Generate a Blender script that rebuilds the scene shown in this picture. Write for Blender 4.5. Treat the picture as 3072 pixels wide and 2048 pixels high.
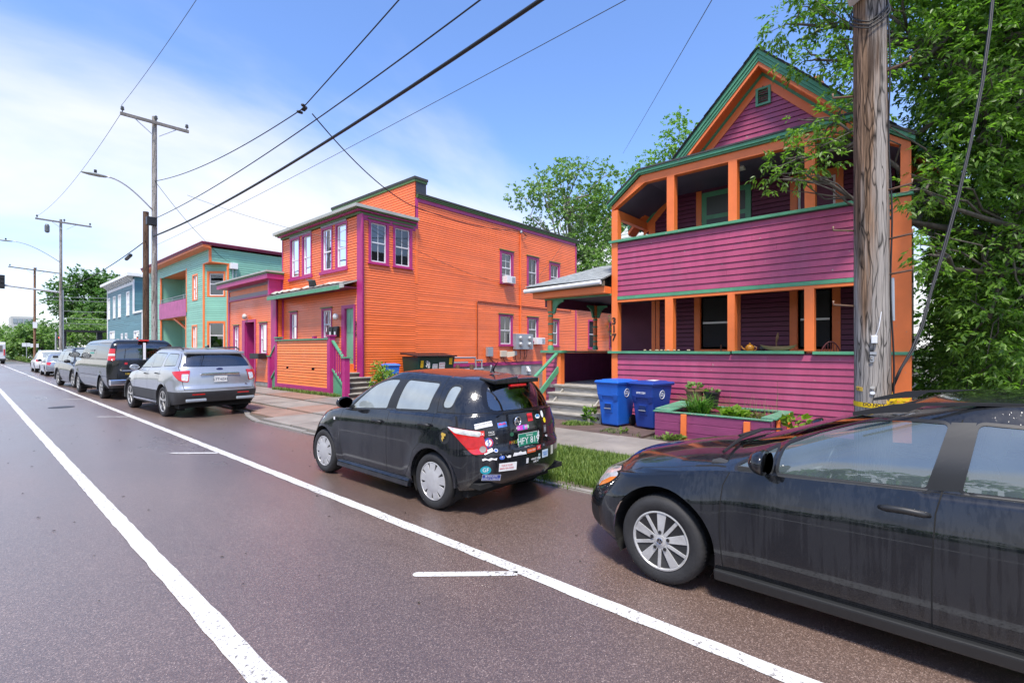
import bpy, bmesh, math, random
from mathutils import Vector, Matrix, Euler
import numpy as np
R=math.radians
scene=bpy.context.scene
for o in list(bpy.data.objects): bpy.data.objects.remove(o)
COL=scene.collection
# ------------------------------------------------------------------ camera
cam=bpy.data.cameras.new('Camera'); camo=bpy.data.objects.new('Camera',cam); COL.objects.link(camo)
cam.sensor_width=36; cam.lens=36*1460/3072.
cam.shift_y=(1048-1024)/3072.; cam.clip_start=0.05; cam.clip_end=3000
TH=math.atan(1648/1460.)
camo.location=(0,0,1.715); camo.rotation_euler=(R(90),0,-TH)
scene.camera=camo
# ------------------------------------------------------------------ sky and light
CLX,CLY=7.1,0.92
SUN_EL=64; SUN_AZ=-128      # azimuth of the sun, degrees clockwise from +Y (behind the camera, over the far side of the street)
w=bpy.data.worlds.new('World'); scene.world=w; w.use_nodes=True
nt=w.node_tree; nt.nodes.clear()
def N(t,**k):
    n=nt.nodes.new(t)
    for a,b in k.items(): setattr(n,a,b)
    return n
def L(a,b): nt.links.new(a,b)
out=N('ShaderNodeOutputWorld'); bg=N('ShaderNodeBackground'); bg.inputs['Strength'].default_value=0.115
sky=N('ShaderNodeTexSky'); sky.sky_type='NISHITA'; sky.sun_disc=False
sky.sun_elevation=R(SUN_EL); sky.sun_rotation=R(SUN_AZ); sky.air_density=1.0; sky.dust_density=0.6; sky.ozone_density=2.5; sky.altitude=60
tc=N('ShaderNodeTexCoord')
sep=N('ShaderNodeSeparateXYZ'); L(tc.outputs['Generated'],sep.inputs[0])
# project the view direction on a flat cloud layer so that clouds flatten towards the horizon
zc=N('ShaderNodeMath',operation='MAXIMUM'); L(sep.outputs['Z'],zc.inputs[0]); zc.inputs[1].default_value=0.0
za=N('ShaderNodeMath',operation='ADD'); L(zc.outputs[0],za.inputs[0]); za.inputs[1].default_value=0.22
dx=N('ShaderNodeMath',operation='DIVIDE'); L(sep.outputs['X'],dx.inputs[0]); L(za.outputs[0],dx.inputs[1])
dy=N('ShaderNodeMath',operation='DIVIDE'); L(sep.outputs['Y'],dy.inputs[0]); L(za.outputs[0],dy.inputs[1])
cmb=N('ShaderNodeCombineXYZ'); L(dx.outputs[0],cmb.inputs[0]); L(dy.outputs[0],cmb.inputs[1])
mp=N('ShaderNodeMapping'); L(cmb.outputs[0],mp.inputs[0]); mp.inputs['Location'].default_value=(CLX,CLY,0); mp.inputs['Rotation'].default_value=(0,0,R(25)); mp.inputs['Scale'].default_value=(0.6,0.85,1)
n1=N('ShaderNodeTexNoise'); n1.inputs['Scale'].default_value=0.9; n1.inputs['Detail'].default_value=9; n1.inputs['Roughness'].default_value=0.52; n1.inputs['Distortion'].default_value=0.5
L(mp.outputs[0],n1.inputs['Vector'])
# coverage grows towards the horizon (a thin overcast deck seen edge-on) 
cov=N('ShaderNodeMapRange'); L(sep.outputs['Z'],cov.inputs['Value']); cov.inputs['From Min'].default_value=0.02; cov.inputs['From Max'].default_value=0.55; cov.inputs['To Min'].default_value=0.28; cov.inputs['To Max'].default_value=-0.08
ad=N('ShaderNodeMath',operation='ADD'); L(n1.outputs['Fac'],ad.inputs[0]); L(cov.outputs[0],ad.inputs[1])
cr=N('ShaderNodeValToRGB'); cr.color_ramp.elements[0].position=0.40; cr.color_ramp.elements[1].position=0.84
cr.color_ramp.interpolation='EASE'
L(ad.outputs[0],cr.inputs[0])
cm=N('ShaderNodeMath',operation='MULTIPLY'); L(cr.outputs[0],cm.inputs[0]); cm.inputs[1].default_value=0.9
hsv=N('ShaderNodeHueSaturation'); hsv.inputs['Saturation'].default_value=1.06; hsv.inputs['Value'].default_value=1.0; L(sky.outputs[0],hsv.inputs['Color'])
sat=N('ShaderNodeMixRGB',blend_type='MULTIPLY'); sat.inputs[0].default_value=1; sat.inputs[2].default_value=(1.0,1.05,1.24,1); L(hsv.outputs[0],sat.inputs[1])
mix=N('ShaderNodeMixRGB'); L(cm.outputs[0],mix.inputs[0]); L(sat.outputs[0],mix.inputs[1]); mix.inputs[2].default_value=(4.55,4.5,4.55,1)
L(mix.outputs[0],bg.inputs[0]); L(bg.outputs[0],out.inputs[0])
sun=bpy.data.lights.new('Sun','SUN'); suno=bpy.data.objects.new('Sun',sun); COL.objects.link(suno)
sun.energy=2.9; sun.angle=R(11); sun.color=(1.0,0.93,0.83)
sd=Vector((math.sin(R(SUN_AZ))*math.cos(R(SUN_EL)),math.cos(R(SUN_AZ))*math.cos(R(SUN_EL)),math.sin(R(SUN_EL))))
suno.rotation_euler=sd.to_track_quat('Z','Y').to_euler(); suno.location=(0,0,40)
scene.view_settings.view_transform='Standard'; scene.view_settings.look='None'; scene.view_settings.gamma=1; scene.view_settings.exposure=1.15
scene.render.engine='CYCLES'; scene.render.resolution_x=1024; scene.render.resolution_y=682

# ------------------------------------------------------------------ materials
MATS={}
def mat(name,col,rough=0.6,metal=0.0,spec=0.5,var=0.0,vscale=3.0,bump=0.0,bscale=60.0,coat=0.0,emit=None,estr=0,alpha=None,stretch=None,dirt=0.0,dcol=(0.05,0.045,0.04),dscale=1.2,rvar=0.0,isl=0.0,chip=0.0,chcol=(0.30,0.27,0.23)):
    """procedural principled material: colour variation, fine relief, worn patches"""
    if name in MATS: return MATS[name]
    m=bpy.data.materials.new(name); m.use_nodes=True; t=m.node_tree; b=t.nodes['Principled BSDF']
    b.inputs['Base Color'].default_value=(*col,1); b.inputs['Roughness'].default_value=rough; b.inputs['Metallic'].default_value=metal
    b.inputs['Specular IOR Level'].default_value=spec; b.inputs['Coat Weight'].default_value=coat; b.inputs['Coat Roughness'].default_value=0.03
    if emit: b.inputs['Emission Color'].default_value=(*emit,1); b.inputs['Emission Strength'].default_value=estr
    if alpha is not None: b.inputs['Alpha'].default_value=alpha
    tcn=t.nodes.new('ShaderNodeTexCoord'); vec=tcn.outputs['Object']
    if stretch:
        mpn=t.nodes.new('ShaderNodeMapping'); mpn.inputs['Scale'].default_value=stretch; t.links.new(vec,mpn.inputs[0]); vec=mpn.outputs[0]
    csock=None
    if var>0:
        n=t.nodes.new('ShaderNodeTexNoise'); n.inputs['Scale'].default_value=vscale; n.inputs['Detail'].default_value=6; n.inputs['Roughness'].default_value=0.6; t.links.new(vec,n.inputs[0])
        mr=t.nodes.new('ShaderNodeMapRange'); mr.inputs['From Min'].default_value=0.3; mr.inputs['From Max'].default_value=0.7; mr.inputs['To Min'].default_value=1-var; mr.inputs['To Max'].default_value=1+var; t.links.new(n.outputs['Fac'],mr.inputs[0])
        oi=t.nodes.new('ShaderNodeObjectInfo')
        ml=t.nodes.new('ShaderNodeMapRange'); ml.inputs['To Min'].default_value=1-var*0.35; ml.inputs['To Max'].default_value=1+var*0.35; t.links.new(oi.outputs['Random'],ml.inputs[0])
        mm=t.nodes.new('ShaderNodeMath'); mm.operation='MULTIPLY'; t.links.new(mr.outputs[0],mm.inputs[0]); t.links.new(ml.outputs[0],mm.inputs[1])
        mx=t.nodes.new('ShaderNodeVectorMath'); mx.operation='SCALE'; mx.inputs[0].default_value=col; t.links.new(mm.outputs[0],mx.inputs['Scale'])
        csock=mx.outputs[0]
    if dirt>0:
        n=t.nodes.new('ShaderNodeTexNoise'); n.inputs['Scale'].default_value=dscale; n.inputs['Detail'].default_value=8; n.inputs['Roughness'].default_value=0.7; t.links.new(vec,n.inputs[0])
        rp=t.nodes.new('ShaderNodeMapRange'); rp.inputs['From Min'].default_value=0.52; rp.inputs['From Max'].default_value=0.72; rp.inputs['To Max'].default_value=dirt; t.links.new(n.outputs['Fac'],rp.inputs[0])
        mx=t.nodes.new('ShaderNodeMixRGB'); t.links.new(rp.outputs[0],mx.inputs[0]); mx.inputs[2].default_value=(*dcol,1)
        if csock: t.links.new(csock,mx.inputs[1])
        else: mx.inputs[1].default_value=(*col,1)
        csock=mx.outputs[0]
    if isl>0:   # every board a slightly different tone
        gg=t.nodes.new('ShaderNodeNewGeometry'); mr=t.nodes.new('ShaderNodeMapRange'); mr.inputs['To Min'].default_value=1-isl; mr.inputs['To Max'].default_value=1+isl*0.6; t.links.new(gg.outputs['Random Per Island'],mr.inputs[0])
        mx=t.nodes.new('ShaderNodeVectorMath'); mx.operation='SCALE'; t.links.new(mr.outputs[0],mx.inputs['Scale'])
        if csock: t.links.new(csock,mx.inputs[0])
        else: mx.inputs[0].default_value=col
        csock=mx.outputs[0]
    if chip>0:  # flaked paint showing bare wood
        n=t.nodes.new('ShaderNodeTexNoise'); n.inputs['Scale'].default_value=9; n.inputs['Detail'].default_value=10; n.inputs['Roughness'].default_value=0.72; t.links.new(tcn.outputs['Object'],n.inputs[0])
        rp=t.nodes.new('ShaderNodeMapRange'); rp.inputs['From Min'].default_value=0.685-0.05*chip; rp.inputs['From Max'].default_value=0.70-0.05*chip; t.links.new(n.outputs['Fac'],rp.inputs[0])
        mx=t.nodes.new('ShaderNodeMixRGB'); t.links.new(rp.outputs[0],mx.inputs[0]); mx.inputs[2].default_value=(*chcol,1)
        if csock: t.links.new(csock,mx.inputs[1])
        else: mx.inputs[1].default_value=(*col,1)
        csock=mx.outputs[0]
    if csock: t.links.new(csock,b.inputs['Base Color'])
    if rvar>0:
        n=t.nodes.new('ShaderNodeTexNoise'); n.inputs['Scale'].default_value=vscale*0.7; n.inputs['Detail'].default_value=5; t.links.new(vec,n.inputs[0])
        rp=t.nodes.new('ShaderNodeMapRange'); rp.inputs['From Min'].default_value=0.3; rp.inputs['From Max'].default_value=0.7; rp.inputs['To Min'].default_value=max(0.02,rough-rvar); rp.inputs['To Max'].default_value=min(1,rough+rvar); t.links.new(n.outputs['Fac'],rp.inputs[0]); t.links.new(rp.outputs[0],b.inputs['Roughness'])
    if bump>0:
        n=t.nodes.new('ShaderNodeTexNoise'); n.inputs['Scale'].default_value=bscale; n.inputs['Detail'].default_value=5; t.links.new(vec,n.inputs[0])
        bp=t.nodes.new('ShaderNodeBump'); bp.inputs['Strength'].default_value=bump; bp.inputs['Distance'].default_value=0.01; t.links.new(n.outputs['Fac'],bp.inputs['Height']); t.links.new(bp.outputs[0],b.inputs['Normal'])
    MATS[name]=m; return m
def glass(name,tint=(0.75,0.85,0.85),refl=0.08,rough=0.01,dark=0.0):
    """window glass: clear body with a mirror-like skin (fresnel)"""
    if name in MATS: return MATS[name]
    m=bpy.data.materials.new(name); m.use_nodes=True; t=m.node_tree; t.nodes.clear()
    o=t.nodes.new('ShaderNodeOutputMaterial'); mx=t.nodes.new('ShaderNodeMixShader'); tr=t.nodes.new('ShaderNodeBsdfTransparent'); gl=t.nodes.new('ShaderNodeBsdfGlossy')
    tr.inputs[0].default_value=(*[c*(1-dark) for c in tint],1); gl.inputs['Roughness'].default_value=rough; gl.inputs[0].default_value=(0.95,0.97,1,1)
    fr=t.nodes.new('ShaderNodeLayerWeight'); fr.inputs[0].default_value=0.35
    pw=t.nodes.new('ShaderNodeMapRange'); pw.inputs['To Min'].default_value=refl; pw.inputs['To Max'].default_value=1.0; t.links.new(fr.outputs['Fresnel'],pw.inputs[0])
    tcn=t.nodes.new('ShaderNodeTexCoord'); n=t.nodes.new('ShaderNodeTexNoise'); n.inputs['Scale'].default_value=1.5; t.links.new(tcn.outputs['Object'],n.inputs[0])
    bp=t.nodes.new('ShaderNodeBump'); bp.inputs['Strength'].default_value=0.06; bp.inputs['Distance'].default_value=0.02; t.links.new(n.outputs['Fac'],bp.inputs['Height']); t.links.new(bp.outputs[0],gl.inputs['Normal'])
    t.links.new(pw.outputs[0],mx.inputs[0]); t.links.new(tr.outputs[0],mx.inputs[1]); t.links.new(gl.outputs[0],mx.inputs[2]); t.links.new(mx.outputs[0],o.inputs[0])
    MATS[name]=m; return m

# ------------------------------------------------------------------ objects
ORG={}
def tag(o,label=None,cat=None,group=None,kind=None):
    if label: o['label']=label
    if cat: o['category']=cat
    if group: o['group']=group
    if kind: o['kind']=kind
    return o
def thing(name,label,cat,loc=(0,0,0),rotz=0.0,group=None):
    o=bpy.data.objects.new(name,None); COL.objects.link(o); o.location=loc; o.rotation_euler=(0,0,rotz); o.empty_display_size=0.2
    ORG[o.name]=Matrix.Translation(loc)@Matrix.Rotation(rotz,4,'Z')
    return tag(o,label,cat,group)
def link(me,name,parent=None,world=True):
    o=bpy.data.objects.new(name,me); COL.objects.link(o)
    if parent is not None:
        o.parent=parent
        M=ORG.get(parent.name,Matrix())
        if world: o.matrix_parent_inverse=M.inverted()
        ORG[o.name]=Matrix() if world else M
    else: ORG[o.name]=Matrix()
    return o
class MB:
    def __init__(s): s.v=[]; s.f=[]; s.m=[]
    def poly(s,pts,m=0):
        b=len(s.v); s.v+=[tuple(p) for p in pts]; s.f.append(tuple(range(b,b+len(pts)))); s.m.append(m); return s
    def hexa(s,p,m=0):   # 8 points: bottom 4 ccw, top 4 ccw
        b=len(s.v); s.v+=[tuple(q) for q in p]
        for q in ((3,2,1,0),(4,5,6,7),(0,1,5,4),(1,2,6,5),(2,3,7,6),(3,0,4,7)):
            s.f.append(tuple(b+i for i in q)); s.m.append(m)
        return s
    def box(s,a,b,m=0):
        x0,x1=sorted((a[0],b[0])); y0,y1=sorted((a[1],b[1])); z0,z1=sorted((a[2],b[2]))
        return s.hexa([(x0,y0,z0),(x1,y0,z0),(x1,y1,z0),(x0,y1,z0),(x0,y0,z1),(x1,y0,z1),(x1,y1,z1),(x0,y1,z1)],m)
    def bar(s,p,q,wd,ht,m=0,up=(0,0,1)):  # box beam from p to q, width across, height along up
        p=Vector(p); q=Vector(q); d=(q-p).normalized(); up=Vector(up); sd=d.cross(up)
        if sd.length<1e-4: sd=d.cross(Vector((1,0,0)))
        sd.normalize(); u=sd.cross(d).normalized(); a=sd*wd/2; c=u*ht/2
        return s.hexa([p-a-c,p+a-c,q+a-c,q-a-c,p-a+c,p+a+c,q+a+c,q-a+c],m)
    def prism(s,pts,vec,m=0):   # planar polygon extruded by vec
        n=len(pts); b=len(s.v); vec=Vector(vec); s.v+=[tuple(p) for p in pts]+[tuple(Vector(p)+vec) for p in pts]
        s.f.append(tuple(range(b+n-1,b-1,-1))); s.m.append(m); s.f.append(tuple(range(b+n,b+2*n))); s.m.append(m)
        for i in range(n):
            j=(i+1)%n; s.f.append((b+i,b+j,b+n+j,b+n+i)); s.m.append(m)
        return s
    def tube(s,pts,r,n=8,m=0,caps=True):
        pts=[Vector(p) for p in pts]; rs=r if hasattr(r,'__len__') else [r]*len(pts); b=len(s.v); prev=None
        for i,p in enumerate(pts):
            d=(pts[min(i+1,len(pts)-1)]-pts[max(i-1,0)]); d=d.normalized() if d.length>1e-9 else Vector((0,0,1))
            if prev is None:
                a=d.cross(Vector((0,0,1)))
                if a.length<1e-3: a=d.cross(Vector((1,0,0)))
            else: a=prev-d*prev.dot(d)
            a.normalize(); prev=a; c=d.cross(a)
            for k in range(n):
                t=2*math.pi*k/n; s.v.append(tuple(p+(a*math.cos(t)+c*math.sin(t))*rs[i]))
        for i in range(len(pts)-1):
            for k in range(n):
                k2=(k+1)%n; s.f.append((b+i*n+k,b+i*n+k2,b+(i+1)*n+k2,b+(i+1)*n+k)); s.m.append(m)
        if caps:
            s.f.append(tuple(b+k for k in range(n))[::-1]); s.m.append(m); e=b+(len(pts)-1)*n; s.f.append(tuple(e+k for k in range(n))); s.m.append(m)
        return s
    def lathe(s,prof,o,n=16,m=0,axis='Z',mfun=None):   # prof: (radius, height)
        b=len(s.v)
        for (r,h) in prof:
            for k in range(n):
                t=2*math.pi*k/n; c,d=r*math.cos(t),r*math.sin(t)
                p={'Z':(c,d,h),'X':(h,c,d),'Y':(c,h,d)}[axis]; s.v.append((o[0]+p[0],o[1]+p[1],o[2]+p[2]))
        for i in range(len(prof)-1):
            for k in range(n):
                k2=(k+1)%n; s.f.append((b+i*n+k,b+i*n+k2,b+(i+1)*n+k2,b+(i+1)*n+k)); s.m.append(mfun(i) if mfun else m)
        s.f.append(tuple(b+k for k in range(n))[::-1]); s.m.append(mfun(0) if mfun else m)
        e=b+(len(prof)-1)*n; s.f.append(tuple(e+k for k in range(n))); s.m.append(mfun(len(prof)-2) if mfun else m)
        return s
    def mesh(s,name,mats,smooth=False):
        me=bpy.data.meshes.new(name); me.from_pydata(s.v,[],s.f)
        for mm in (mats if isinstance(mats,(list,tuple)) else [mats]): me.materials.append(mm)
        if any(s.m): me.polygons.foreach_set('material_index',s.m)
        if smooth: me.polygons.foreach_set('use_smooth',[True]*len(s.f))
        me.update(); return me
    def build(s,name,mats,parent=None,smooth=False,world=True,bevel=0,auto=None):
        me=s.mesh(name,mats,smooth)
        if bevel or auto:
            bm=bmesh.new(); bm.from_mesh(me); bmesh.ops.recalc_face_normals(bm,faces=bm.faces)
            if bevel:
                ed=[e for e in bm.edges if len(e.link_faces)==2 and e.calc_face_angle(0)>R(30)]
                bmesh.ops.bevel(bm,geom=ed,offset=bevel,segments=2,affect='EDGES',profile=0.6)
            if auto:
                for f in bm.faces: f.smooth=True
                for e in bm.edges: e.smooth=(len(e.link_faces)==2 and e.calc_face_angle(0)<R(auto))
            bm.to_mesh(me); bm.free()
        return link(me,name,parent,world)
def struct(o): o['kind']='structure'; return o
def stuff(o): o['kind']='stuff'; return o
def text(s,name,body,size,loc,xdir,ydir,m,parent=None,world=True,extrude=0.002,bold=0.0,align='CENTER'):
    """flat lettering as a mesh: xdir = reading direction, ydir = up"""
    cu=bpy.data.curves.new('t','FONT'); cu.body=body; cu.size=size; cu.extrude=extrude; cu.align_x=align; cu.align_y='CENTER'; cu.offset=bold; cu.resolution_u=3
    to=bpy.data.objects.new('t',cu); COL.objects.link(to); dg=bpy.context.evaluated_depsgraph_get(); dg.update()
    me=bpy.data.meshes.new_from_object(to.evaluated_get(dg)); bpy.data.objects.remove(to)
    x=Vector(xdir).normalized(); y=Vector(ydir).normalized(); z=x.cross(y)
    M=Matrix((x,y,z)).transposed().to_4x4(); M.translation=Vector(loc); me.transform(M)
    me.materials.clear(); me.materials.append(m); return link(me,name,parent,world)
def lettering(name,body,size,loc,xdir,ydir,m,parent=None,world=True,**k): return text(None,name,body,size,loc,xdir,ydir,m,parent,world,**k)
# ================================================================== colours
M_PUR=mat('purple paint',(0.365,0.058,0.132),0.42,chip=0.6,var=0.13,vscale=2.2,bump=0.12,bscale=45,dirt=0.22,dcol=(0.36,0.16,0.24),dscale=1.0,stretch=(2.2,2.2,0.7),rvar=0.1)
M_PUR2=mat('shade-darkened purple paint',(0.13,0.022,0.062),0.55,isl=0.12,var=0.12,vscale=3,bump=0.15,bscale=40)  # purple paint darkened, putting the porch recess shade into the colour
M_ORT=mat('orange trim paint',(0.80,0.185,0.045),0.42,chip=0.5,var=0.09,vscale=2.5,bump=0.1,bscale=40,dirt=0.15,dcol=(0.5,0.12,0.05),dscale=2)
M_GRT=mat('green trim paint',(0.085,0.30,0.165),0.42,chip=1.0,var=0.12,vscale=4,bump=0.15,bscale=40,dirt=0.4,dcol=(0.05,0.09,0.06),dscale=3.5)
M_ORS=mat('orange siding paint',(0.90,0.175,0.036),0.36,spec=0.7,isl=0.07,chip=0.3,var=0.07,vscale=1.2,bump=0.1,bscale=40,dirt=0.12,dcol=(0.65,0.22,0.10),dscale=0.9,rvar=0.08)
M_MAG=mat('magenta trim paint',(0.40,0.028,0.165),0.42,var=0.08,vscale=3,bump=0.1,bscale=40)
M_DGR=mat('dark green trim paint',(0.085,0.17,0.05),0.5,var=0.1,vscale=3)
M_TEAL=mat('mint siding paint',(0.235,0.51,0.385),0.42,isl=0.12,var=0.06,vscale=1.2,bump=0.08,bscale=40)
M_BLU=mat('blue grey siding paint',(0.10,0.24,0.285),0.5,isl=0.12,var=0.06,vscale=1.2)
M_WHT=mat('white paint',(0.74,0.75,0.76),0.45,var=0.05,vscale=3,bump=0.05)
M_LGR=mat('pale roof edge metal',(0.40,0.41,0.37),0.45,var=0.1,vscale=2,dirt=0.25,dcol=(0.25,0.24,0.2),dscale=1.5)
M_ROOF=mat('dark roof felt',(0.045,0.047,0.05),0.8,var=0.2,vscale=5,bump=0.3,bscale=120)
M_SHIN=mat('grey shingle',(0.25,0.27,0.27),0.8,var=0.22,vscale=9,bump=0.4,bscale=150)
M_SHIL=mat('pale shingle',(0.43,0.47,0.44),0.8,var=0.12,vscale=6,bump=0.3,bscale=150)
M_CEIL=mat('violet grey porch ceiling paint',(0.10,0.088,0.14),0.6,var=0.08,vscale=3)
M_WOODG=mat('weathered grey boards',(0.33,0.31,0.27),0.7,var=0.28,vscale=4,stretch=(2,1,6),bump=0.4,bscale=30,dirt=0.55,dcol=(0.12,0.10,0.08),dscale=2.2)
M_CONC=mat('old concrete',(0.30,0.285,0.26),0.75,var=0.22,vscale=2.5,bump=0.3,bscale=60,dirt=0.5,dcol=(0.09,0.085,0.08),dscale=1.4)
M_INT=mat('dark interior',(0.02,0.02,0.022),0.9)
M_CURT=mat('curtain cloth',(0.17,0.175,0.178),0.9,var=0.2,vscale=6,stretch=(6,6,0.3))
M_BLIND=mat('grey window blind',(0.22,0.235,0.24),0.7,var=0.1,vscale=4)
M_GREYM=mat('grey metal box',(0.36,0.40,0.43),0.45,metal=0.4,var=0.08,vscale=3)
M_BLK=mat('black plastic',(0.012,0.012,0.013),0.4)
M_BLKM=mat('black metal',(0.015,0.015,0.017),0.45,var=0.1)
M_LAMP=mat('frosted globe glass',(0.82,0.80,0.74),0.25)
G_WIN=glass('window glass',(0.50,0.56,0.59),0.06)
G_WIN2=glass('dim window glass',(0.25,0.28,0.30),0.10)

# ================================================================== ground, road, pavements
def ground_mat():
    m=bpy.data.materials.new('soil and lawn'); m.use_nodes=True; t=m.node_tree; b=t.nodes['Principled BSDF']
    tcn=t.nodes.new('ShaderNodeTexCoord'); n=t.nodes.new('ShaderNodeTexNoise'); n.inputs['Scale'].default_value=0.35; n.inputs['Detail'].default_value=10; t.links.new(tcn.outputs['Object'],n.inputs[0])
    r=t.nodes.new('ShaderNodeValToRGB'); e=r.color_ramp.elements; e[0].position=0.4; e[0].color=(0.055,0.09,0.022,1); e[1].position=0.62; e[1].color=(0.10,0.085,0.06,1)
    t.links.new(n.outputs['Fac'],r.inputs[0]); t.links.new(r.outputs[0],b.inputs['Base Color']); b.inputs['Roughness'].default_value=0.9
    n2=t.nodes.new('ShaderNodeTexNoise'); n2.inputs['Scale'].default_value=30; n2.inputs['Detail'].default_value=6; t.links.new(tcn.outputs['Object'],n2.inputs[0])
    bp=t.nodes.new('ShaderNodeBump'); bp.inputs['Strength'].default_value=0.6; bp.inputs['Distance'].default_value=0.03; t.links.new(n2.outputs['Fac'],bp.inputs['Height']); t.links.new(bp.outputs[0],b.inputs['Normal'])
    return m
M_SOIL=ground_mat()
def asphalt_mat():
    """wet red-brown chip asphalt: aggregate specks, damp sheen that varies in broad patches"""
    m=bpy.data.materials.new('wet reddish asphalt'); m.use_nodes=True; t=m.node_tree; b=t.nodes['Principled BSDF']; ln=t.links.new
    tcn=t.nodes.new('ShaderNodeTexCoord'); P=tcn.outputs['Object']
    v=t.nodes.new('ShaderNodeTexVoronoi'); v.inputs['Scale'].default_value=170; ln(P,v.inputs[0])
    big=t.nodes.new('ShaderNodeTexNoise'); big.inputs['Scale'].default_value=0.45; big.inputs['Detail'].default_value=7; big.inputs['Roughness'].default_value=0.6
    mpn=t.nodes.new('ShaderNodeMapping'); mpn.inputs['Scale'].default_value=(1.0,0.35,1); ln(P,mpn.inputs[0]); ln(mpn.outputs[0],big.inputs[0])
    sp=t.nodes.new('ShaderNodeValToRGB'); e=sp.color_ramp.elements
    e[0].position=0.0; e[0].color=(0.074,0.050,0.040,1); e[1].position=1.0; e[1].color=(0.30,0.22,0.185,1)
    e2=sp.color_ramp.elements.new(0.55); e2.color=(0.118,0.075,0.058,1); e3=sp.color_ramp.elements.new(0.86); e3.color=(0.165,0.112,0.090,1)
    sc=t.nodes.new('ShaderNodeSeparateColor'); ln(v.outputs['Color'],sc.inputs[0]); ln(sc.outputs[0],sp.inputs[0])
    cr=t.nodes.new('ShaderNodeMapRange'); cr.inputs['From Min'].default_value=0.3; cr.inputs['From Max'].default_value=0.7; cr.inputs['To Min'].default_value=0.75; cr.inputs['To Max'].default_value=1.25; ln(big.outputs['Fac'],cr.inputs[0])
    sv=t.nodes.new('ShaderNodeVectorMath'); sv.operation='SCALE'; ln(sp.outputs[0],sv.inputs[0]); ln(cr.outputs[0],sv.inputs['Scale']); ln(sv.outputs[0],b.inputs['Base Color'])
    rr=t.nodes.new('ShaderNodeMapRange'); rr.inputs['From Min'].default_value=0.35; rr.inputs['From Max'].default_value=0.66; rr.inputs['To Min'].default_value=0.26; rr.inputs['To Max'].default_value=0.46; ln(big.outputs['Fac'],rr.inputs[0]); ln(rr.outputs[0],b.inputs['Roughness'])
    b.inputs['Specular IOR Level'].default_value=1.0
    # damp film
    b.inputs['Coat Weight'].default_value=0.75; b.inputs['Coat Roughness'].default_value=0.33; b.inputs['Coat IOR'].default_value=1.5
    n2=t.nodes.new('ShaderNodeTexNoise'); n2.inputs['Scale'].default_value=75; n2.inputs['Detail'].default_value=4; ln(P,n2.inputs[0])
    h=t.nodes.new('ShaderNodeMath'); h.operation='ADD'; ln(v.outputs['Distance'],h.inputs[0]); ln(n2.outputs['Fac'],h.inputs[1])
    bp=t.nodes.new('ShaderNodeBump'); bp.inputs['Strength'].default_value=0.45; bp.inputs['Distance'].default_value=0.005; ln(h.outputs[0],bp.inputs['Height']); ln(bp.outputs[0],b.inputs['Normal'])
    return m
M_ASPH=asphalt_mat()
def paint_mat():
    """road paint worn through to the stones"""
    m=bpy.data.materials.new('road marking paint'); m.use_nodes=True; t=m.node_tree; b=t.nodes['Principled BSDF']; ln=t.links.new
    tcn=t.nodes.new('ShaderNodeTexCoord'); n=t.nodes.new('ShaderNodeTexNoise'); n.inputs['Scale'].default_value=38; n.inputs['Detail'].default_value=8; n.inputs['Roughness'].default_value=0.75; ln(tcn.outputs['Object'],n.inputs[0])
    n2=t.nodes.new('ShaderNodeTexNoise'); n2.inputs['Scale'].default_value=1.3; ln(tcn.outputs['Object'],n2.inputs[0])
    a=t.nodes.new('ShaderNodeMath'); a.operation='MULTIPLY_ADD'; ln(n2.outputs['Fac'],a.inputs[0]); a.inputs[1].default_value=0.25; ln(n.outputs['Fac'],a.inputs[2])
    r=t.nodes.new('ShaderNodeValToRGB'); e=r.color_ramp.elements; e[0].position=0.45; e[0].color=(0.64,0.635,0.61,1); e[1].position=0.755; e[1].color=(0.10,0.085,0.08,1); k=e.new(0.68); k.color=(0.52,0.51,0.49,1)
    ln(a.outputs[0],r.inputs[0]); ln(r.outputs[0],b.inputs['Base Color']); b.inputs['Roughness'].default_value=0.5
    bp=t.nodes.new('ShaderNodeBump'); bp.inputs['Strength'].default_value=0.4; bp.inputs['Distance'].default_value=0.006; ln(n.outputs['Fac'],bp.inputs['Height']); ln(bp.outputs[0],b.inputs['Normal'])
    return m
M_LINE=paint_mat()
struct(MB().poly([(-900,-900,-0.03),(900,-900,-0.03),(900,900,-0.03),(-900,900,-0.03)]).build('ground',M_SOIL))
road=struct(MB().poly([(-9.5,-60,0),(5.4,-60,0),(5.4,150,0),(-9.5,150,0)]).build('road',M_ASPH))
def marking(pts): return MB().poly([(x,y,0.004) for x,y in pts]).build('road_marking',M_LINE,road)
def ragged(x0,x1,y0,y1,step=0.16,j=0.006,seed=1):   # long stripe with slightly uneven edges
    rnd=random.Random(seed); mb=MB(); n=int((y1-y0)/step); prev=None
    for i in range(n+1):
        y=y0+(y1-y0)*i/n; a=(x0+rnd.uniform(-j,j),y,0.004); b=(x1+rnd.uniform(-j,j),y,0.004)
        if prev: mb.poly([prev[0],prev[1],b,a])
        prev=(a,b)
    return mb.build('road_marking',M_LINE,road)
ragged(2.81,2.93,-8,46,seed=2); ragged(2.82,2.94,47,112,0.5,seed=5)
ragged(0.975,1.105,-4,110,seed=3)
for k in range(-1,11):   # slanted ticks at each parking bay
    y=2.44+6.55*k if k<6 else 2.44+6.55*k
    w=0.075; d=Vector((-0.53,0.575)).normalized(); nn=Vector((-d.y,d.x))*w/2
    a=Vector((2.815,y)); b=a+d*0.76
    e=[a-nn,a+nn,b+nn]+[b+nn*math.cos(t)+d*abs(nn.length)*math.sin(t) for t in (R(30),R(60),R(90),R(120),R(150))]+[b-nn]
    marking([(p.x,p.y) for p in e][::-1])
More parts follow.
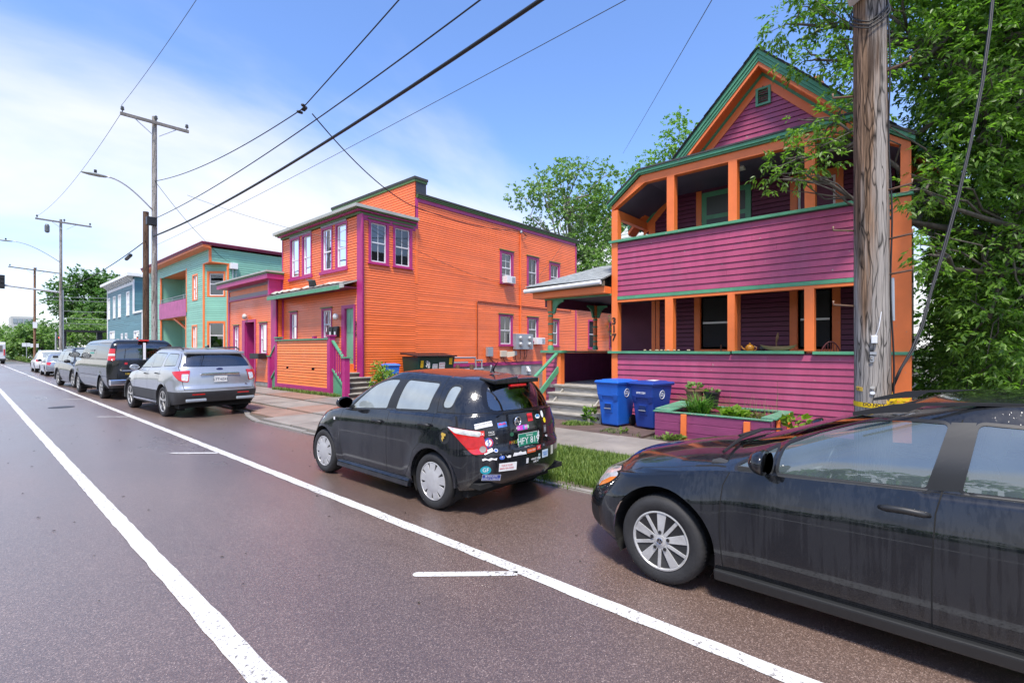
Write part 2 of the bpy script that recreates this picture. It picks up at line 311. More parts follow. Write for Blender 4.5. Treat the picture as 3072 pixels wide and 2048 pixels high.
for y in (74,75.6):   # stop bar and crossing far down the street
    marking([(-9,y),(4.9,y),(4.9,y+0.5),(-9,y+0.5)])
MB().lathe([(0.30,0.0),(0.30,0.006),(0.27,0.008)],(1.95,19.6,0.001),24).build('manhole_cover',M_BLKM,road)
# yard sheet, driveway, verge
M_YARD=mat('gravelly yard soil',(0.105,0.088,0.07),0.85,var=0.3,vscale=4,bump=0.6,bscale=80,dirt=0.5,dcol=(0.05,0.075,0.02),dscale=1.3)
M_DRIVE=mat('worn driveway asphalt',(0.115,0.075,0.062),0.6,var=0.25,vscale=3,bump=0.5,bscale=120,dirt=0.4,dcol=(0.05,0.045,0.04),dscale=1.2,rvar=0.15)
KERB=[(-30,5.0),(0,4.98),(3,4.95),(5.5,4.85),(8,4.7),(9.5,4.64),(12.4,4.6),(13.3,4.78),(14.2,5.12),(30,5.2),(88,5.35)]
def kx(y):
    for (a,p),(b,q) in zip(KERB[:-1],KERB[1:]):
        if a<=y<=b: return p+(q-p)*(y-a)/(b-a)
    return KERB[0][1] if y<KERB[0][0] else KERB[-1][1]
mb=MB()
for (a,p),(b,q) in zip(KERB[:-1],KERB[1:]): mb.poly([(p,a,0.012),(60,a,0.05),(60,b,0.05),(q,b,0.012)])
struct(mb.build('yard_ground',M_YARD))
struct(MB().poly([(8.45,8.9,0.062),(20,8.9,0.42),(20,15.85,0.42),(8.45,15.85,0.062)]).poly([(20,8.9,0.42),(45,8.9,0.5),(45,15.85,0.5),(20,15.85,0.42)]).build('driveway',M_DRIVE))
struct(MB().box((8.2,4.3,0.0),(12,7.7,0.058)).build('gravel_strip',M_DRIVE))
rnd=random.Random(4); y=-8.0
kb=MB()
for (a,p),(b,q) in zip(KERB[:-1],KERB[1:]): kb.hexa([(p+.01,a,-.05),(p+.09,a,-.05),(q+.09,b,-.05),(q+.01,b,-.05),(p+.01,a,.02),(p+.09,a,.02),(q+.09,b,.02),(q+.01,b,.02)])
kerb=struct(kb.build('kerb',mat('worn kerb stone',(0.21,0.195,0.175),0.7,var=0.2,vscale=3,bump=0.3,dirt=0.5,dcol=(0.1,0.09,0.08))))
while y<40:   # kerb stones; sunk flush at the driveway
    l=rnd.uniform(0.9,1.25) if 4<y<16 else rnd.uniform(1.8,2.4); e=y+l-.012; h=(0.014 if y<9 else 0.035)+rnd.uniform(-.006,.006); p,q=kx(y+.012),kx(e)
    MB().hexa([(p,y+.012,-.02),(p+.11,y+.012,-.02),(q+.11,e,-.02),(q,e,-.02),(p,y+.012,h),(p+.11,y+.012,h),(q+.11,e,h),(q,e,h)]).build('kerb_stone',kerb.data.materials[0],kerb,bevel=0.01); y+=l
# sidewalk slabs, each its own piece
M_SLAB=mat('sidewalk concrete',(0.25,0.225,0.195),0.55,var=0.2,vscale=1.6,bump=0.25,bscale=90,dirt=0.45,dcol=(0.15,0.13,0.115),dscale=0.9,rvar=0.15)
M_SLABR=mat('rust stained concrete',(0.25,0.165,0.125),0.55,var=0.2,vscale=1.6,bump=0.25,bscale=90,dirt=0.45,dcol=(0.14,0.10,0.085),dscale=0.9,rvar=0.15)
sw=struct(MB().box((6.86,-30,0),(8.35,88,0.035)).build('sidewalk',M_YARD))
y=-6.0; i=0
while y<60:
    wide=(y>8.4); xs=[(6.88,8.36)] if not wide else [(max(kx(y),kx(y+1.5))+.12,5.98),(6.0,7.2),(7.22,8.48)]
    for j,(a,b) in enumerate(xs):
        dz=rnd.uniform(-.006,.006); g=0.012; t=rnd.uniform(-.004,.004)
        h=0.066 if not wide else 0.06+0.03*(j)
        MB().hexa([(a+g,y+g,0),(b-g,y+g,0),(b-g,y+1.52-g,0),(a+g,y+1.52-g,0),(a+g,y+g,h+dz),(b-g,y+g,h+dz+t),(b-g,y+1.52-g,h+dz-t),(a+g,y+1.52-g,h+dz)]).build('slab',M_SLABR if (wide and rnd.random()<0.38) else M_SLAB,sw)
    y+=1.52
# ================================================================== building helpers
class Wall:
    """upright wall: origin (x,y), horizontal direction u, outward normal n"""
    def __init__(s,o,u,n): s.o=Vector((o[0],o[1],0)); s.u=Vector((u[0],u[1],0)).normalized(); s.n=Vector((n[0],n[1],0)).normalized()
    def p(s,a,z,d=0.0): q=s.o+s.u*a+s.n*d; return (q.x,q.y,z)
    def box(s,mb,a0,a1,z0,z1,d0,d1,m=0):
        if a0>a1: a0,a1=a1,a0
        P=[s.p(a0,z0,d0),s.p(a1,z0,d0),s.p(a1,z0,d1),s.p(a0,z0,d1),s.p(a0,z1,d0),s.p(a1,z1,d0),s.p(a1,z1,d1),s.p(a0,z1,d1)]
        return mb.hexa(P,m)
def siding(W,a0,a1,z0,z1,mt,parent,holes=(),exp=0.105,depth=0.016,single=False,lo=None,hi=None,name='siding',seed=0,groove=0.014):
    """lapped clapboards: every course a tilted board; joined into one part, or one object per board"""
    rnd=random.Random(seed); n=max(1,round((z1-z0)/exp)); e=(z1-z0)/n; mb=MB(); outs=[]
    for i in range(n):
        za=z0+i*e; zb=za+e+(0.006 if single and i<n-1 else 0)
        A0=lo(za) if lo else a0; A1=hi(za) if hi else a1; B0=lo(zb) if lo else a0; B1=hi(zb) if hi else a1
        if A1-A0<0.02: continue
        segs=[(A0,A1)]
        for (h0,h1,k0,k1) in holes:
            if k1>za+e*0.5 and k0<za+e*0.5:
                ns=[]
                for (p,q) in segs:
                    if h1<=p or h0>=q: ns.append((p,q))
                    else:
                        if h0>p: ns.append((p,h0))
                        if h1<q: ns.append((h1,q))
                segs=ns
        for (p,q) in segs:
            b0=B0 if p==A0 else p; b1=B1 if q==A1 else q
            if b1-b0<0.005: b0=b1=(b0+b1)/2
            if single:
                cuts=[p,q]
                if q-p>3.2: cuts=[p,p+(q-p)*rnd.uniform(0.3,0.7),q]
                for c0,c1 in zip(cuts[:-1],cuts[1:]):
                    g=0.0015; d=depth+rnd.uniform(-.002,.002); dz=rnd.uniform(-.0012,.0012)
                    t0=b0 if c0==p else c0; t1=b1 if c1==q else c1
                    h=MB().hexa([W.p(c0+g,za+dz,0),W.p(c1-g,za+dz,0),W.p(c1-g,za+dz,d),W.p(c0+g,za+dz,d),W.p(t0+g,zb-.016,-0.004),W.p(t1-g,zb-.016,-0.004),W.p(t1-g,zb-.016,0.004),W.p(t0+g,zb-.016,0.004)])
                    outs.append(h.build('clapboard',mt,parent))
            else:
              cs=[p]
              while q-cs[-1]>5.2: cs.append(cs[-1]+rnd.uniform(2.2,4.6))
              cs.append(q); P0,Q0,B0_,B1_=p,q,b0,b1
              for p,q in zip(cs[:-1],cs[1:]):
                b0=B0_ if p==P0 else p+.002; b1=B1_ if q==Q0 else q-.002
                if p!=P0: p=p+.002
                if q!=Q0: q=q-.002
                d=depth+rnd.uniform(-.003,.003)
                g=groove+rnd.uniform(-.003,.003); zt_=zb-g
                mb.poly([W.p(p,za,d),W.p(q,za,d),W.p(b1,zt_,0.004),W.p(b0,zt_,0.004)]); mb.poly([W.p(p,za,d),W.p(p,za,-0.03),W.p(q,za,-0.03),W.p(q,za,d)])
                mb.poly([W.p(b0,zt_,0.004),W.p(b1,zt_,0.004),W.p(b1,zt_,-0.03),W.p(b0,zt_,-0.03)]); mb.poly([W.p(b0,zt_,-0.03),W.p(b1,zt_,-0.03),W.p(b1,zb+.01,-0.03),W.p(b0,zb+.01,-0.03)])
    if not single and mb.f: outs.append(stuff(mb.build(name,mt,parent)))
    return outs
def window(W,a0,a1,z0,z1,parent,casing,sash=None,cw=0.11,head=None,cols=2,mid=0.5,curtain=None,gl=None,proud=0.03,sill=True,lowcols=None,rows=1,open_=0.0):
    """double-hung window: casing boards, sill, sash with bars, two panes, curtain behind"""
    sash=sash or M_WHT; gl=gl or G_WIN
    mb=MB(); W.box(mb,a0-cw,a0,z0-cw*0.6,z1+cw,-0.01,proud); W.box(mb,a1,a1+cw,z0-cw*0.6,z1+cw,-0.01,proud); W.box(mb,a0,a1,z1,z1+cw,-0.01,proud)
    W.box(mb,a0,a1,z0-cw*0.6,z0,-0.01,proud)
    # reveals
    W.box(mb,a0-0.01,a0+0.012,z0,z1,-0.11,-0.012); W.box(mb,a1-0.012,a1+0.01,z0,z1,-0.11,-0.012)
    w=mb.build('window',casing,parent)
    if sill:
        s=MB(); W.box(s,a0-cw-0.03,a1+cw+0.03,z0-cw*0.6-0.045,z0-cw*0.6-0.002,-0.01,proud+0.05); s.build('sill',casing,w,bevel=0.005)
    if head:
        s=MB(); W.box(s,a0-cw-0.03,a1+cw+0.03,z1+cw+0.002,z1+cw+0.045,-0.01,proud+0.045); s.build('head_cap',head,w)
    f=MB(); t=0.045; zm=z0+(z1-z0)*mid; D0,D1=-0.075,-0.03
    W.box(f,a0+.012,a0+.012+t,z0,z1,D0,D1); W.box(f,a1-.012-t,a1-.012,z0,z1,D0,D1); W.box(f,a0+.012+t,a1-.012-t,z1-t,z1,D0,D1); W.box(f,a0+.012+t,a1-.012-t,z0,z0+t*1.2,D0,D1); W.box(f,a0+.012+t,a1-.012-t,zm-.022,zm+.022,D0-.005,D1+.006)
    ia,ib=a0+.012+t,a1-.012-t
    for zz0,zz1,cc in ((zm+.022,z1-t,cols),(z0+t*1.2,zm-.022,lowcols if lowcols is not None else cols)):
        for c in range(1,cc):
            a=ia+(ib-ia)*c/cc; W.box(f,a-.009,a+.009,zz0,zz1,-0.066,-0.046)
        for r_ in range(1,rows):
            z=zz0+(zz1-zz0)*r_/rows; W.box(f,ia,ib,z-.009,z+.009,-0.064,-0.048)
    f.build('sash',sash,w)
    for zz0,zz1 in ((zm+.02,z1-t),(z0+t,zm-.02)):
        MB().poly([W.p(ia,zz0,-0.056),W.p(ib,zz0,-0.056),W.p(ib,zz1,-0.056),W.p(ia,zz1,-0.056)]).build('pane',gl,w)
    if curtain:
        kind,cm,lo_=curtain
        c=MB(); zb=z0+(z1-z0)*lo_; n=18
        if kind=='drape':
            pts=[W.p(a0+(a1-a0)*i/n,0,-0.14+0.022*math.sin(i*2.1)) for i in range(n+1)]
            for i in range(n): c.poly([(pts[i][0],pts[i][1],zb),(pts[i+1][0],pts[i+1][1],zb),(pts[i+1][0],pts[i+1][1],z1),(pts[i][0],pts[i][1],z1)])
        elif kind=='sides':
            for (p,q) in ((a0,a0+(a1-a0)*0.3),(a1-(a1-a0)*0.3,a1)):
                for i in range(6):
                    u0=p+(q-p)*i/6; u1=p+(q-p)*(i+1)/6; d0=-0.14+0.02*(i%2); d1=-0.14+0.02*((i+1)%2)
                    c.poly([W.p(u0,zb,d0),W.p(u1,zb,d1),W.p(u1,z1,d1),W.p(u0,z1,d0)])
        else:
            k=int((z1-zb)/0.05)
            for i in range(k): z=zb+(z1-zb)*i/k; c.poly([W.p(a0+.02,z,-0.12),W.p(a1-.02,z,-0.12),W.p(a1-.02,z+0.046,-0.10),W.p(a0+.02,z+0.046,-0.10)])
        c.build('curtain' if kind!='blind' else 'blind',cm,w)
    return w
def hole(a0,a1,z0,z1,c=0.02): return (min(a0,a1)-c,max(a0,a1)+c,z0-c,z1+c)
def part(parent,name,mt,fn,bevel=0,**k):
    mb=MB(); fn(mb); return mb.build(name,mt,parent,bevel=bevel,**k)
def wbox(W,parent,name,mt,a0,a1,z0,z1,d0,d1,bevel=0):
    mb=MB(); W.box(mb,a0,a1,z0,z1,d0,d1); return mb.build(name,mt,parent,bevel=bevel)

# ================================================================== house 317 (purple, two-storey porch)
H=thing('porch_house','purple clapboard house with two-storey orange-posted porch, numbered 317','house',(10.4,3.2,0))
F=Wall((10.4,0),(0,1),(-1,0))          # porch front, a = world Y
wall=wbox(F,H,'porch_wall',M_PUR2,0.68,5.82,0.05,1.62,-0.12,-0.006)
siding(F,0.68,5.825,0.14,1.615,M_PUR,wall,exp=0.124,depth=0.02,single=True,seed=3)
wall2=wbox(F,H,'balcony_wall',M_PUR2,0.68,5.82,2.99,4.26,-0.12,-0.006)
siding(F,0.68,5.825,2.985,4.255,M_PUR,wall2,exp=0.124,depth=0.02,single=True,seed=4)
for a0,a1,z0,z1,nm in [(5.825,5.985,0.05,5.05,'corner_post'),(0.39,0.675,0.05,4.255,'corner_panel'),(4.43,4.60,4.322,5.56,'porch_post'),(3.12,3.29,4.322,5.56,'porch_post'),(1.76,1.93,4.322,5.56,'porch_post'),(0.395,0.535,4.322,5.1,'porch_post'),(4.46,4.64,1.682,2.86,'porch_post'),(3.165,3.305,1.682,2.86,'porch_post'),(1.775,1.935,1.682,2.86,'porch_post')]:
    d0=-0.16 if nm!='corner_panel' else -0.12
    wbox(F,H,nm,M_ORT,a0,a1,z0,z1,d0,0.024,bevel=0.006)
rnd=random.Random(8)
def rail(z0,z1,cuts,nm):
    for c0,c1 in zip(cuts[:-1],cuts[1:]):
        dz=rnd.uniform(-.006,.006); wbox(F,H,nm,M_GRT,c0+.004,c1-.004,z0+dz,z1+dz,-0.18,0.075,bevel=0.006)
rail(1.625,1.68,[0.36,1.80],'rail_cap'); rail(1.625,1.68,[1.93,3.21],'rail_cap'); rail(1.625,1.68,[3.24,6.07],'rail_cap'); rail(4.262,4.32,[0.36,6.04],'rail_cap')
wbox(F,H,'band_board',M_GRT,0.68,5.83,2.90,2.975,-0.05,0.03,bevel=0.004)
wbox(F,H,'head_board',M_ORT,0.68,5.82,2.84,2.897,-0.15,0.018)
# floors and ceilings of the porch
MB().box((10.53,0.42,0.77),(12.0,5.98,0.85)).build('porch_floor',M_WOODG,H)
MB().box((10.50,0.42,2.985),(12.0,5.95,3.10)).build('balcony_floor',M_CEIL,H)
# porch roof: flat in the middle, sloping ends, carried through to the main wall
prof_top=[(6.06,5.235),(5.245,5.86),(1.155,5.86),(0.34,5.235)]
prof_bot=[(0.40,5.13),(1.20,5.735),(5.20,5.735),(6.0,5.13)]
mb=MB(); mb.prism([(10.27,a,z) for a,z in prof_top]+[(10.27,a,z-0.035) for a,z in prof_top[::-1]],(1.78,0,0.02)); mb.build('porch_roof',M_ROOF,H)
mb=MB()
for (p,q) in zip(prof_top[:-1],prof_top[1:]):   # green fascia, two stepped mouldings
    for (dz0,dz1,x0,x1) in ((-0.10,-0.037,10.29,10.36),(-0.135,-0.102,10.325,10.37)):
        mb.prism([(x0,p[0],p[1]+dz0),(x0,q[0],q[1]+dz0),(x0,q[0],q[1]+dz1),(x0,p[0],p[1]+dz1)],(x1-x0,0,0))
mb.build('fascia',M_GRT,H)
mb=MB(); zt=[(5.985,5.14),(5.215,5.722),(1.185,5.722),(0.40,5.14)]; zb=[(5.985,5.05),(5.97,5.05),(5.13,5.545),(1.27,5.545),(0.42,5.05),(0.40,5.05)]
mb.prism([(10.378,a,z) for a,z in zt]+[(10.378,a,z) for a,z in zb[::-1]],(0.15,0,0)); mb.build('porch_beam',M_ORT,H)
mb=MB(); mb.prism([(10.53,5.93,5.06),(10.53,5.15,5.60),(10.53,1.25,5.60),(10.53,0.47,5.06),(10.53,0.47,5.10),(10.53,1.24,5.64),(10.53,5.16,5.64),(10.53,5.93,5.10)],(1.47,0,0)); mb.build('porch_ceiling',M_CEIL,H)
for a in (5.83,0.41): MB().box((10.54,a,4.86),(12.0,a+0.13,5.055)).build('side_beam',M_ORT,H,bevel=0.005)
# porch back wall
Bk=Wall((12.0,0),(0,1),(-1,0))
wins=[(3.66,4.46,1.72,3.0),(1.72,2.37,1.72,3.0)]
upw=[(1.66,2.37,4.05,5.35),(3.30,4.42,3.12,5.52)]
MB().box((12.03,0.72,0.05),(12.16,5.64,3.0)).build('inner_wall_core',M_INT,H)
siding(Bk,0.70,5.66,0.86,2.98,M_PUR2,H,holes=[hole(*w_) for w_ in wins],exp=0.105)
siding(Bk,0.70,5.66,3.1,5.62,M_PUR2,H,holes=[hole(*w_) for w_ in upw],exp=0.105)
M_ORT2=M_ORT
window(Bk,*wins[0],H,M_ORT2,cw=0.14,cols=1,curtain=('blind',M_BLIND,0.0),gl=G_WIN2,sill=False)
window(Bk,*wins[1],H,M_ORT2,cw=0.14,cols=1,gl=G_WIN2,sill=False)
window(Bk,*upw[0],H,M_ORT2,cw=0.13,cols=1,curtain=('drape',M_BLIND,0.5),gl=G_WIN2)
d=wbox(Bk,H,'door',M_GRT,3.30,4.42,3.12,5.52,-0.04,0.02); wbox(Bk,d,'door_trim',M_ORT,4.42,4.55,3.12,5.58,-0.02,0.035); wbox(Bk,d,'screen',mat('door screen',(0.05,0.06,0.06),0.4),3.42,4.30,3.3,4.86,0.021,0.026); wbox(Bk,d,'screen',MATS['door screen'],3.42,4.30,4.96,5.40,0.021,0.026)
for a in (5.50,5.62): wbox(Bk,H,'corner_board',M_ORT,a,a+0.1,0.86,2.98,0.0,0.03)
wbox(Bk,H,'corner_board',M_ORT,5.62,5.80,3.1,5.6,-0.02,0.03)
MB().box((10.95,3.16,5.55),(11.1,3.3,5.6)).build('ceiling_lamp',M_LAMP,H)
# main body, gable to the street
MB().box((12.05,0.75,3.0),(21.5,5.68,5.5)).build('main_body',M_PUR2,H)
SL=Wall((12.0,5.70),(1,0),(0,1)); siding(SL,0.0,9.5,0.1,5.6,M_PUR,H,exp=0.11)
MB().box((12.02,0.75,0.0),(21.5,5.69,0.9)).build('foundation',M_CONC,H)
MB().box((21.3,0.75,0.9),(21.48,5.68,3)).build('rear_wall',M_PUR2,H)
MB().box((12.2,0.76,0.9),(21.4,0.9,3)).build('side_wall',M_PUR2,H)
AP=(3.045,8.31); SLP=(8.31-5.07)/(6.217-3.045)   # rake apex and slope at the overhang
def rk(a,dz=0): return AP[1]-SLP*abs(a-AP[0])+dz
def rake(mb,x0,x1,dz0,dz1,aend=3.17):
    for sgn in (1,-1):
        e=AP[0]+sgn*aend
        pts=[(x0,AP[0],AP[1]+dz0),(x0,e,rk(e)+dz0),(x0,e,rk(e)+dz1),(x0,AP[0],AP[1]+dz1)]
        mb.prism(pts if sgn>0 else pts[::-1],(x1-x0,0,0))
rf=[]
for sgn in (1,-1):
    e=AP[0]+sgn*3.24
    mb=MB(); pts=[(11.53,AP[0],AP[1]+0.03),(11.53,e,rk(e)+0.03),(11.53,e,rk(e)-0.0),(11.53,AP[0],AP[1])]; mb.prism(pts if sgn>0 else pts[::-1],(10.3,0,0)); o=mb.build('roof',M_ROOF,H); rf.append(o)
    # ragged shingle courses along the rake edge
    n=26
    for i in range(n):
        t0=i/n; t1=(i+1)/n+0.01; a0=AP[0]+sgn*3.24*t0; a1=AP[0]+sgn*3.24*t1; lift=0.045
        q=MB(); x=11.51+rnd.uniform(-.008,.008); q.prism([(x,a0,rk(a0)+0.033),(x,a1,rk(a1)+0.052),(x,a1,rk(a1)+0.036),(x,a0,rk(a0)+0.031)],(10.3,0,0)); q.build('shingle_course',M_ROOF,o)
part(H,'rake_fascia',M_GRT,lambda m:(rake(m,11.56,11.62,-0.10,-0.003),rake(m,11.585,11.63,-0.185,-0.103),rake(m,11.605,11.64,-0.25,-0.188)))
part(H,'rake_board',M_ORT,lambda m:rake(m,11.625,11.66,-0.345,-0.252))
part(H,'rake_soffit',M_ORT,lambda m:rake(m,11.661,12.0,-0.36,-0.33))
part(H,'rake_moulding',M_GRT,lambda m:(rake(m,11.93,11.985,-0.405,-0.361,3.0),rake(m,11.955,11.99,-0.43,-0.407,3.0)))
part(H,'rake_frieze',M_ORT,lambda m:rake(m,11.965,11.995,-0.65,-0.432,2.9))
Gb=Wall((12.0,0),(0,1),(-1,0))
gcore=MB().prism([(12.03,AP[0],AP[1]-0.5),(12.03,AP[0]+2.4,rk(AP[0]+2.4)-0.5),(12.03,AP[0]-2.4,rk(AP[0]-2.4)-0.5)],(0.1,0,0)).build('gable_wall',M_PUR2,H)
siding(Gb,0,6,5.86,7.69,M_PUR,gcore,exp=0.118,depth=0.02,single=True,lo=lambda z:AP[0]-(AP[1]-0.62-z)/SLP,hi=lambda z:AP[0]+(AP[1]-0.62-z)/SLP,seed=6)
v=MB()
for (a0,a1,z0,z1) in ((2.88,2.93,7.22,7.62),(3.14,3.19,7.22,7.62),(2.93,3.14,7.22,7.265),(2.93,3.14,7.575,7.62)): Gb.box(v,a0,a1,z0,z1,0.0,0.06)
v=v.build('gable_vent',M_GRT,H)
for i in range(6):
    z=7.275+i*0.05; MB().hexa([Gb.p(2.93,z,0.02),Gb.p(3.14,z,0.02),Gb.p(3.14,z-.012,0.055),Gb.p(2.93,z-.012,0.055),Gb.p(2.93,z+.03,0.0),Gb.p(3.14,z+.03,0.0),Gb.p(3.14,z+.025,0.01),Gb.p(2.93,z+.025,0.01)]).build('louvre',M_GRT,v)
# brick chimney behind the ridge
M_BRK=mat('chimney brick',(0.42,0.14,0.07),0.8,var=0.25,vscale=12,bump=0.4,bscale=60)
ch=MB().box((15.8,2.55,6.5),(16.4,3.05,9.35)).build('chimney',M_BRK,H)
# rear wing with pale shingles, left of the main body
mb=MB(); mb.poly([(13.6,5.71,5.05),(13.6,7.75,5.05),(15.3,7.35,6.8),(15.3,5.71,6.8)]); mb.poly([(13.6,7.75,5.05),(17.0,7.75,5.05),(15.3,7.35,6.8)]); mb.poly([(15.3,5.71,6.8),(15.3,7.35,6.8),(17.0,7.75,5.05),(17.0,5.71,5.05)])
wr=mb.build('wing_roof',M_SHIL,H)
for k in range(12):
    z=5.06+k*0.14; f0=(z-5.05)/1.75; f1=min(1,(z+0.15-5.05)/1.75); off=0.09*(k%2)
    xa=13.58+1.7*f0; xb=13.6+1.7*f1; ye=7.75-0.4*f0; ye1=7.75-0.4*f1; y0=5.72
    while y0<ye-0.05:
        y1=min(y0+0.30+(off if y0==5.72 else 0),ye); MB().hexa([(xa-.02,y0+.008,z),(xa-.02,y1-.008,z),(xa,y1-.008,z-.01),(xa,y0+.008,z-.01),(xa-.01,y0+.008,z+.012),(xa-.01,y1-.008,z+.012),(xb-.005,min(y1,ye1)-.008,z+.155),(xb-.005,min(y0,ye1)+.008,z+.155)]).build('shingle',M_SHIL,wr); y0=y1
MB().box((13.75,5.72,0.1),(16.9,7.6,5.02)).build('wing_wall',M_PUR2,H)
# side porch roof with gutter
mb=MB(); A_=(9.98,8.36,3.36); B_=(9.98,5.99,3.36); C_=(14.6,8.36,3.36); D_=(14.6,5.71,4.2); E_=(11.6,5.99,3.98); E2=(12.0,5.71,4.2)
up=0.0
mb.poly([A_,B_,E_,(11.75,6.95,3.96)]); mb.poly([A_,(11.75,6.95,3.96),(14.6,6.95,3.96),C_]); mb.poly([(11.75,6.95,3.96),E_,E2,D_,(14.6,6.95,3.96)])
sp=mb.build('side_porch_roof',M_SHIN,H)
for k in range(9):   # shingle courses on the front slope
    f0=k/9; f1=(k+1.15)/9; x0=9.96+1.62*f0; x1=9.96+1.62*f1; z0=3.372+0.60*f0; z1=3.372+0.60*f1; yl0=8.36-1.41*f0*0.92; yl1=8.36-1.41*f1*0.92
    y=6.0; j=0
    while y<yl0-0.04:
        yy=min(y+0.33-(0.15 if (j==0 and k%2) else 0),yl0); MB().hexa([(x0,y+.004,z0-.004),(x0,yy-.004,z0-.004),(x1,min(yy,yl1)-.004,z1-.004),(x1,min(y,yl1)+.004,z1-.004),(x0,y+.004,z0+.014),(x0,yy-.004,z0+.014),(x1,min(yy,yl1)-.004,z1+.004),(x1,min(y,yl1)+.004,z1+.004)]).build('shingle',M_SHIN,sp); y=yy; j+=1
MB().box((10.02,6.0,3.22),(10.09,8.34,3.345)).build('eave_board',mat('rotten eave board',(0.13,0.11,0.08),0.8,var=0.4,vscale=9,dirt=0.6,dcol=(0.04,0.06,0.03)),H)
g=MB(); g.tube([(9.95,8.36,3.255),(9.95,6.03,3.30)],0.055,12); g.build('gutter',M_WHT,H,auto=40)
MB().box((10.09,6.0,3.06),(10.40,8.2,3.22)).build('side_porch_soffit',M_ORT,H)
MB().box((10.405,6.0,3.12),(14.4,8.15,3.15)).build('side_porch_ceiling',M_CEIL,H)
MB().box((10.35,5.99,3.02),(10.41,8.0,3.058)).build('trim_strip',M_GRT,H); MB().box((10.41,7.94,2.86),(14.4,8.03,3.118)).build('side_porch_beam',M_PUR2,H)
M_STR=[M_ORT,M_GRT]
def turned(x,y,z0,z1):
    b=z0; T=z1-z0
    prof=[(.085,0),(.085,.05),(.075,.07),(.062,.10),(.062,.17),(.072,.175),(.072,.20),(.06,.21),(.062,.30),(.072,.305),(.072,.325),(.06,.33),(.064,.50),(.075,.505),(.075,.53),(.062,.54),(.06,.66),(.072,.665),(.072,.69),(.058,.70),(.065,.74),(.08,.745),(.08,.77)]
    prof=[(r,b+h*T) for r,h in prof]; grn={0,1,2,5,6,9,10,13,14,17,18,20,21}
    o=MB().lathe(prof,(x,y,0),16,mfun=lambda i:1 if i in grn else 0).build('turned_post',M_STR,H,auto=35)
    MB().box((x-.07,y-.07,b+.77*T),(x+.07,y+.07,z1)).build('post_block',M_ORT,o,bevel=0.006)
    return o
turned(10.42,7.85,1.70,3.03); turned(12.66,7.86,1.70,3.03)
def bracket(x,y,z,dx,dy):
    mb=MB(); pts=[(0,0),(0.34,0),(0.34,-0.05),(0.24,-0.08),(0.15,-0.14),(0.10,-0.24),(0.06,-0.36),(0,-0.36)]
    t=Vector((-dy,dx,0))*0.025; mb.prism([(x+dx*a-t.x,y+dy*a-t.y,z+h) for a,h in pts],(2*t.x,2*t.y,0)); return mb.build('bracket',M_GRT,H)
bracket(10.42,7.77,3.02,0,-1); bracket(10.50,7.85,3.02,1,0); bracket(12.58,7.86,3.02,-1,0); bracket(12.74,7.86,3.02,1,0); bracket(12.66,7.78,3.02,0,-1)
# side porch base, low walls, pier
SP=Wall((10.40,0),(0,1),(-1,0))
MB().box((10.30,5.99,0.72),(14.4,8.0,0.80)).build('side_porch_floor',M_WOODG,H)
wbox(SP,H,'pier_post',M_ORT,7.50,7.62,0.06,1.62,-0.16,0.02,bevel=0.005); wbox(SP,H,'pier_post',M_ORT,7.98,8.10,0.06,1.62,-0.16,0.02,bevel=0.005)
pw=wbox(SP,H,'pier_wall',M_PUR2,7.62,7.98,0.06,1.62,-0.12,-0.004); siding(SP,7.62,7.98,0.08,1.61,M_PUR,pw,exp=0.115,depth=0.018,single=True,seed=9)
wbox(SP,H,'pier_cap',M_GRT,7.44,8.14,1.625,1.69,-0.2,0.06,bevel=0.005)
for i in range(30):   # vertical boards of the low side wall
    x=10.56+i*0.128; MB().box((x+.002,7.955,0.80),(x+0.126,7.985+rnd.uniform(0,.004),1.62)).build('wall_board',M_PUR2,H)
MB().box((10.56,7.9,1.625),(14.4,8.05,1.675)).build('low_wall_cap',M_GRT,H)
for i in range(14):
    y=6.1+i*0.13; MB().box((14.4,y+.002,0.8),(14.43,y+.128,1.62)).build('wall_board',M_PUR2,H)
# house number
for ch_,z in (('3',2.39),('1',2.195),('7',2.0)): lettering('number_'+{'3':'three','1':'one','7':'seven'}[ch_],ch_,0.225,(10.372,5.915,z),(0,-1,0),(0,0,1),mat('black house number',(0.01,0.01,0.01),0.4),H,extrude=0.006,bold=0.006)
# wooden steps
ST=thing('wooden_steps','weathered grey wooden steps up to the porch beside the blue bins','steps',(9.9,6.8,0.06))
for k,(x,z,y0,y1) in enumerate([(9.40,0.21,6.06,7.36),(9.70,0.41,6.06,7.62),(9.99,0.62,6.06,7.62),(10.26,0.81,6.06,7.62)]):
    MB().box((x+0.02,y0+.02,max(0.03,z-0.22)),(x+0.05,y1-.02,z-0.04)).build('riser',M_WOODG,ST)
    if k<3:
        for j in range(2): MB().box((x-0.03+j*0.165,y0,z-0.036),(x+0.13+j*0.165,y1+rnd.uniform(-.02,.02),z+rnd.uniform(-.004,.004))).build('tread',M_WOODG,ST,bevel=0.005)
    else:
        MB().box((x-0.03,y0,z-0.045),(x+0.13,y1,z)).build('tread',M_WOODG,ST,bevel=0.005)
for y in (6.08,7.32):
    mb=MB(); mb.prism([(9.44,y,0.05),(10.4,y,0.05),(10.4,y,0.72),(10.28,y,0.72),(9.44,y,0.16)],(0,0.04,0)); mb.build('stringer',M_WOODG,ST)
HR=thing('handrail','green handrail on an orange newel post beside the wooden steps','handrail',(9.5,7.63,0.06))
MB().box((9.42,7.55,0.05),(9.55,7.70,1.0)).build('newel_post',M_ORT,HR,bevel=0.006)
MB().bar((9.46,7.62,1.03),(10.42,7.60,1.65),0.09,0.045).build('top_rail',M_GRT,HR,bevel=0.005)
MB().bar((9.52,7.60,0.52),(10.40,7.57,1.22),0.035,0.14).build('lower_rail',M_GRT,HR,bevel=0.005)
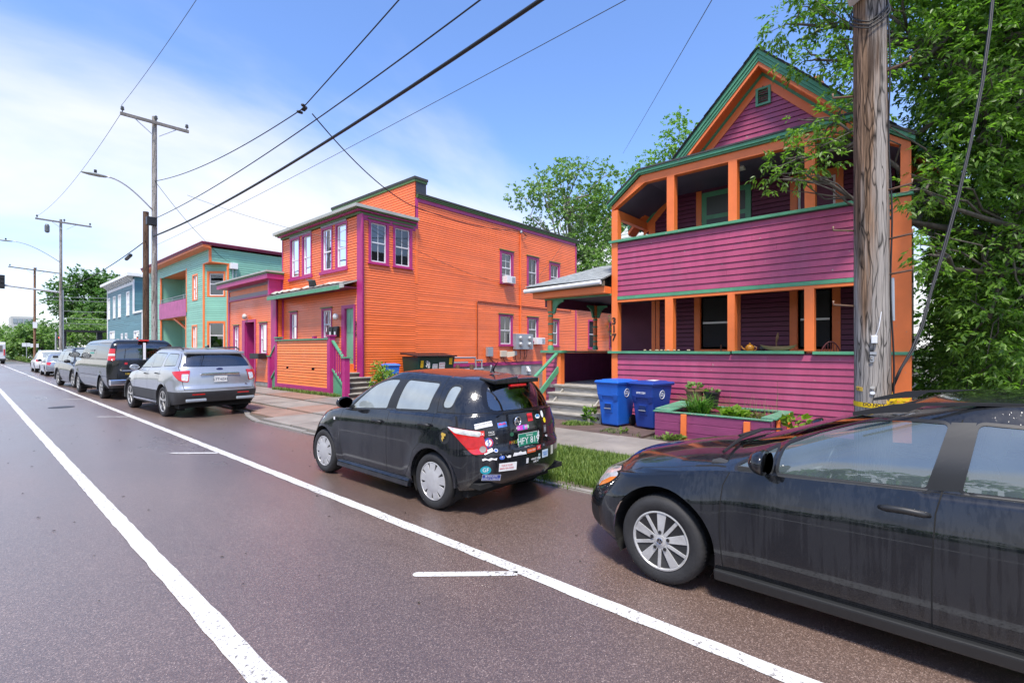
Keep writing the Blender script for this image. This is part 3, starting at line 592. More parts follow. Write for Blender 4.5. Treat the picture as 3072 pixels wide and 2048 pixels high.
# ================================================================== house 315 (orange)
O=thing('orange_house','orange clapboard two-storey house with magenta trim and dark parapet, numbered 315','house',(9.6,19,0.1))
Fo=Wall((9.6,0),(0,1),(-1,0)); So=Wall((0,15.87),(1,0),(0,-1))
# front, ground floor
lw=[(20.95,21.5,2.15,3.27),(17.98,18.66,2.15,3.27)]
dr=(16.28,17.0,1.0,3.28)
siding(Fo,16.05,22.37,0.2,4.15,M_ORS,O,holes=[hole(*q) for q in lw]+[hole(*dr,c=0.1)],exp=0.10)
uw=[(20.74,21.49,4.87,6.48),(19.66,20.35,4.87,6.48),(17.95,18.67,4.87,6.48),(16.84,17.56,4.87,6.48)]
siding(Fo,16.05,22.37,4.15,6.62,M_ORS,O,holes=[hole(*q) for q in uw],exp=0.10)
for q in lw: window(Fo,*q,O,M_MAG,cw=0.075,head=M_DGR,cols=2,lowcols=1,gl=G_WIN2,curtain=('sides',M_BLIND,0))
for i,q in enumerate(uw):
    window(Fo,*q,O,M_MAG,cw=0.08,cols=1,mid=0.45,curtain=('drape',M_CURT,0.0 if i!=3 else 0.2),sill=False)
for a0,a1 in ((19.5,21.68),(16.72,18.86)):
    wbox(Fo,O,'sill_board',M_MAG,a0,a1,4.70,4.81,0,0.07,bevel=0.006); wbox(Fo,O,'head_board',mat('grey lavender trim',(0.28,0.25,0.28),0.5),a0+.1,a1-.1,6.562,6.64,0,0.045)
wbox(Fo,O,'corner_board',M_MAG,15.72,16.06,0.3,6.64,-0.02,0.035); wbox(Fo,O,'corner_board',M_MAG,22.22,22.36,0.2,4.0,-0.02,0.03)
wbox(Fo,O,'corner_board',M_MAG,22.30,22.37,4.2,6.64,-0.02,0.03)
# door
d=wbox(Fo,O,'door',mat('mint door paint',(0.20,0.42,0.26),0.4,var=0.06,vscale=2),16.30,16.92,1.18,3.25,-0.10,-0.05)
for (a0,a1,z0,z1) in ((16.37,16.57,2.35,3.1),(16.65,16.85,2.35,3.1),(16.37,16.57,1.35,2.2),(16.65,16.85,1.35,2.2)): wbox(Fo,d,'door_panel',MATS['mint door paint'],a0,a1,z0,z1,-0.052,-0.038,bevel=0.008)
MB().lathe([(.01,0),(.028,.02),(.03,.05),(.012,.065)],(9.64,16.86,2.08),10,axis='X').build('door_knob',mat('brass',(0.6,0.42,0.15),0.3,metal=1),d)
lettering('door_number','1',0.2,(9.647,16.42,2.95),(0,-1,0),(0,0,1),M_BLK,d,extrude=0.003)
for (a0,a1,z0,z1) in ((16.92,17.16,1.0,3.38),(16.22,16.30,1.0,3.38),(16.30,16.92,3.25,3.38)): wbox(Fo,O,'door_frame',M_MAG,a0,a1,z0,z1,-0.10,0.04)
wbox(Fo,O,'threshold',M_ORS,16.25,17.1,0.85,1.175,-0.1,0.06)
MB().lathe([(.05,0),(.11,.03),(.13,.09),(.10,.16),(.03,.19)][::-1],(9.36,17.38,2.97),14,axis='X').build('globe_light',M_LAMP,O,auto=60)
for j,y in enumerate((17.80,17.44)):
    b=wbox(Fo,O,'mailbox',M_BLK,y-0.14,y+0.14,2.2,2.5,0.03,0.15,bevel=0.015); wbox(Fo,b,'lid',M_BLKM,y-0.15,y+0.15,2.46,2.60,0.028,0.13,bevel=0.02); wbox(Fo,b,'label',M_WHT,y-0.05,y+0.05,2.28,2.40,0.151,0.154)
for ch_,z in (('3',2.66),('1',2.47),('5',2.27)): lettering('number',ch_,0.21,(9.565,16.13,z),(0,-1,0),(0,0,1),MATS['black house number'],O,extrude=0.006,bold=0.006)
# pent roof over the ground floor, torn felt
mb=MB(); mb.prism([(9.02,16.05,4.03),(9.59,16.05,4.22),(9.59,16.05,4.28),(9.0,16.05,4.09)],(0,6.55,0)); pr=mb.build('pent_roof',M_LGR,O)
MB().box((9.0,16.28,3.90),(9.05,22.6,4.03)).build('pent_fascia',M_GRT,pr); MB().box((8.99,16.04,3.93),(9.045,16.28,4.10)).build('fascia_end',M_LGR,pr)
MB().box((9.05,16.06,3.95),(9.58,22.5,3.985)).build('pent_soffit',M_PUR2,pr)
mb=MB(); rr=random.Random(5); prev=None
for i in range(40):
    y=16.1+i*0.163; lift=0.02+max(0,rr.gauss(0.03,0.03))*(1 if i>3 else 0.3); row=[(8.985,y,4.105+lift*0.5),(9.2,y,4.17+lift),(9.42,y,4.24+lift*0.5),(9.585,y,4.295)]
    if prev: [mb.poly([prev[k],prev[k+1],row[k+1],row[k]]) for k in range(3)]
    prev=row
mb.build('roof_felt',M_LGR,pr,auto=60)
mb=MB(); mb.poly([(8.98,18.55,4.16),(9.25,18.45,4.2),(9.1,18.3,4.42),(8.92,18.5,4.38)]); mb.poly([(8.92,18.5,4.38),(9.1,18.3,4.42),(8.95,18.85,4.50)]); mb.build('torn_flap',M_ROOF,pr)
# cornice and flat roof of the front bay
mb=MB(); mb.prism([(9.575,15.83,6.64),(9.30,15.60,6.83),(9.30,15.60,6.90),(9.575,15.83,6.9)],(0,7.0,0)); 
cn=MB()
for (z0,z1,p,m) in ((6.645,6.735,0.07,1),(6.737,6.785,0.18,0),(6.787,6.825,0.26,1),(6.827,6.935,0.34,2)):
    cn.box((9.6-p,15.87-p*0.75,z0),(12.06,22.37+p*0.75,z1),m)
cn.build('bay_cornice',[M_MAG,M_DGR,M_LGR],O)
# street-side parapet of the main block
Pm=Wall((12.05,0),(0,1),(-1,0)); siding(Pm,15.87,22.37,6.94,8.46,M_ORS,O,exp=0.105); 
MB().box((12.06,15.885,6.9),(12.62,22.36,8.46)).build('parapet_core',M_ORS,O)
MB().box((12.09,15.865,7.82),(12.60,15.884,8.46)).build('parapet_end_flashing',mat('dark flashing',(0.03,0.035,0.045),0.4),O)
MB().box((11.98,15.80,8.56),(12.66,22.5,8.66)).build('parapet_cap',M_ROOF,O); MB().box((12.0,15.83,8.462),(12.64,22.45,8.558)).build('parapet_trim',M_DGR,O)
# long side wall
XE=23.45
sw1=[(10.02,10.70,4.98,6.43),(11.09,11.79,4.98,6.43)]
sw2=[(17.15,17.87,4.98,6.35),(19.17,19.87,4.98,6.36),(21.05,21.75,5.0,6.30)]
sw3=[(17.05,17.85,1.97,3.31),(19.17,19.87,2.2,3.28),(20.96,21.70,1.96,3.26)]
siding(So,9.72,12.06,0.35,6.56,M_ORS,O,holes=[hole(*q) for q in sw1],exp=0.092,name='siding')
siding(So,12.17,XE,1.12,7.66,M_ORS,O,holes=[hole(*q) for q in sw2+sw3],exp=0.092,seed=2)
siding(So,12.06,12.17,0.35,1.12,M_ORS,O,exp=0.092)
wbox(So,O,'joint_board',M_ORS,12.05,12.18,4.35,7.5,0,0.024)
siding(So,12.05,12.18,1.12,4.35,M_ORS,O,exp=0.092)
wbox(So,O,'corner_board',M_MAG,9.57,9.72,0.3,6.64,-0.02,0.03); wbox(So,O,'corner_board',M_MAG,12.05,12.17,6.56,7.80,0,0.03)
wbox(So,O,'corner_board',M_MAG,XE-0.06,XE+0.05,1.0,7.8,0,0.03)
wbox(So,O,'head_trim',M_MAG,9.72,12.05,6.45,6.64,0,0.028)
wbox(So,O,'rake_trim',M_MAG,12.17,XE+0.05,7.66,7.81,0,0.03); 
mb=MB(); So.box(mb,12.1,XE+0.15,7.812,7.87,-0.1,0.07); So.box(mb,12.1,XE+0.17,7.872,7.93,-0.1,0.11); mb.build('side_cornice',M_DGR,O)
wbox(So,O,'roof_edge',M_ROOF,12.1,XE+0.2,7.932,8.0,-0.15,0.15)
MB().box((12.1,15.9,7.7),(XE,22.37,7.95)).build('flat_roof',M_ROOF,O)
wbox(So,O,'water_table',M_MAG,12.0,XE,0.96,1.115,0,0.03); wbox(So,O,'foundation',M_CONC,12.0,XE+6,-0.05,0.955,-0.3,-0.01)
MB().box((12.1,22.3,0),(XE,22.37,7.7)).build('far_side_wall',M_ORS,O); MB().box((9.62,22.3,0),(12.1,22.37,6.8)).build('far_side_wall',M_ORS,O); MB().box((XE-0.1,15.9,0),(XE,22.3,7.7)).build('rear_wall',M_ORS,O)
MB().box((9.62,15.9,4.16),(12.1,22.3,4.2)).build('inner_floor',M_INT,O); MB().box((12.1,16.0,4.0),(XE,22.3,4.1)).build('inner_floor',M_INT,O)
for q in sw1: window(So,*q,O,M_MAG,cw=0.10,head=M_DGR,cols=2,mid=0.5,gl=G_WIN2 if q[0]<10.5 else G_WIN,curtain=('drape',M_CURT,0) if q[0]>10.5 else None)
ac=[]
for i,q in enumerate(sw2): window(So,*q,O,M_MAG,cw=0.13,head=M_DGR,cols=2,rows=2 if i==0 else 1,curtain=('sides' if i<2 else 'drape',M_CURT,0),gl=G_WIN2 if i==0 else G_WIN)
for i,q in enumerate(sw3): window(So,*q,O,M_MAG,cw=0.10,head=M_DGR,cols=2,lowcols=2 if i<1 else 1,curtain=(('blind',M_BLIND,0) if i==0 else ('drape',M_CURT,0) if i==1 else None),gl=G_WIN2 if i!=1 else G_WIN)
# rear extension further back
siding(So,XE+0.05,29.5,0.96,4.2,M_ORS,O,holes=[hole(24.85,25.5,1.85,3.4),hole(27.3,28.0,1.85,3.4)],exp=0.092)
window(So,24.85,25.5,1.85,3.4,O,M_MAG,cw=0.1,cols=2,gl=G_WIN2); window(So,27.3,28.0,1.85,3.4,O,M_MAG,cw=0.1,cols=2,gl=G_WIN2)
wbox(So,O,'extension_eave',M_DGR,XE,29.7,4.2,4.45,-0.2,0.2); MB().box((XE,15.9,0.9),(29.5,21,4.2)).build('extension_core',M_INT,O)
for i,(x0,z0) in enumerate(((17.2,4.90),(19.55,1.98))):
    t=thing('air_conditioner','white window air conditioner in the %s orange wall window'%('upper' if i==0 else 'lower'),'air conditioner',(x0+.3,15.75,z0),group='window air conditioners on the orange wall')
    wbox(So,t,'case',M_WHT,x0,x0+0.62,z0,z0+0.34,0.0,0.32,bevel=0.012); 
    for k in range(7): wbox(So,t,'fin',M_GREYM,x0+0.36,x0+0.59,z0+0.04+k*0.038,z0+0.06+k*0.038,0.321,0.326)
# stoop with solid front
S=thing('front_stoop','solid orange clapboard stoop with magenta posts and side stairs at door 315','stoop',(9,18.2,0.1))
Fs=Wall((8.5,0),(0,1),(-1,0))
hl=[(19.25,19.45,0.98,1.10),(17.12,17.34,0.98,1.10)]
siding(Fs,16.2,20.3,0.36,2.06,mat('salmon orange siding paint',(0.88,0.22,0.055),0.42,isl=0.1,var=0.06,vscale=1.5,bump=0.08,bscale=40,rvar=0.08),S,holes=[(a,b,c,e) for a,b,c,e in hl],exp=0.10,depth=0.018)
wbox(Fs,S,'base_board',M_MAG,16.2,20.3,0.08,0.36,-0.04,0.022); wbox(Fs,S,'cap_board',M_GRT,16.1,20.42,2.06,2.105,-0.16,0.06,bevel=0.004)
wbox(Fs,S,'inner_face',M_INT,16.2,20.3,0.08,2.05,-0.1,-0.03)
MB().box((8.62,16.2,0.05),(9.58,20.3,0.85)).build('landing',M_WOODG,S)
for a in (15.98,20.28):
    p=wbox(Fs,S,'newel',M_MAG,a,a+0.2,0.08,2.17,-0.18,0.03,bevel=0.008); wbox(Fs,p,'newel_cap',M_GRT if a>18 else M_MAG,a-.03,a+.23,2.17,2.22,-0.21,0.06,bevel=0.008)
for a in (18.45,): wbox(Fs,S,'inner_newel',M_MAG,a,a+.14,1.9,2.24,-0.75,-0.62)
for (a0,z0t,a1,z1t,nm) in ((15.98,2.02,15.02,1.38,'near'),(20.48,2.02,21.2,1.38,'far')):
    n=MB(); aN=15.0 if nm=='near' else 21.05; q=wbox(Fs,S,'newel',M_MAG,aN,aN+0.17,0.05,1.42,-0.17,0.02,bevel=0.006); wbox(Fs,q,'newel_cap',M_GRT,aN-.03,aN+.2,1.42,1.46,-0.2,0.05)
    MB().bar(Fs.p(a0,z0t,-.08),Fs.p(a1+(0.17 if nm=='near' else 0),z1t,-.08),0.10,0.045).build('handrail',M_GRT,S)
    lo0=1.02 if nm=='near' else 1.0; lo1=0.42
    MB().bar(Fs.p(a0,lo0,-.08),Fs.p(a1+(0.17 if nm=='near' else 0),lo1,-.08),0.06,0.06).build('bottom_rail',M_GRT,S)
    for k in range(7):
        t=(k+.6)/7.4; a=a0+(a1-a0)*t; zt=z0t+(z1t-z0t)*t-0.03; zb=lo0+(lo1-lo0)*t; wbox(Fs,S,'baluster',M_MAG,a-.018,a+.018,zb,zt,-0.10,-0.062)
    a0_,a1_=(15.17,15.98) if nm=='near' else (20.48,21.05)
    mb=MB(); mb.prism([Fs.p(a0_,0.05,-.1),Fs.p(a1_,0.05,-.1),Fs.p(a1_,1.0 if nm=='near' else 0.45,-.1),Fs.p(a0_,0.42 if nm=='near' else 1.0,-.1)],(0.03,0,0)); mb.build('stair_panel',M_GRT,S)
for k in range(5):   # treads up from the driveway side
    z=0.22+k*0.165; y=14.95+k*0.23; MB().box((8.62,y,z-0.04),(9.95,y+0.27,z)).build('tread',M_WOODG,S,bevel=0.006); MB().box((8.66,y+.03,z-0.19),(9.9,y+0.06,z-0.04)).build('riser',mat('dark stair riser',(0.10,0.075,0.06),0.8,var=0.3),S)

# ================================================================== pink one-storey shop
T=thing('store_building','salmon pink one-storey clapboard building with deep magenta cornice','building',(9.37,25.4,0.1))
Ft=Wall((9.37,0),(0,1),(-1,0)); St=Wall((0,22.40),(1,0),(0,-1))
tw=[(26.98,27.6,1.55,2.88),(23.5,24.25,1.55,2.9)]
siding(Ft,22.95,28.35,0.2,4.28,M_ORS,T,holes=[hole(*q) for q in tw]+[(24.75,26.5,0,3.1)],exp=0.10)
for q in tw: window(Ft,*q,T,M_MAG,cw=0.07,head=M_DGR,cols=2,lowcols=1,curtain=('drape',M_CURT,0.5 if q[0]<25 else 0.3))
for (a0,a1,z0,z1) in ((26.1,26.45,0.15,3.05),(24.75,24.9,0.15,3.05),(24.75,26.45,3.05,3.17)): wbox(Ft,T,'door_frame',M_MAG,a0,a1,z0,z1,-0.05,0.04)
wbox(Ft,T,'entry_reveal',M_MAG,26.05,26.1,0.15,3.05,-0.9,-0.05); wbox(Ft,T,'entry_back',M_ORS,24.9,26.05,0.15,3.05,-0.95,-0.9)
Fb=Wall((10.26,0),(0,1),(-1,0)); siding(Fb,24.9,26.05,0.15,3.05,M_ORS,T,exp=0.10)
mbx=wbox(Fb,T,'mailbox',M_BLK,25.1,25.55,1.5,1.85,0.02,0.14,bevel=0.02)
MB().lathe([(.05,0),(.12,.03),(.14,.10),(.10,.18),(.03,.2)][::-1],(9.12,25.78,3.33),14,axis='X').build('globe_light',mat('grey globe glass',(0.5,0.5,0.48),0.3),T,auto=60)
for (z0,z1,m,d) in ((4.28,4.46,MATS['grey lavender trim'],0.03),(4.46,4.72,M_ORT,0.012),(4.72,4.98,MATS['grey lavender trim'],0.03)): wbox(Ft,T,'frieze_band',m,22.95,28.3,z0+.002,z1,0,d)
wbox(Ft,T,'frieze_line',M_MAG,22.95,28.3,4.2,4.28,0,0.045)
wbox(Ft,T,'pier',M_MAG,22.42,22.95,0.2,5.0,-0.02,0.05); wbox(Ft,T,'corner_board',M_MAG,28.2,28.4,0.2,5.0,-0.02,0.04)
siding(St,9.42,9.60,0.2,4.9,M_ORS,T,exp=0.10); wbox(St,T,'side_fascia',M_MAG,9.0,11.9,4.15,5.0,-0.1,0.02)
cn=MB(); cn.box((8.86,22.22,4.85),(12.4,28.6,5.06),0); cn.box((8.84,22.2,5.062),(12.42,28.65,5.13),1); cn.box((8.8,22.16,5.132),(12.45,28.7,5.20),2); cn.build('cornice',[M_MAG,M_DGR,M_LGR],T)
MB().box((9.45,22.42,0),(20,22.5,4.9)).build('side_wall',M_ORS,T); MB().box((9.45,28.25,0),(20,28.33,4.9)).build('side_wall',M_ORS,T); MB().box((12.3,22.4,4.7),(20,28.4,5.0)).build('rear_roof',M_ROOF,T); MB().box((19.9,22.4,0),(20,28.4,4.9)).build('rear_wall',M_ORS,T)
t=thing('air_conditioner','black window air conditioner on the salmon pink front','air conditioner',(9.2,24,1.28)); wbox(Ft,t,'case',M_BLKM,23.45,24.5,1.28,1.53,0.05,0.4,bevel=0.015); wbox(Ft,t,'grille',M_BLK,23.5,24.0,1.32,1.5,0.401,0.406)
wbox(Ft,T,'foundation',M_CONC,22.42,28.4,-0.05,0.2,-0.2,0.0)

# ================================================================== mint green corner house
GH=thing('mint_house','mint green clapboard house with orange trim, balcony and chamfered corner','house',(9.3,37,0.1))
Fg=Wall((9.3,0),(0,1),(-1,0)); Sg=Wall((0,31.15),(1,0),(0,-1)); 
recU=(35.4,41.5,4.05,6.78); recL=(35.5,41.5,0.2,3.8)
gw=[(33.38,34.15,4.72,6.15),(33.45,34.25,1.75,3.1)]
siding(Fg,32.25,44.6,0.3,6.72,M_TEAL,GH,holes=[hole(*q) for q in gw]+[recU,recL],exp=0.125)
siding(Fg,31.2,44.6,6.72,7.6,M_TEAL,GH,exp=0.125)
for q in gw: window(Fg,*q,GH,M_ORT,cw=0.10,cols=1,mid=0.5,curtain=('drape',M_CURT,0.5),sill=False)
ca=(9.3,32.25); cb=(10.28,31.15); cl=math.hypot(cb[0]-ca[0],cb[1]-ca[1])
Cg=Wall(ca,(cb[0]-ca[0],cb[1]-ca[1]),(-(ca[1]-cb[1]),-(cb[0]-ca[0])))
cw_=[(0.33,1.18,4.85,6.15),(0.33,1.18,1.75,3.25)]
siding(Cg,0,cl,0.3,6.66,M_TEAL,GH,holes=[hole(*q) for q in cw_],exp=0.125)
for q in cw_: window(Cg,*q,GH,M_ORT,cw=0.11,cols=1,mid=0.52,curtain=('sides',M_CURT,0),gl=G_WIN2,sill=False)
wbox(Cg,GH,'corner_board',M_ORT,-0.02,0.09,0.3,6.66,0,0.04); wbox(Cg,GH,'corner_board',M_ORT,cl-0.10,cl+0.02,0.3,6.66,0,0.04)
mb=MB(); mb.prism([(9.28,31.13,6.66),(10.3,31.13,6.66),(9.28,32.3,6.66)],(0,0,0.06)); mb.build('corner_soffit',M_ORT,GH)
wbox(Fg,GH,'corner_board',M_ORT,31.15,31.27,6.72,7.62,-0.02,0.03); wbox(Sg,GH,'corner_board',M_ORT,9.28,9.38,6.72,7.62,0,0.03)
siding(Sg,10.28,20,0.3,7.5,M_TEAL,GH,exp=0.125); siding(Sg,9.38,10.28,6.72,7.5,M_TEAL,GH,exp=0.125)
cn=MB(); cn.prism([(8.9,30.95,7.50),(9.3,30.95,7.42),(9.3,30.95,7.6),(8.9,30.95,7.6)],(0,14.0,0),0); cn.box((8.86,30.92,7.602),(20.2,45,7.70),1); cn.box((8.82,30.88,7.702),(20.25,45.05,7.76),1)
cn.build('eaves',[M_ORT,mat('maroon roof edge',(0.20,0.02,0.06),0.5,var=0.1)],GH)
# recessed balcony and porch
Rb=Wall((10.6,0),(0,1),(-1,0))
for (a0,a1,z0,z1) in (recU,recL):
    siding(Rb,a0,a1,z0,z1,M_TEAL,GH,holes=[hole(38.4,39.6,z0+.4,z0+2.3)],exp=0.125); 
    window(Rb,38.4,39.6,z0+.45,z0+2.25,GH,M_ORT,cw=0.14,cols=1,curtain=('drape',M_CURT,0.4),sill=False)
    mb=MB(); mb.box((9.3,a1,z0),(10.6,a1+.04,z1)); mb.build('recess_side',M_TEAL,GH); MB().box((9.3,a0-.04,z0),(10.6,a0,z1)).build('recess_side',M_ORT,GH)
    MB().box((9.3,a0,z1),(10.6,a1,z1+.05)).build('recess_ceiling',M_ORT,GH)
    for a in (a0-0.02,a1-0.10): wbox(Fg,GH,'recess_trim',M_ORT,a,a+0.14,z0,z1,-0.05,0.03)
MB().box((9.3,35.4,3.85),(10.6,41.5,4.0)).build('balcony_floor',M_WOODG,GH)
for k in range(48):
    a=35.42+k*0.1285; wbox(Fg,GH,'balcony_board',mat('pink purple balcony paint',(0.42,0.10,0.26),0.5,var=0.15,vscale=3),a,a+.126,3.83,4.9,0.035,0.065+0.004*(k%2))
rl=MB()
for z in (5.0,5.16): rl.tube([Fg.p(35.42,z,0.02),Fg.p(41.6,z,0.02)],0.022,6)
for a in (36.0,38.5,41.2): rl.tube([Fg.p(a,4.85,0.02),Fg.p(a,5.18,0.02)],0.02,6)
rl.build('balcony_rail',M_GREYM,GH)
MB().bar(Fg.p(38.6,3.8,-.1),Fg.p(35.7,2.6,-.5),0.1,0.12).build('brace',M_ORT,GH)
MB().box((9.35,44.4,0),(20,44.5,7.6)).build('far_wall',M_TEAL,GH); MB().box((19.9,31.2,0),(20,44.5,7.6)).build('rear_wall',M_TEAL,GH); MB().box((10.7,32.3,3.85),(19.9,44.4,3.95)).build('inner_floor',M_INT,GH)
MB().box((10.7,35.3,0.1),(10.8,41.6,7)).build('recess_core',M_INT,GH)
mt_=thing('meter_mast','white service box with conduit on the mint green side wall','meter box',(10.5,31,6.4)); wbox(Sg,mt_,'box',M_WHT,10.3,10.7,6.4,6.75,0.02,0.25,bevel=0.02); mb=MB(); mb.tube([(10.45,31.0,6.4),(10.45,31.0,5.2)],0.03,6); mb.tube([(10.62,31.0,6.4),(10.62,31.0,5.2)],0.02,6); mb.build('conduit',M_GREYM,mt_)

# ================================================================== blue grey house
BH=thing('blue_house','blue grey clapboard house with white bracketed cornice','house',(9.2,54,0.1))
Fl=Wall((9.2,0),(0,1),(-1,0)); Sl=Wall((0,49.0),(1,0),(0,-1))
bw=[(58.7,59.4,4.65,6.45),(56.25,57.1,4.65,6.45),(54.0,54.9,4.65,6.45),(50.7,51.6,4.65,6.45)]
bl=[(47.3,48.9,1.2,3.1),(51.5,52.1,1.2,3.0),(53.2,53.7,1.2,3.0),(56.6,58.6,0.4,3.3)]
siding(Fl,49.2,59.8,4.62,7.15,M_BLU,BH,holes=[hole(*q) for q in bw],exp=0.16); siding(Fl,46.1,59.8,0.3,4.62,M_BLU,BH,holes=[hole(*q) for q in bl],exp=0.16)
for q in bw+bl: window(Fl,*q,BH,M_WHT,cw=0.11,cols=1,gl=G_WIN2,curtain=('blind',M_BLIND,0.3),sill=q in bw)
wbox(Fl,BH,'corner_board',M_WHT,48.95,49.3,4.6,7.4,-.02,0.05); wbox(Fl,BH,'corner_board',M_WHT,59.6,59.85,0.3,7.4,-.02,0.05); wbox(Fl,BH,'corner_board',M_WHT,46.0,46.25,0.3,4.6,-.02,0.05); wbox(Fl,BH,'wing_cap',M_WHT,46.0,49.0,4.6,4.75,-.1,0.08)
wbox(Fl,BH,'frieze',M_WHT,49.2,59.7,7.0,7.25,0,0.04); siding(Fl,49.2,59.8,7.25,7.6,M_BLU,BH,exp=0.16)
wbox(Fl,BH,'cornice',M_WHT,48.6,60.3,7.62,7.85,-0.3,0.5)
for k in range(13):
    a=49.4+k*0.82; mb=MB(); mb.prism([Fl.p(a,7.62,0.02),Fl.p(a,7.62,0.4),Fl.p(a,7.5,0.36),Fl.p(a,7.3,0.12),Fl.p(a,7.2,0.02)],(0,0.16,0)); mb.build('cornice_bracket',M_WHT,BH)
siding(Sl,9.2,19,4.6,7.6,M_BLU,BH,exp=0.16); wbox(Sl,BH,'side_cornice',M_WHT,8.8,19,7.6,7.8,-.1,.2); MB().box((9.3,46.1,4.3),(19,49.0,4.6)).build('wing_roof',M_ROOF,BH)
MB().box((9.3,49.1,7.5),(19,60,7.7)).build('flat_roof',M_ROOF,BH); Sw=Wall((0,46.05),(1,0),(0,-1)); siding(Sw,9.2,19,0.3,4.6,M_BLU,BH,exp=0.16); MB().box((9.25,59.8,0),(19,59.9,7.6)).build('far_wall',M_BLU,BH); MB().box((18.9,46,0),(19,59.8,7.6)).build('rear_wall',M_BLU,BH)
# ================================================================== cars
def car_paint(name,col,metal=0.0,rough=0.22,dirt=0.35,flake=0.0,dcol=(0.10,0.095,0.085),spec=0.4):
    """clear-coated paint, wet: beads and run marks break the gloss"""
    m=bpy.data.materials.new(name); m.use_nodes=True; t=m.node_tree; b=t.nodes['Principled BSDF']; ln=t.links.new
    b.inputs['Metallic'].default_value=metal; b.inputs['Coat Weight'].default_value=1.0; b.inputs['Coat Roughness'].default_value=0.03; b.inputs['Specular IOR Level'].default_value=spec
    tcn=t.nodes.new('ShaderNodeTexCoord'); P=tcn.outputs['Object']
    mp=t.nodes.new('ShaderNodeMapping'); mp.inputs['Scale'].default_value=(48,48,1.6); ln(P,mp.inputs[0])
    n=t.nodes.new('ShaderNodeTexNoise'); n.inputs['Scale'].default_value=1.0; n.inputs['Detail'].default_value=3; ln(mp.outputs[0],n.inputs[0])
    n2=t.nodes.new('ShaderNodeTexNoise'); n2.inputs['Scale'].default_value=2.2; n2.inputs['Detail'].default_value=5; ln(P,n2.inputs[0])
    mu=t.nodes.new('ShaderNodeMath'); mu.operation='MULTIPLY'; ln(n.outputs['Fac'],mu.inputs[0]); ln(n2.outputs['Fac'],mu.inputs[1])
    mr=t.nodes.new('ShaderNodeMapRange'); mr.inputs['From Min'].default_value=0.21; mr.inputs['From Max'].default_value=0.27; mr.inputs['To Max'].default_value=dirt; ln(mu.outputs[0],mr.inputs[0])
    mx=t.nodes.new('ShaderNodeMixRGB'); mx.inputs[1].default_value=(*col,1); mx.inputs[2].default_value=(*dcol,1); ln(mr.outputs[0],mx.inputs[0]); ln(mx.outputs[0],b.inputs['Base Color'])
    r=t.nodes.new('ShaderNodeMapRange'); r.inputs['From Min'].default_value=0.2; r.inputs['From Max'].default_value=0.45; r.inputs['To Min'].default_value=0.02; r.inputs['To Max'].default_value=0.16; ln(mu.outputs[0],r.inputs[0]); ln(r.outputs[0],b.inputs['Coat Roughness'])
    b.inputs['Roughness'].default_value=rough
    v=t.nodes.new('ShaderNodeTexVoronoi'); v.inputs['Scale'].default_value=85; ln(P,v.inputs[0])   # rain beads
    vr=t.nodes.new('ShaderNodeMapRange'); vr.inputs['From Min'].default_value=0.12; vr.inputs['From Max'].default_value=0.30; vr.inputs['To Min'].default_value=1; vr.inputs['To Max'].default_value=0; ln(v.outputs['Distance'],vr.inputs[0])
    s=t.nodes.new('ShaderNodeSeparateColor'); ln(v.outputs['Color'],s.inputs[0]); gt=t.nodes.new('ShaderNodeMath'); gt.operation='GREATER_THAN'; gt.inputs[1].default_value=0.62; ln(s.outputs[0],gt.inputs[0])
    bb=t.nodes.new('ShaderNodeMath'); bb.operation='MULTIPLY'; ln(vr.outputs[0],bb.inputs[0]); ln(gt.outputs[0],bb.inputs[1])
    bp=t.nodes.new('ShaderNodeBump'); bp.inputs['Strength'].default_value=0.22; bp.inputs['Distance'].default_value=0.0015; ln(bb.outputs[0],bp.inputs['Height']); ln(bp.outputs[0],b.inputs['Coat Normal'])
    MATS[name]=m; return m
PB_GOLF=car_paint('wet black paint',(0.006,0.007,0.009),dirt=0.42,dcol=(0.024,0.026,0.029),spec=0.1); PB_SCION=car_paint('wet blue black paint',(0.006,0.007,0.010),dirt=0.55,dcol=(0.024,0.025,0.027),spec=0.1); PB_SILV=car_paint('silver paint',(0.42,0.44,0.47),0.6,0.3,0.15,dcol=(0.30,0.31,0.33)); PB_VAN=car_paint('black van paint',(0.006,0.007,0.008),dirt=0.4,dcol=(0.02,0.02,0.02),spec=0.1); PB_WHITE=car_paint('white car paint',(0.62,0.64,0.66),0.0,0.3,0.1,dcol=(0.4,0.4,0.4)); PB_GREY=car_paint('silver blue paint',(0.30,0.34,0.39),0.5,0.3,0.1); PB_DGREY=car_paint('dark graphite paint',(0.018,0.021,0.026),0.2,0.3,0.25)
M_TYRE=mat('tyre rubber',(0.018,0.018,0.019),0.75,var=0.25,vscale=8,bump=0.25,bscale=60); M_SEAM=mat('panel gap',(0.003,0.003,0.003),0.9); M_TRIM=mat('black trim',(0.014,0.015,0.016),0.5,var=0.15); M_ALLOY=mat('alloy wheel',(0.47,0.47,0.46),0.38,metal=0.35,var=0.12,vscale=9,dirt=0.35,dcol=(0.12,0.09,0.07),dscale=6); M_HUBC=mat('silver hubcap',(0.46,0.46,0.46),0.4,metal=0.3,var=0.08,vscale=7,dirt=0.25,dcol=(0.2,0.18,0.16),dscale=5); M_CHROME=mat('chrome',(0.75,0.75,0.77),0.12,metal=1.0); M_DARK=mat('wheel well black',(0.006,0.006,0.006),0.95)
M_RED=mat('red lamp lens',(0.50,0.008,0.010),0.12,coat=1.0,var=0.15,vscale=30); M_CLR=mat('clear lamp lens',(0.62,0.62,0.62),0.1,metal=0.3,coat=1.0,var=0.3,vscale=25); M_AMB=mat('amber lens',(0.75,0.20,0.02),0.15,coat=1.0); M_SEAT=mat('dark seat cloth',(0.035,0.036,0.038),0.9,var=0.2); M_LSEAT=mat('grey seat cloth',(0.16,0.17,0.18),0.9)
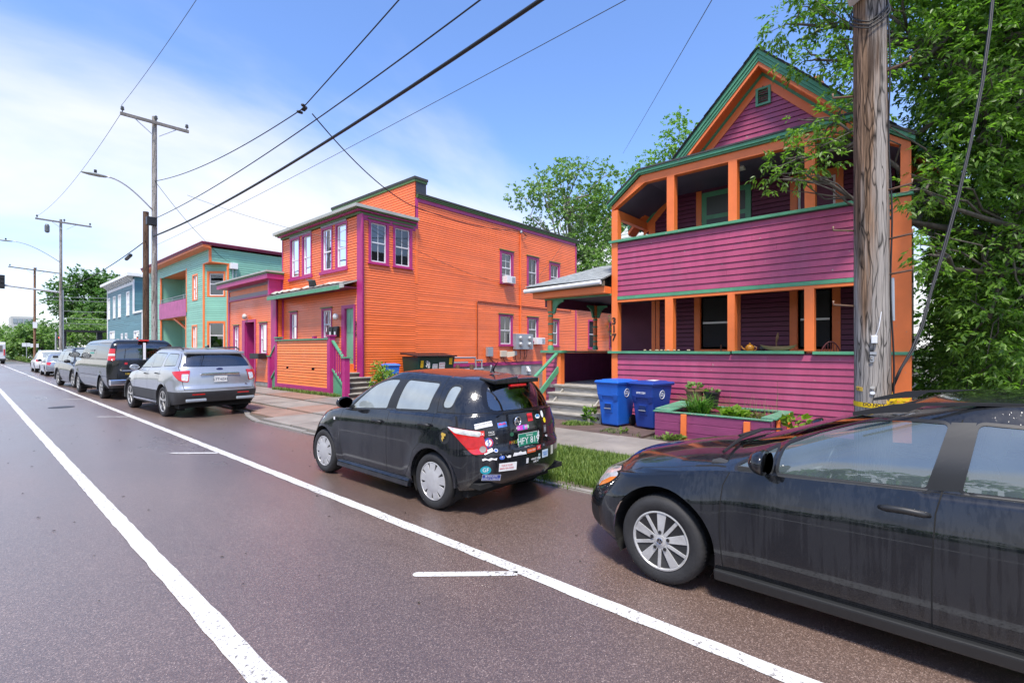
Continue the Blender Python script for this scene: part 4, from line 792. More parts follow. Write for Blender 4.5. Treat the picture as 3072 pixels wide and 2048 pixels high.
def haze_glass(name,tint,refl,film,fcol):
    m=glass(name,tint,refl); t=m.node_tree; o=[n for n in t.nodes if n.type=='OUTPUT_MATERIAL'][0]; src=o.inputs[0].links[0].from_socket
    d=t.nodes.new('ShaderNodeBsdfDiffuse'); d.inputs[0].default_value=(*fcol,1); mx=t.nodes.new('ShaderNodeMixShader'); n=t.nodes.new('ShaderNodeTexNoise'); n.inputs['Scale'].default_value=4; n.inputs['Detail'].default_value=6
    tcn=t.nodes.new('ShaderNodeTexCoord'); t.links.new(tcn.outputs['Object'],n.inputs[0]); mr=t.nodes.new('ShaderNodeMapRange'); mr.inputs['To Min'].default_value=film*0.6; mr.inputs['To Max'].default_value=film*1.4; t.links.new(n.outputs['Fac'],mr.inputs[0]); t.links.new(mr.outputs[0],mx.inputs[0]); t.links.new(src,mx.inputs[1]); t.links.new(d.outputs[0],mx.inputs[2]); t.links.new(mx.outputs[0],o.inputs[0]); return m
G_CAR=glass('car side glass',(0.66,0.74,0.74),0.16,dark=0.12); G_CARD=glass('dark car glass',(0.20,0.23,0.24),0.12); G_CARF=haze_glass('fogged car glass',(0.50,0.55,0.55),0.22,0.45,(0.45,0.51,0.51)); G_CARW=haze_glass('rain wet car glass',(0.60,0.70,0.72),0.13,0.17,(0.36,0.46,0.48))
def curve(pts):
    xs=np.array([p[0] for p in pts],float); ys=np.array([p[1] for p in pts],float); o=np.argsort(xs); xs=xs[o]; ys=ys[o]
    d=np.diff(ys)/np.diff(xs); m=np.zeros(len(xs)); m[0]=d[0]; m[-1]=d[-1]
    for i in range(1,len(xs)-1): m[i]=0 if d[i-1]*d[i]<=0 else 2*d[i-1]*d[i]/(d[i-1]+d[i])
    def f(x):
        x=min(max(x,xs[0]),xs[-1]); i=min(max(int(np.searchsorted(xs,x))-1,0),len(xs)-2); h=xs[i+1]-xs[i]; t=(x-xs[i])/h
        return float((2*t**3-3*t*t+1)*ys[i]+(t**3-2*t*t+t)*h*m[i]+(3*t*t-2*t**3)*ys[i+1]+(t**3-t*t)*h*m[i+1])
    return f
def rpoly(pts,r=0.03,n=4):
    """polygon with rounded corners"""
    out=[]; N_=len(pts)
    for i in range(N_):
        p=Vector(pts[i][:2]); a=Vector(pts[i-1][:2]); b=Vector(pts[(i+1)%N_][:2]); rr=pts[i][2] if len(pts[i])>2 else r
        u=(a-p); v=(b-p); k=min(rr,u.length*0.45,v.length*0.45); u.normalize(); v.normalize(); p0=p+u*k; p1=p+v*k
        for j in range(n+1):
            t=j/n; out.append(tuple(p0*(1-t)**2+p*2*t*(1-t)+p1*t*t))
    return out
def inpoly(pt,poly):
    x,y=pt; c=False; j=len(poly)-1
    for i in range(len(poly)):
        xi,yi=poly[i]; xj,yj=poly[j]
        if (yi>y)!=(yj>y) and x<(xj-xi)*(y-yi)/(yj-yi)+xi: c=not c
        j=i
    return c
class Shell:
    """car body skin: horizontal rounded outlines lofted upward, then cut along panel lines"""
    def __init__(s,P):
        s.P=P; s.bm=bm=bmesh.new(); s.lay=bm.faces.layers.int.new('part'); s.names=['body']; s.parts=[('body',None)]
        zlo,zbelt,hood=curve(P['zlo']),curve(P['zbelt']),curve(P['hood']); s.zbelt=zbelt; s.hood=hood
        c={k:curve(P[k]) for k in ('w','yf','yr','gw','gyf','gyr')}; zr=curve(P['zroof']); taper=curve(P.get('taper',[(-9,1),(9,1)]))
        nA,nS,nR=14,P.get('nside',56),14
        def half(yf,yr,w,cf,cr,ef,er):
            pts=[]
            def quarter(cy,cx,e,front):
                raw=[]
                for i in range(121):
                    th=i/120*math.pi/2; raw.append((w*math.sin(th)**(2/e),cx*math.cos(th)**(2/e)))
                L_=[0]
                for a,b in zip(raw[:-1],raw[1:]): L_.append(L_[-1]+math.dist(a,b))
                q=[]
                for k in range(nA+1):
                    t=L_[-1]*k/nA; q.append((np.interp(t,L_,[r[0] for r in raw]),np.interp(t,L_,[r[1] for r in raw])))
                return q
            qf=quarter(yf,cf,ef,True); pts+=[(x,yf-cf+y) for x,y in qf]
            y0=yf-cf; y1=yr+cr
            pts+=[(w,y0+(y1-y0)*k/nS) for k in range(1,nS)]
            qr=quarter(yr,cr,er,False); pts+=[(x,yr+cr-y) for x,y in qr[::-1]]
            return [(x*taper(y),y) for x,y in pts]
        def loop(h): return [(-x,y) for x,y in h]+[(x,y) for x,y in h[-2:0:-1]]
        arches=P['arches']
        def zshelf(x,y,w): return zbelt(y)+(hood(y)-zbelt(y))*max(0,1-(abs(x)/max(w,1e-3))**2.4)
        rows=[]; nK=P.get('nk',18)
        cfk,crk=curve(P['cf']),curve(P['cr'])
        for i in range(nK+1):
            k=i/nK; h=half(c['yf'](k),c['yr'](k),c['w'](k),cfk(k),crk(k),P.get('ef',2.6),P.get('er',3.0)); lp=loop(h); row=[]
            for x,y in lp:
                z=zlo(y)+(zbelt(y)-zlo(y))*k
                for (ya,za,ra,fl) in arches:   # flared arches
                    dd=math.hypot(y-ya,z-za)
                    if fl and dd<ra+0.16 and abs(x)>0.5: x+=math.copysign(fl*max(0,1-abs(dd-ra)/0.16)**1.2,x)
                row.append((x,y,z))
            rows.append(row)
        wtop=c['w'](1); nsh=P.get('nsh',12); outer=rows[-1]
        g0=loop(half(c['gyf'](0),c['gyr'](0),c['gw'](0),P['gcf'],P['gcr'],P.get('gef',3.0),P.get('ger',3.2)))
        for i in range(1,nsh+1):
            f=i/nsh; row=[]
            for (a,b) in zip(outer,g0):
                x=a[0]+(b[0]-a[0])*f; y=a[1]+(b[1]-a[1])*f; w_=wtop*taper(y); row.append((x,y,zshelf(x,y,w_) if True else 0))
            # blend so the outer edge stays on the shoulder line
            row=[(x,y,z if f>0.25 else (a[2]*(1-f/0.25)+z*f/0.25)) for (x,y,z),a in zip(row,outer)]
            rows.append(row)
        s.iG=len(rows); base=rows[-1]; nJ=P.get('nj',14); ztop=None
        for i in range(1,nJ+1):
            j=i/nJ; lp=loop(half(c['gyf'](j),c['gyr'](j),c['gw'](j),P['gcf']*(1-0.25*j),P['gcr']*(1-0.1*j),P.get('gef',3.0),P.get('ger',3.2)))
            rows.append([(x,y,b[2]+(zr(y)-b[2])*j) for (x,y),b in zip(lp,base)])
        s.iR=len(rows); top=rows[-1]; cy=sum(p[1] for p in top)/len(top); crown=P.get('crown',0.05)
        yF=max(p[1] for p in top); yB=min(p[1] for p in top)
        for i in range(1,9):   # roof
            f=i/8.0; q=1-f
            row=[]
            for p in top:
                x=p[0]*q; y=cy+(p[1]-cy)*q if True else p[1]
                yy=p[1]*(1-f**1.5)+cy*f**1.5
                row.append((x,yy,zr(yy)+crown*(1-q*q)))
            rows.append(row)
        V=[[bm.verts.new(p) for p in row] for row in rows]; n=len(rows[0])
        for r in range(len(rows)-1):
            for i in range(n):
                j=(i+1)%n
                try: bm.faces.new((V[r][i],V[r][j],V[r+1][j],V[r+1][i]))
                except ValueError: pass
        bmesh.ops.remove_doubles(bm,verts=bm.verts,dist=0.0008); bmesh.ops.dissolve_degenerate(bm,dist=0.0005,edges=bm.edges)
        bmesh.ops.recalc_face_normals(bm,faces=bm.faces)
        ctr=sum((f.normal.z*f.calc_area() for f in bm.faces))
        if ctr<0: bmesh.ops.reverse_faces(bm,faces=bm.faces)
        for f in bm.faces: f[s.lay]=0
    AX={'side':(Vector((0,1,0)),Vector((0,0,1))),'rear':(Vector((1,0,0)),Vector((0,0,1))),'top':(Vector((1,0,0)),Vector((0,1,0)))}
    def cut(s,poly,proj='side',facing=None,part=None,mt=None,delete=False,minz=None,only=None,strict=0.15):
        """cut the skin along a polygon seen in projection; facing = outward direction it must look towards"""
        A,B=s.AX[proj] if isinstance(proj,str) else proj; bm=s.bm
        dirs=[Vector(d).normalized() for d in facing]
        def ok(f): return any(f.normal.dot(d)>strict for d in dirs) and (only is None or f[s.lay] in only)
        N_=len(poly)
        h0=min(p[0] for p in poly); h1=max(p[0] for p in poly); v0=min(p[1] for p in poly); v1=max(p[1] for p in poly)
        def box(f):
            hs=[v.co.dot(A) for v in f.verts]; vs=[v.co.dot(B) for v in f.verts]; return (min(hs),max(hs),min(vs),max(vs))
        cand={}
        for f in bm.faces:
            if not ok(f): continue
            bx=box(f)
            if bx[1]<h0 or bx[0]>h1 or bx[3]<v0 or bx[2]>v1: continue
            cand[f]=bx
        for i in range(N_):
            p=poly[i]; q=poly[(i+1)%N_]
            if math.dist(p,q)<1e-5: continue
            a0,a1=min(p[0],q[0])-1e-4,max(p[0],q[0])+1e-4; b0,b1=min(p[1],q[1])-1e-4,max(p[1],q[1])+1e-4
            fs=[f for f,bx in cand.items() if not(bx[1]<a0 or bx[0]>a1 or bx[3]<b0 or bx[2]>b1)]
            if not fs: continue
            nn=A*(q[1]-p[1])-B*(q[0]-p[0]); co=A*p[0]+B*p[1]
            geom=set(fs)
            for f in fs: geom.update(f.edges); geom.update(f.verts)
            for f in fs: cand.pop(f)
            ret=bmesh.ops.bisect_plane(bm,geom=list(geom),plane_co=co,plane_no=nn.normalized(),dist=1e-5)
            for g in ret['geom']:
                if isinstance(g,bmesh.types.BMFace) and g.is_valid: cand[g]=box(g)
        hit=[]
        for f in cand:
            if not f.is_valid: continue
            c=f.calc_center_median()
            if inpoly((c.dot(A),c.dot(B)),poly): hit.append(f)
        if delete: bmesh.ops.delete(bm,geom=hit,context='FACES'); return
        if part is not None:
            if isinstance(part,int): idx=part
            else: s.parts.append((part,mt)); idx=len(s.parts)-1
            for f in hit: f[s.lay]=idx
            return idx
    def seam(s,pts,proj='side',facing=((-1,0,0),(1,0,0)),w=0.007,only=None):
        for p,q in zip(pts[:-1],pts[1:]):
            p=Vector(p); q=Vector(q); d=(q-p).normalized(); n=Vector((-d.y,d.x))*w/2; e=d*w*0.3
            s.cut([tuple(p-n-e),tuple(q-n+e),tuple(q+n+e),tuple(p+n-e)],proj,facing,part=s.seam_id,only=only)
    def finish(s,root,paint,offset=None):
        bm=s.bm; bm.normal_update()
        for f in bm.faces: f.smooth=True
        full={}
        for v in bm.verts: full[v.index if False else v]=v.normal.copy()
        objs={}
        ids=sorted({f[s.lay] for f in bm.faces})
        gid=[i for i in ids if s.parts[i][0]=='panel_gap']
        for i in ids:
            if i in gid: continue
            name,mt=s.parts[i]
            fs=[f for f in bm.faces if f[s.lay]==i or (i==0 and f[s.lay] in gid)]
            # connected islands become separate parts (left and right lamp, each window)
            seen=set(); isl=[]
            if i==0: isl=[fs]
            else:
                fset=set(fs)
                for f in fs:
                    if f in seen: continue
                    st=[f]; seen.add(f); comp=[]
                    while st:
                        g=st.pop(); comp.append(g)
                        for e in g.edges:
                            for h in e.link_faces:
                                if h in fset and h not in seen: seen.add(h); st.append(h)
                    isl.append(comp)
            off=(offset or {}).get(name,0)
            for comp in isl:
                vm={}; vs=[]; nr=[]; faces=[]
                for f in comp:
                    row=[]
                    for v in f.verts:
                        if v not in vm: vm[v]=len(vs); vs.append(tuple(v.co+full[v]*off)); nr.append(tuple(full[v]))
                        row.append(vm[v])
                    faces.append(row)
                if len(isl)>1 and len(faces)<1: continue
                me=bpy.data.meshes.new(name); me.from_pydata(vs,[],faces); me.materials.append(mt or paint)
                if i==0 and gid: me.materials.append(M_SEAM); me.polygons.foreach_set('material_index',[1 if f[s.lay] in gid else 0 for f in comp])
                me.polygons.foreach_set('use_smooth',[True]*len(faces)); me.update()
                me.normals_split_custom_set_from_vertices(nr)
                o=link(me,name,root,world=False); objs.setdefault(name,[]).append(o)
        s.bvh=None
        return objs
def wheel(root,x,y,R_,wd,style,sgn,rimr=None,n=5):
    """tyre, rim barrel and face; sgn=-1 for the left side of the car"""
    rr=rimr or R_*0.68; cx=x; 
    def rp(r,h): return (r,cx+sgn*h)
    w=MB().lathe([rp(rr*0.97,-wd*0.9),rp(rr*0.93,-wd*0.2),rp(rr*0.97,-wd*0.08)],(0,y,R_),36,axis='X').build('wheel',M_DARK,root,world=False,auto=40)
    prof=[(rr,-0.006),(rr+0.012,0.006),(R_*0.86,0.012),(R_*0.94,0.004),(R_*0.985,-0.02),(R_,-0.05),(R_,-wd+0.05),(R_*0.97,-wd+0.02),(rr,-wd)]
    tb=MB().lathe([rp(a,b) for a,b in prof],(0,y,R_),56,axis='X'); t=tb.build('tyre',M_TYRE,w,world=False,auto=50)
    tr=MB()
    for k in range(64):   # tread blocks on the shoulder
        a=2*math.pi*k/64; c_,s_=math.cos(a),math.sin(a); a2=a+0.055; c2,s2=math.cos(a2),math.sin(a2)
        q=[]
        for (r_,h) in ((R_*0.965,-0.012),(R_+0.0035,-0.05)):
            q.append([(cx+sgn*h,y+r_*c_,R_+r_*s_),(cx+sgn*h,y+r_*c2,R_+r_*s2)])
        tr.poly([q[0][0],q[0][1],q[1][1],q[1][0]]); tr.poly([q[1][0],q[1][1],(cx-sgn*(wd-.05),y+(R_+.0035)*c2,R_+(R_+.0035)*s2),(cx-sgn*(wd-.05),y+(R_+.0035)*c_,R_+(R_+.0035)*s_)])
    stuff(tr.build('tread',M_TYRE,w,world=False))
    rim=MB().lathe([rp(rr*0.995,-0.02),rp(rr*1.005,0.004),rp(rr*0.96,0.006),rp(rr*0.90,-0.012),rp(rr*0.90,-0.03)],(0,y,R_),48,axis='X').build('rim',M_ALLOY if style!='cap' else M_HUBC,w,world=False,auto=40)
    m=M_HUBC if style=='cap' else M_ALLOY
    def seg(a0,r0,r1,wa,wb,h0,h1,th=0.02):
        sp=MB()
        c_,s_=math.cos(a0),math.sin(a0); t_=(-s_,c_)
        P=[]
        for dh in (-th,0):
            P+=[(cx+sgn*(h0+dh),y+r0*c_-wa*t_[0],R_+r0*s_-wa*t_[1]),(cx+sgn*(h0+dh),y+r0*c_+wa*t_[0],R_+r0*s_+wa*t_[1]),(cx+sgn*(h1+dh),y+r1*c_+wb*t_[0],R_+r1*s_+wb*t_[1]),(cx+sgn*(h1+dh),y+r1*c_-wb*t_[0],R_+r1*s_-wb*t_[1])]
        sp.hexa(P).build('spoke',m,w,world=False,bevel=0.003)
    if style=='golf':
        for k in range(5):
            a=math.pi/2+2*math.pi*k/5+0.05
            seg(a,rr*0.16,rr*0.93,0.018,0.036,0.004,0.0); seg(a+2*math.pi/10,rr*0.2,rr*0.93,0.013,0.012,0.002,0.0)
    elif style=='cap':
        # hubcap: dished disc pierced by slots
        for k in range(9):
            a=math.pi/2+2*math.pi*k/9; seg(a,rr*0.25,rr*0.93,0.028,0.050,0.012,0.004,0.012)
        MB().lathe([rp(rr*0.60,0.008),rp(rr*0.45,0.014),rp(rr*0.2,0.017),(0.001,cx+sgn*0.018)],(0,y,R_),36,axis='X').build('cap_disc',m,w,world=False,auto=40)
    else:
        for k in range(n):
            a=math.pi/2+2*math.pi*k/n; seg(a-0.10,rr*0.15,rr*0.93,0.012,0.014,0.004,0.0); seg(a+0.10,rr*0.15,rr*0.93,0.012,0.014,0.004,0.0)
    hub=MB().lathe([rp(rr*0.22,-0.01),rp(rr*0.21,0.006),rp(rr*0.13,0.010),(0.001,cx+sgn*0.012)],(0,y,R_),24,axis='X').build('hub',m,w,world=False,auto=40)
    if style!='cap':
        bl=MB()
        for k in range(5):
            a=math.pi/2+2*math.pi*(k+0.0)/5; bl.lathe([(0.013,cx+sgn*0.006),(0.013,cx+sgn*0.010),(0.008,cx+sgn*0.011)],(0,y+rr*0.30*math.cos(a),R_+rr*0.30*math.sin(a)),8,axis='X')
        stuff(bl.build('wheel_bolts',M_BLK,w,world=False))
        MB().lathe([rp(rr*0.11,0.010),rp(rr*0.10,0.0135),(0.001,cx+sgn*0.0138)],(0,y,R_),20,axis='X').build('hub_badge',M_BLK,w,world=False)
    MB().lathe([rp(rr*0.62,-0.09),rp(rr*0.62,-0.07),rp(rr*0.2,-0.06)],(0,y,R_),24,axis='X').build('brake_disc',mat('brake disc',(0.18,0.16,0.15),0.4,metal=0.8),w,world=False)
    return w
def well(root,y,R_,hw,z,mname='wheel_well'):
    n=24
    for s_ in (-1,1):
        mb=MB(); A=[];B=[]
        for i in range(n):
            a=2*math.pi*i/n; p=(y+R_*math.cos(a),max(0.14,z+R_*math.sin(a))); A.append((s_*(hw-.012),*p)); B.append((s_*(hw-.36),*p))
        v=A+B; mb.v=v; mb.f=[(i,(i+1)%n,n+(i+1)%n,n+i) for i in range(n) if z+R_*math.sin(2*math.pi*(i+.5)/n)>0.14]+[tuple(range(n,2*n))]; mb.m=[0]*len(mb.f)
        mb.build(mname,M_DARK,root,world=False)
def ring(root,name,mt,y,z,R_,x,wd,thick,a0=-0.2,a1=math.pi+0.2):
    """arch moulding"""
    n=28
    for s_ in (-1,1):
        pr=None; mb=MB()
        for i in range(n+1):
            a=a0+(a1-a0)*i/n; c_,q_=math.cos(a),math.sin(a); xo=x(y+R_*c_,z+R_*q_)
            cur=[(s_*(xo+thick),y+R_*c_,z+R_*q_),(s_*(xo+thick),y+(R_+wd)*c_,z+(R_+wd)*q_),(s_*(xo-.03),y+(R_+wd)*c_,z+(R_+wd)*q_),(s_*(xo-.05),y+R_*c_,z+R_*q_)]
            if pr:
                for k in range(4): k2=(k+1)%4; mb.poly([pr[k],cur[k],cur[k2],pr[k2]])
            pr=cur
        mb.build(name,mt,root,world=False,auto=50)
def mirror(root,x,y,z,sc,paint,lw=1.0,cap=True):
    for s_ in (-1,1):
        bm=bmesh.new(); bmesh.ops.create_icosphere(bm,subdivisions=3,radius=1)
        for v in bm.verts:
            c=v.co; yy=c.y; fl=max(0,-yy); c.x*=0.115*sc*lw; c.z*=(0.075*sc)*(1-0.12*max(0,c.x*s_)); c.y=(0.085*yy if yy>0 else 0.02*yy)*sc
            v.co=Vector((s_*x+c.x,y+c.y,z+c.z))
        me=bpy.data.meshes.new('mirror'); bm.to_mesh(me); bm.free(); me.materials.append(paint); me.polygons.foreach_set('use_smooth',[True]*len(me.polygons))
        o=link(me,'mirror',root,world=False)
        MB().bar((s_*(x-0.06*sc),y+.02,z-0.06*sc),(s_*(x-0.20*sc),y+.05,z-0.075*sc),0.05,0.035).build('mirror_arm',M_TRIM,o,world=False)
        mb=MB(); mb.lathe([(0.001,0),(0.062*sc,0)],(0,0,0),20,axis='Y'); mb.v=[(s_*x+p[0]*1.5*lw,y-0.026*sc,z+p[2]) for p in mb.v]; mb.build('mirror_glass',M_CHROME,o,world=False)
def handle(root,x,y,z,l=0.2):
    for s_ in (-1,1):
        mb=MB(); pts=[]
        for i in range(9):
            t=i/8; pts.append((s_*(x+0.03*math.sin(math.pi*t)**0.6),y+l*(0.5-t),z+0.012*math.sin(math.pi*t)))
        mb.tube(pts,[0.012]+[0.017]*7+[0.012],8); o=mb.build('door_handle',root.get('_paint_mat') and M_TRIM or M_TRIM,root,smooth=True,world=False)
def seats(root,rows,mt,sw=0.24,xo=0.36,z=0.5,bh=0.62):
    for (y,xs) in rows:
        for x in xs:
            mb=MB(); mb.box((x-sw,y-0.05,z-.22),(x+sw,y+0.48,z-0.05)); mb.bar((x,y-0.02,z-0.08),(x,y-0.22,z+bh-0.06),sw*2,0.13,up=(0,1,0)); mb.bar((x,y-0.24,z+bh-0.02),(x,y-0.28,z+bh+0.18),0.26,0.10,up=(0,1,0)); mb.build('seat',mt,root,world=False,bevel=0.035)
def cabin(root,y_dash,zd,w,yr,zf=0.35,mt=None):
    mt=mt or M_SEAT
    mb=MB(); mb.box((-w,yr,zf-.05),(w,y_dash+0.3,zf)); mb.build('cabin_floor',M_DARK,root,world=False)
    mb=MB(); mb.box((-w+.02,y_dash,zd-0.32),(w-.02,y_dash+0.55,zd)); mb.build('dashboard',mt,root,world=False,bevel=0.05)
    mb=MB(); pts=[(-0.36+0.185*math.cos(a),y_dash-0.12-0.06*math.sin(a),zd-0.02+0.18*math.sin(a)) for a in [2*math.pi*i/24 for i in range(25)]]; mb.tube(pts,0.016,8); mb.tube([(-.36,y_dash-.12,zd-.02),(-.36,y_dash+.1,zd-.1)],0.03,8); mb.bar((-.53,y_dash-.12,zd-.02),(-.19,y_dash-.12,zd-.02),0.02,0.05); mb.build('steering_wheel',M_BLK,root,world=False,smooth=True)
def underbody(root,y0,y1,w,z0,z1):
    MB().box((-w,y0,z0),(w,y1,z1)).build('underbody',M_DARK,root,world=False)
def grow(poly,d):
    c=Vector((sum(p[0] for p in poly)/len(poly),sum(p[1] for p in poly)/len(poly))); out=[]; n=len(poly)
    for i in range(n):
        a=Vector(poly[i-1]); b=Vector(poly[(i+1)%n]); t=(b-a)
        if t.length<1e-6: out.append(poly[i]); continue
        nn=Vector((t.y,-t.x)).normalized(); p=Vector(poly[i])
        if nn.dot(p-c)<0: nn=-nn
        out.append(tuple(p+nn*d))
    return out
LR=((-1,0,0),(1,0,0)); RE=((0,-1,0.2),); FR=((0,1,0.3),)
def std_windows(sh,polys,gl,trim=0.018,minor=()):
    for i,p in enumerate(polys):
        sh.cut(grow(p,trim),'side',LR,part='window_trim',mt=M_TRIM,only=(0,)); sh.cut(p,'side',LR,part='side_window',mt=gl[i] if isinstance(gl,(list,tuple)) else gl,only=(len(sh.parts)-1,))
# ------------------------------------------------------------------ black estate car in the foreground
def build_golf():
    root=thing('estate_car','wet black estate car with roof rails, nearest the camera and cut off by the frame','car',(4.27,0.09,0),0,'cars parked along the kerb')
    root['_c']=1; del root['_c']
    fa,ra=1.46,-1.17
    P=dict(zlo=[(-2.28,.30),(-1.9,.24),(-.8,.20),(1.0,.20),(1.9,.19),(2.38,.24)],
      zbelt=[(-2.28,.99),(-1.5,1.0),(-.2,.955),(.9,.90),(1.3,.84),(1.7,.76),(2.0,.70),(2.38,.60)],
      hood=[(-2.28,1.0),(.6,1.03),(.95,1.005),(1.4,.945),(1.8,.855),(2.1,.765),(2.38,.62)],
      w=[(0,.84),(.12,.875),(.35,.895),(.6,.902),(.70,.903),(.725,.899),(.86,.870),(1,.835)],
      yf=[(0,2.28),(.2,2.365),(.45,2.37),(.7,2.33),(1,2.22)], yr=[(0,-2.18),(.3,-2.28),(.6,-2.27),(1,-2.18)],
      cf=[(0,.62),(1,.66)],cr=[(0,.4),(1,.4)],ef=2.3,
      gw=[(0,.808),(.25,.792),(.6,.725),(.85,.655),(1,.60)],gyf=[(0,1.22),(.3,.88),(.7,.38),(1,-.05)],gyr=[(0,-2.14),(.5,-2.02),(1,-1.85)],gcf=.50,gcr=.3,gef=2.6,
      zroof=[(-1.95,1.405),(-1.2,1.43),(-.4,1.425),(.1,1.385),(.6,1.34),(1.3,1.1)],crown=.04,
      taper=[(-2.3,.95),(-1.2,1.0),(1.0,1.0),(1.7,.985),(2.38,.95)],
      arches=[(fa,.315,.395,.012),(ra,.315,.395,.012)],nside=70)
    sh=Shell(P); sh.parts.append(('panel_gap',M_SEAM)); sh.seam_id=1
    for y in (fa,ra): sh.cut([(y+.392*math.cos(2*math.pi*k/40),.318+.392*math.sin(2*math.pi*k/40)) for k in range(40)],'side',LR,delete=True,strict=0.05)
    # glass
    wf=rpoly([(.70,.925,.02),(-.02,.965,.02),(-.115,1.305,.03),(.12,1.295,.1),(.42,1.215,.2),(.70,1.075,.03)],.03)
    wq=rpoly([(.97,.915,.015),(.745,.925,.015),(.745,1.06,.02)],.02)
    wr=rpoly([(-.165,.972,.02),(-.98,1.005,.05),(-1.12,1.29,.08),(-.235,1.312,.03)],.03)
    wt=rpoly([(-1.22,1.01,.05),(-1.78,1.05,.08),(-1.72,1.26,.08),(-1.25,1.29,.05)],.03)
    std_windows(sh,[wf,wq,wr,wt],G_CARW,trim=0.017)
    sh.cut(rpoly([(-.60,.99,.06),(.60,.99,.06),(.50,1.36,.08),(-.50,1.36,.08)]),'rear',FR,part='windscreen',mt=G_CAR,only=(0,))
    sh.cut(rpoly([(-.60,1.03,.06),(.60,1.03,.06),(.50,1.35,.08),(-.50,1.35,.08)]),'rear',RE,part='rear_window',mt=G_CARD,only=(0,))
    # pillar blacks between the doors
    sh.cut([(-.03,.955),(-.15,.97),(-.225,1.322),(-.125,1.315)],'side',LR,part='pillar_trim',mt=M_TRIM,only=(0,))
    # lamps
    D=(Vector((-1,.75,0)).normalized(),Vector((0,0,1)))   # view across the left front corner
    for sg in (-1,1):
        t=Vector((-sg*0.6,-0.8*1,0))   # along the corner, backwards
        A=Vector((sg*0.62,-0.78,0)).normalized(); ddir=Vector((sg*0.78,0.62,0.25))
        hc=Vector((sg*.70,2.05,0)).dot(A)
        pl=rpoly([(hc-.20,.685,.04),(hc+.02,.735,.05),(hc+.20,.715,.05),(hc+.135,.635,.05),(hc-.02,.565,.04),(hc-.19,.60,.04)],.04)
        sh.cut(grow(pl,.008),(A,Vector((0,0,1))),(ddir,),part='lamp_rim',mt=M_SEAM,only=(0,)); k=len(sh.parts)-1
        sh.cut(pl,(A,Vector((0,0,1))),(ddir,),part='headlight',mt=M_CLR,only=(k,)); k=len(sh.parts)-1
        sh.cut([(hc-.02,.56),(hc+.14,.63),(hc+.20,.70),(hc+.09,.665),(hc-.03,.60)],(A,Vector((0,0,1))),(ddir,),part='indicator',mt=M_AMB,only=(k,))
    sh.cut(rpoly([(-.50,.60,.02),(.50,.60,.02),(.50,.66,.02),(-.50,.66,.02)]),'rear',FR,part='grille',mt=M_TRIM,only=(0,))
    for sg in (-1,1): sh.cut(rpoly([(sg*.50,.24,.03),(sg*.80,.27,.03),(sg*.80,.42,.03),(sg*.50,.40,.03)]),'rear',((sg*.5,1,0.1),),part='lower_grille',mt=M_TRIM,only=(0,))
    sh.cut(rpoly([(-.45,.23,.03),(.45,.23,.03),(.45,.40,.03),(-.45,.40,.03)]),'rear',FR,part='lower_grille',mt=M_TRIM,only=(0,))
    # panel lines
    sh.seam([(.99,.885),(1.025,.80),(1.035,.60),(1.03,.42),(1.02,.245),(0.0,.245)],only=(0,)); sh.seam([(-.045,.245),(-.045,.60),(-.06,.85),(-.085,.955),(-.17,1.33)],only=(0,4,8)); sh.seam([(-.045,.245),(-.75,.245),(-.95,.40),(-1.0,.62),(-1.10,.80),(-1.11,1.0)],only=(0,))
    sh.seam([(1.83,.56),(1.66,.60),(1.63,.63)],only=(0,)); 
    sh.seam([(1.035,.905),(1.10,.90),(1.25,.875)],only=(0,))
    sh.seam([(-.70,2.02),(-.735,1.7),(-.765,1.4),(-.74,1.15),(-.66,1.05)],'top',((0,0,1),),only=(0,)); sh.seam([(.70,2.02),(.735,1.7),(.765,1.4),(.74,1.15),(.66,1.05)],'top',((0,0,1),),only=(0,)); sh.seam([(-.70,2.02),(-.4,2.12),(0,2.155),(.4,2.12),(.70,2.02)],'top',((0,0,1),),only=(0,))
    # doors as parts
    sh.cut([(1.02,.25),(1.03,.5),(1.02,.80),(.985,.885),(.7,.905),(-.03,.953),(-.05,.95),(-.042,.6),(-.042,.25)],'side',LR,part='door',mt=PB_GOLF,only=(0,)); sh.cut([(-.05,.25),(-.05,.6),(-.065,.85),(-.09,.955),(-1.09,.99),(-1.09,.80),(-.99,.62),(-.94,.40),(-.745,.25)],'side',LR,part='door',mt=PB_GOLF,only=(0,))
    objs=sh.finish(root,PB_GOLF,{'headlight':.004,'indicator':.005,'panel_gap':-.003,'side_window':-.004})
    # sill strip, mirrors, handles, rails, wipers
    for s_ in (-1,1):
        mb=MB(); mb.hexa([(s_*.80,-.80,.15),(s_*.875,-.80,.15),(s_*.875,1.08,.15),(s_*.80,1.08,.15),(s_*.80,-.80,.235),(s_*.895,-.80,.225),(s_*.895,1.08,.225),(s_*.80,1.08,.235)]); mb.build('sill',M_TRIM,root,world=False,bevel=.012)
    handle(root,.895,.07,.842,.215); handle(root,.892,-.93,.87,.215)
    for s_ in (-1,1): MB().poly([(s_*.905,-.02,.815),(s_*.905,.15,.815),(s_*.904,.15,.865),(s_*.904,-.02,.865)])
    mirror(root,.955,.745,1.01,1.08,PB_GOLF)
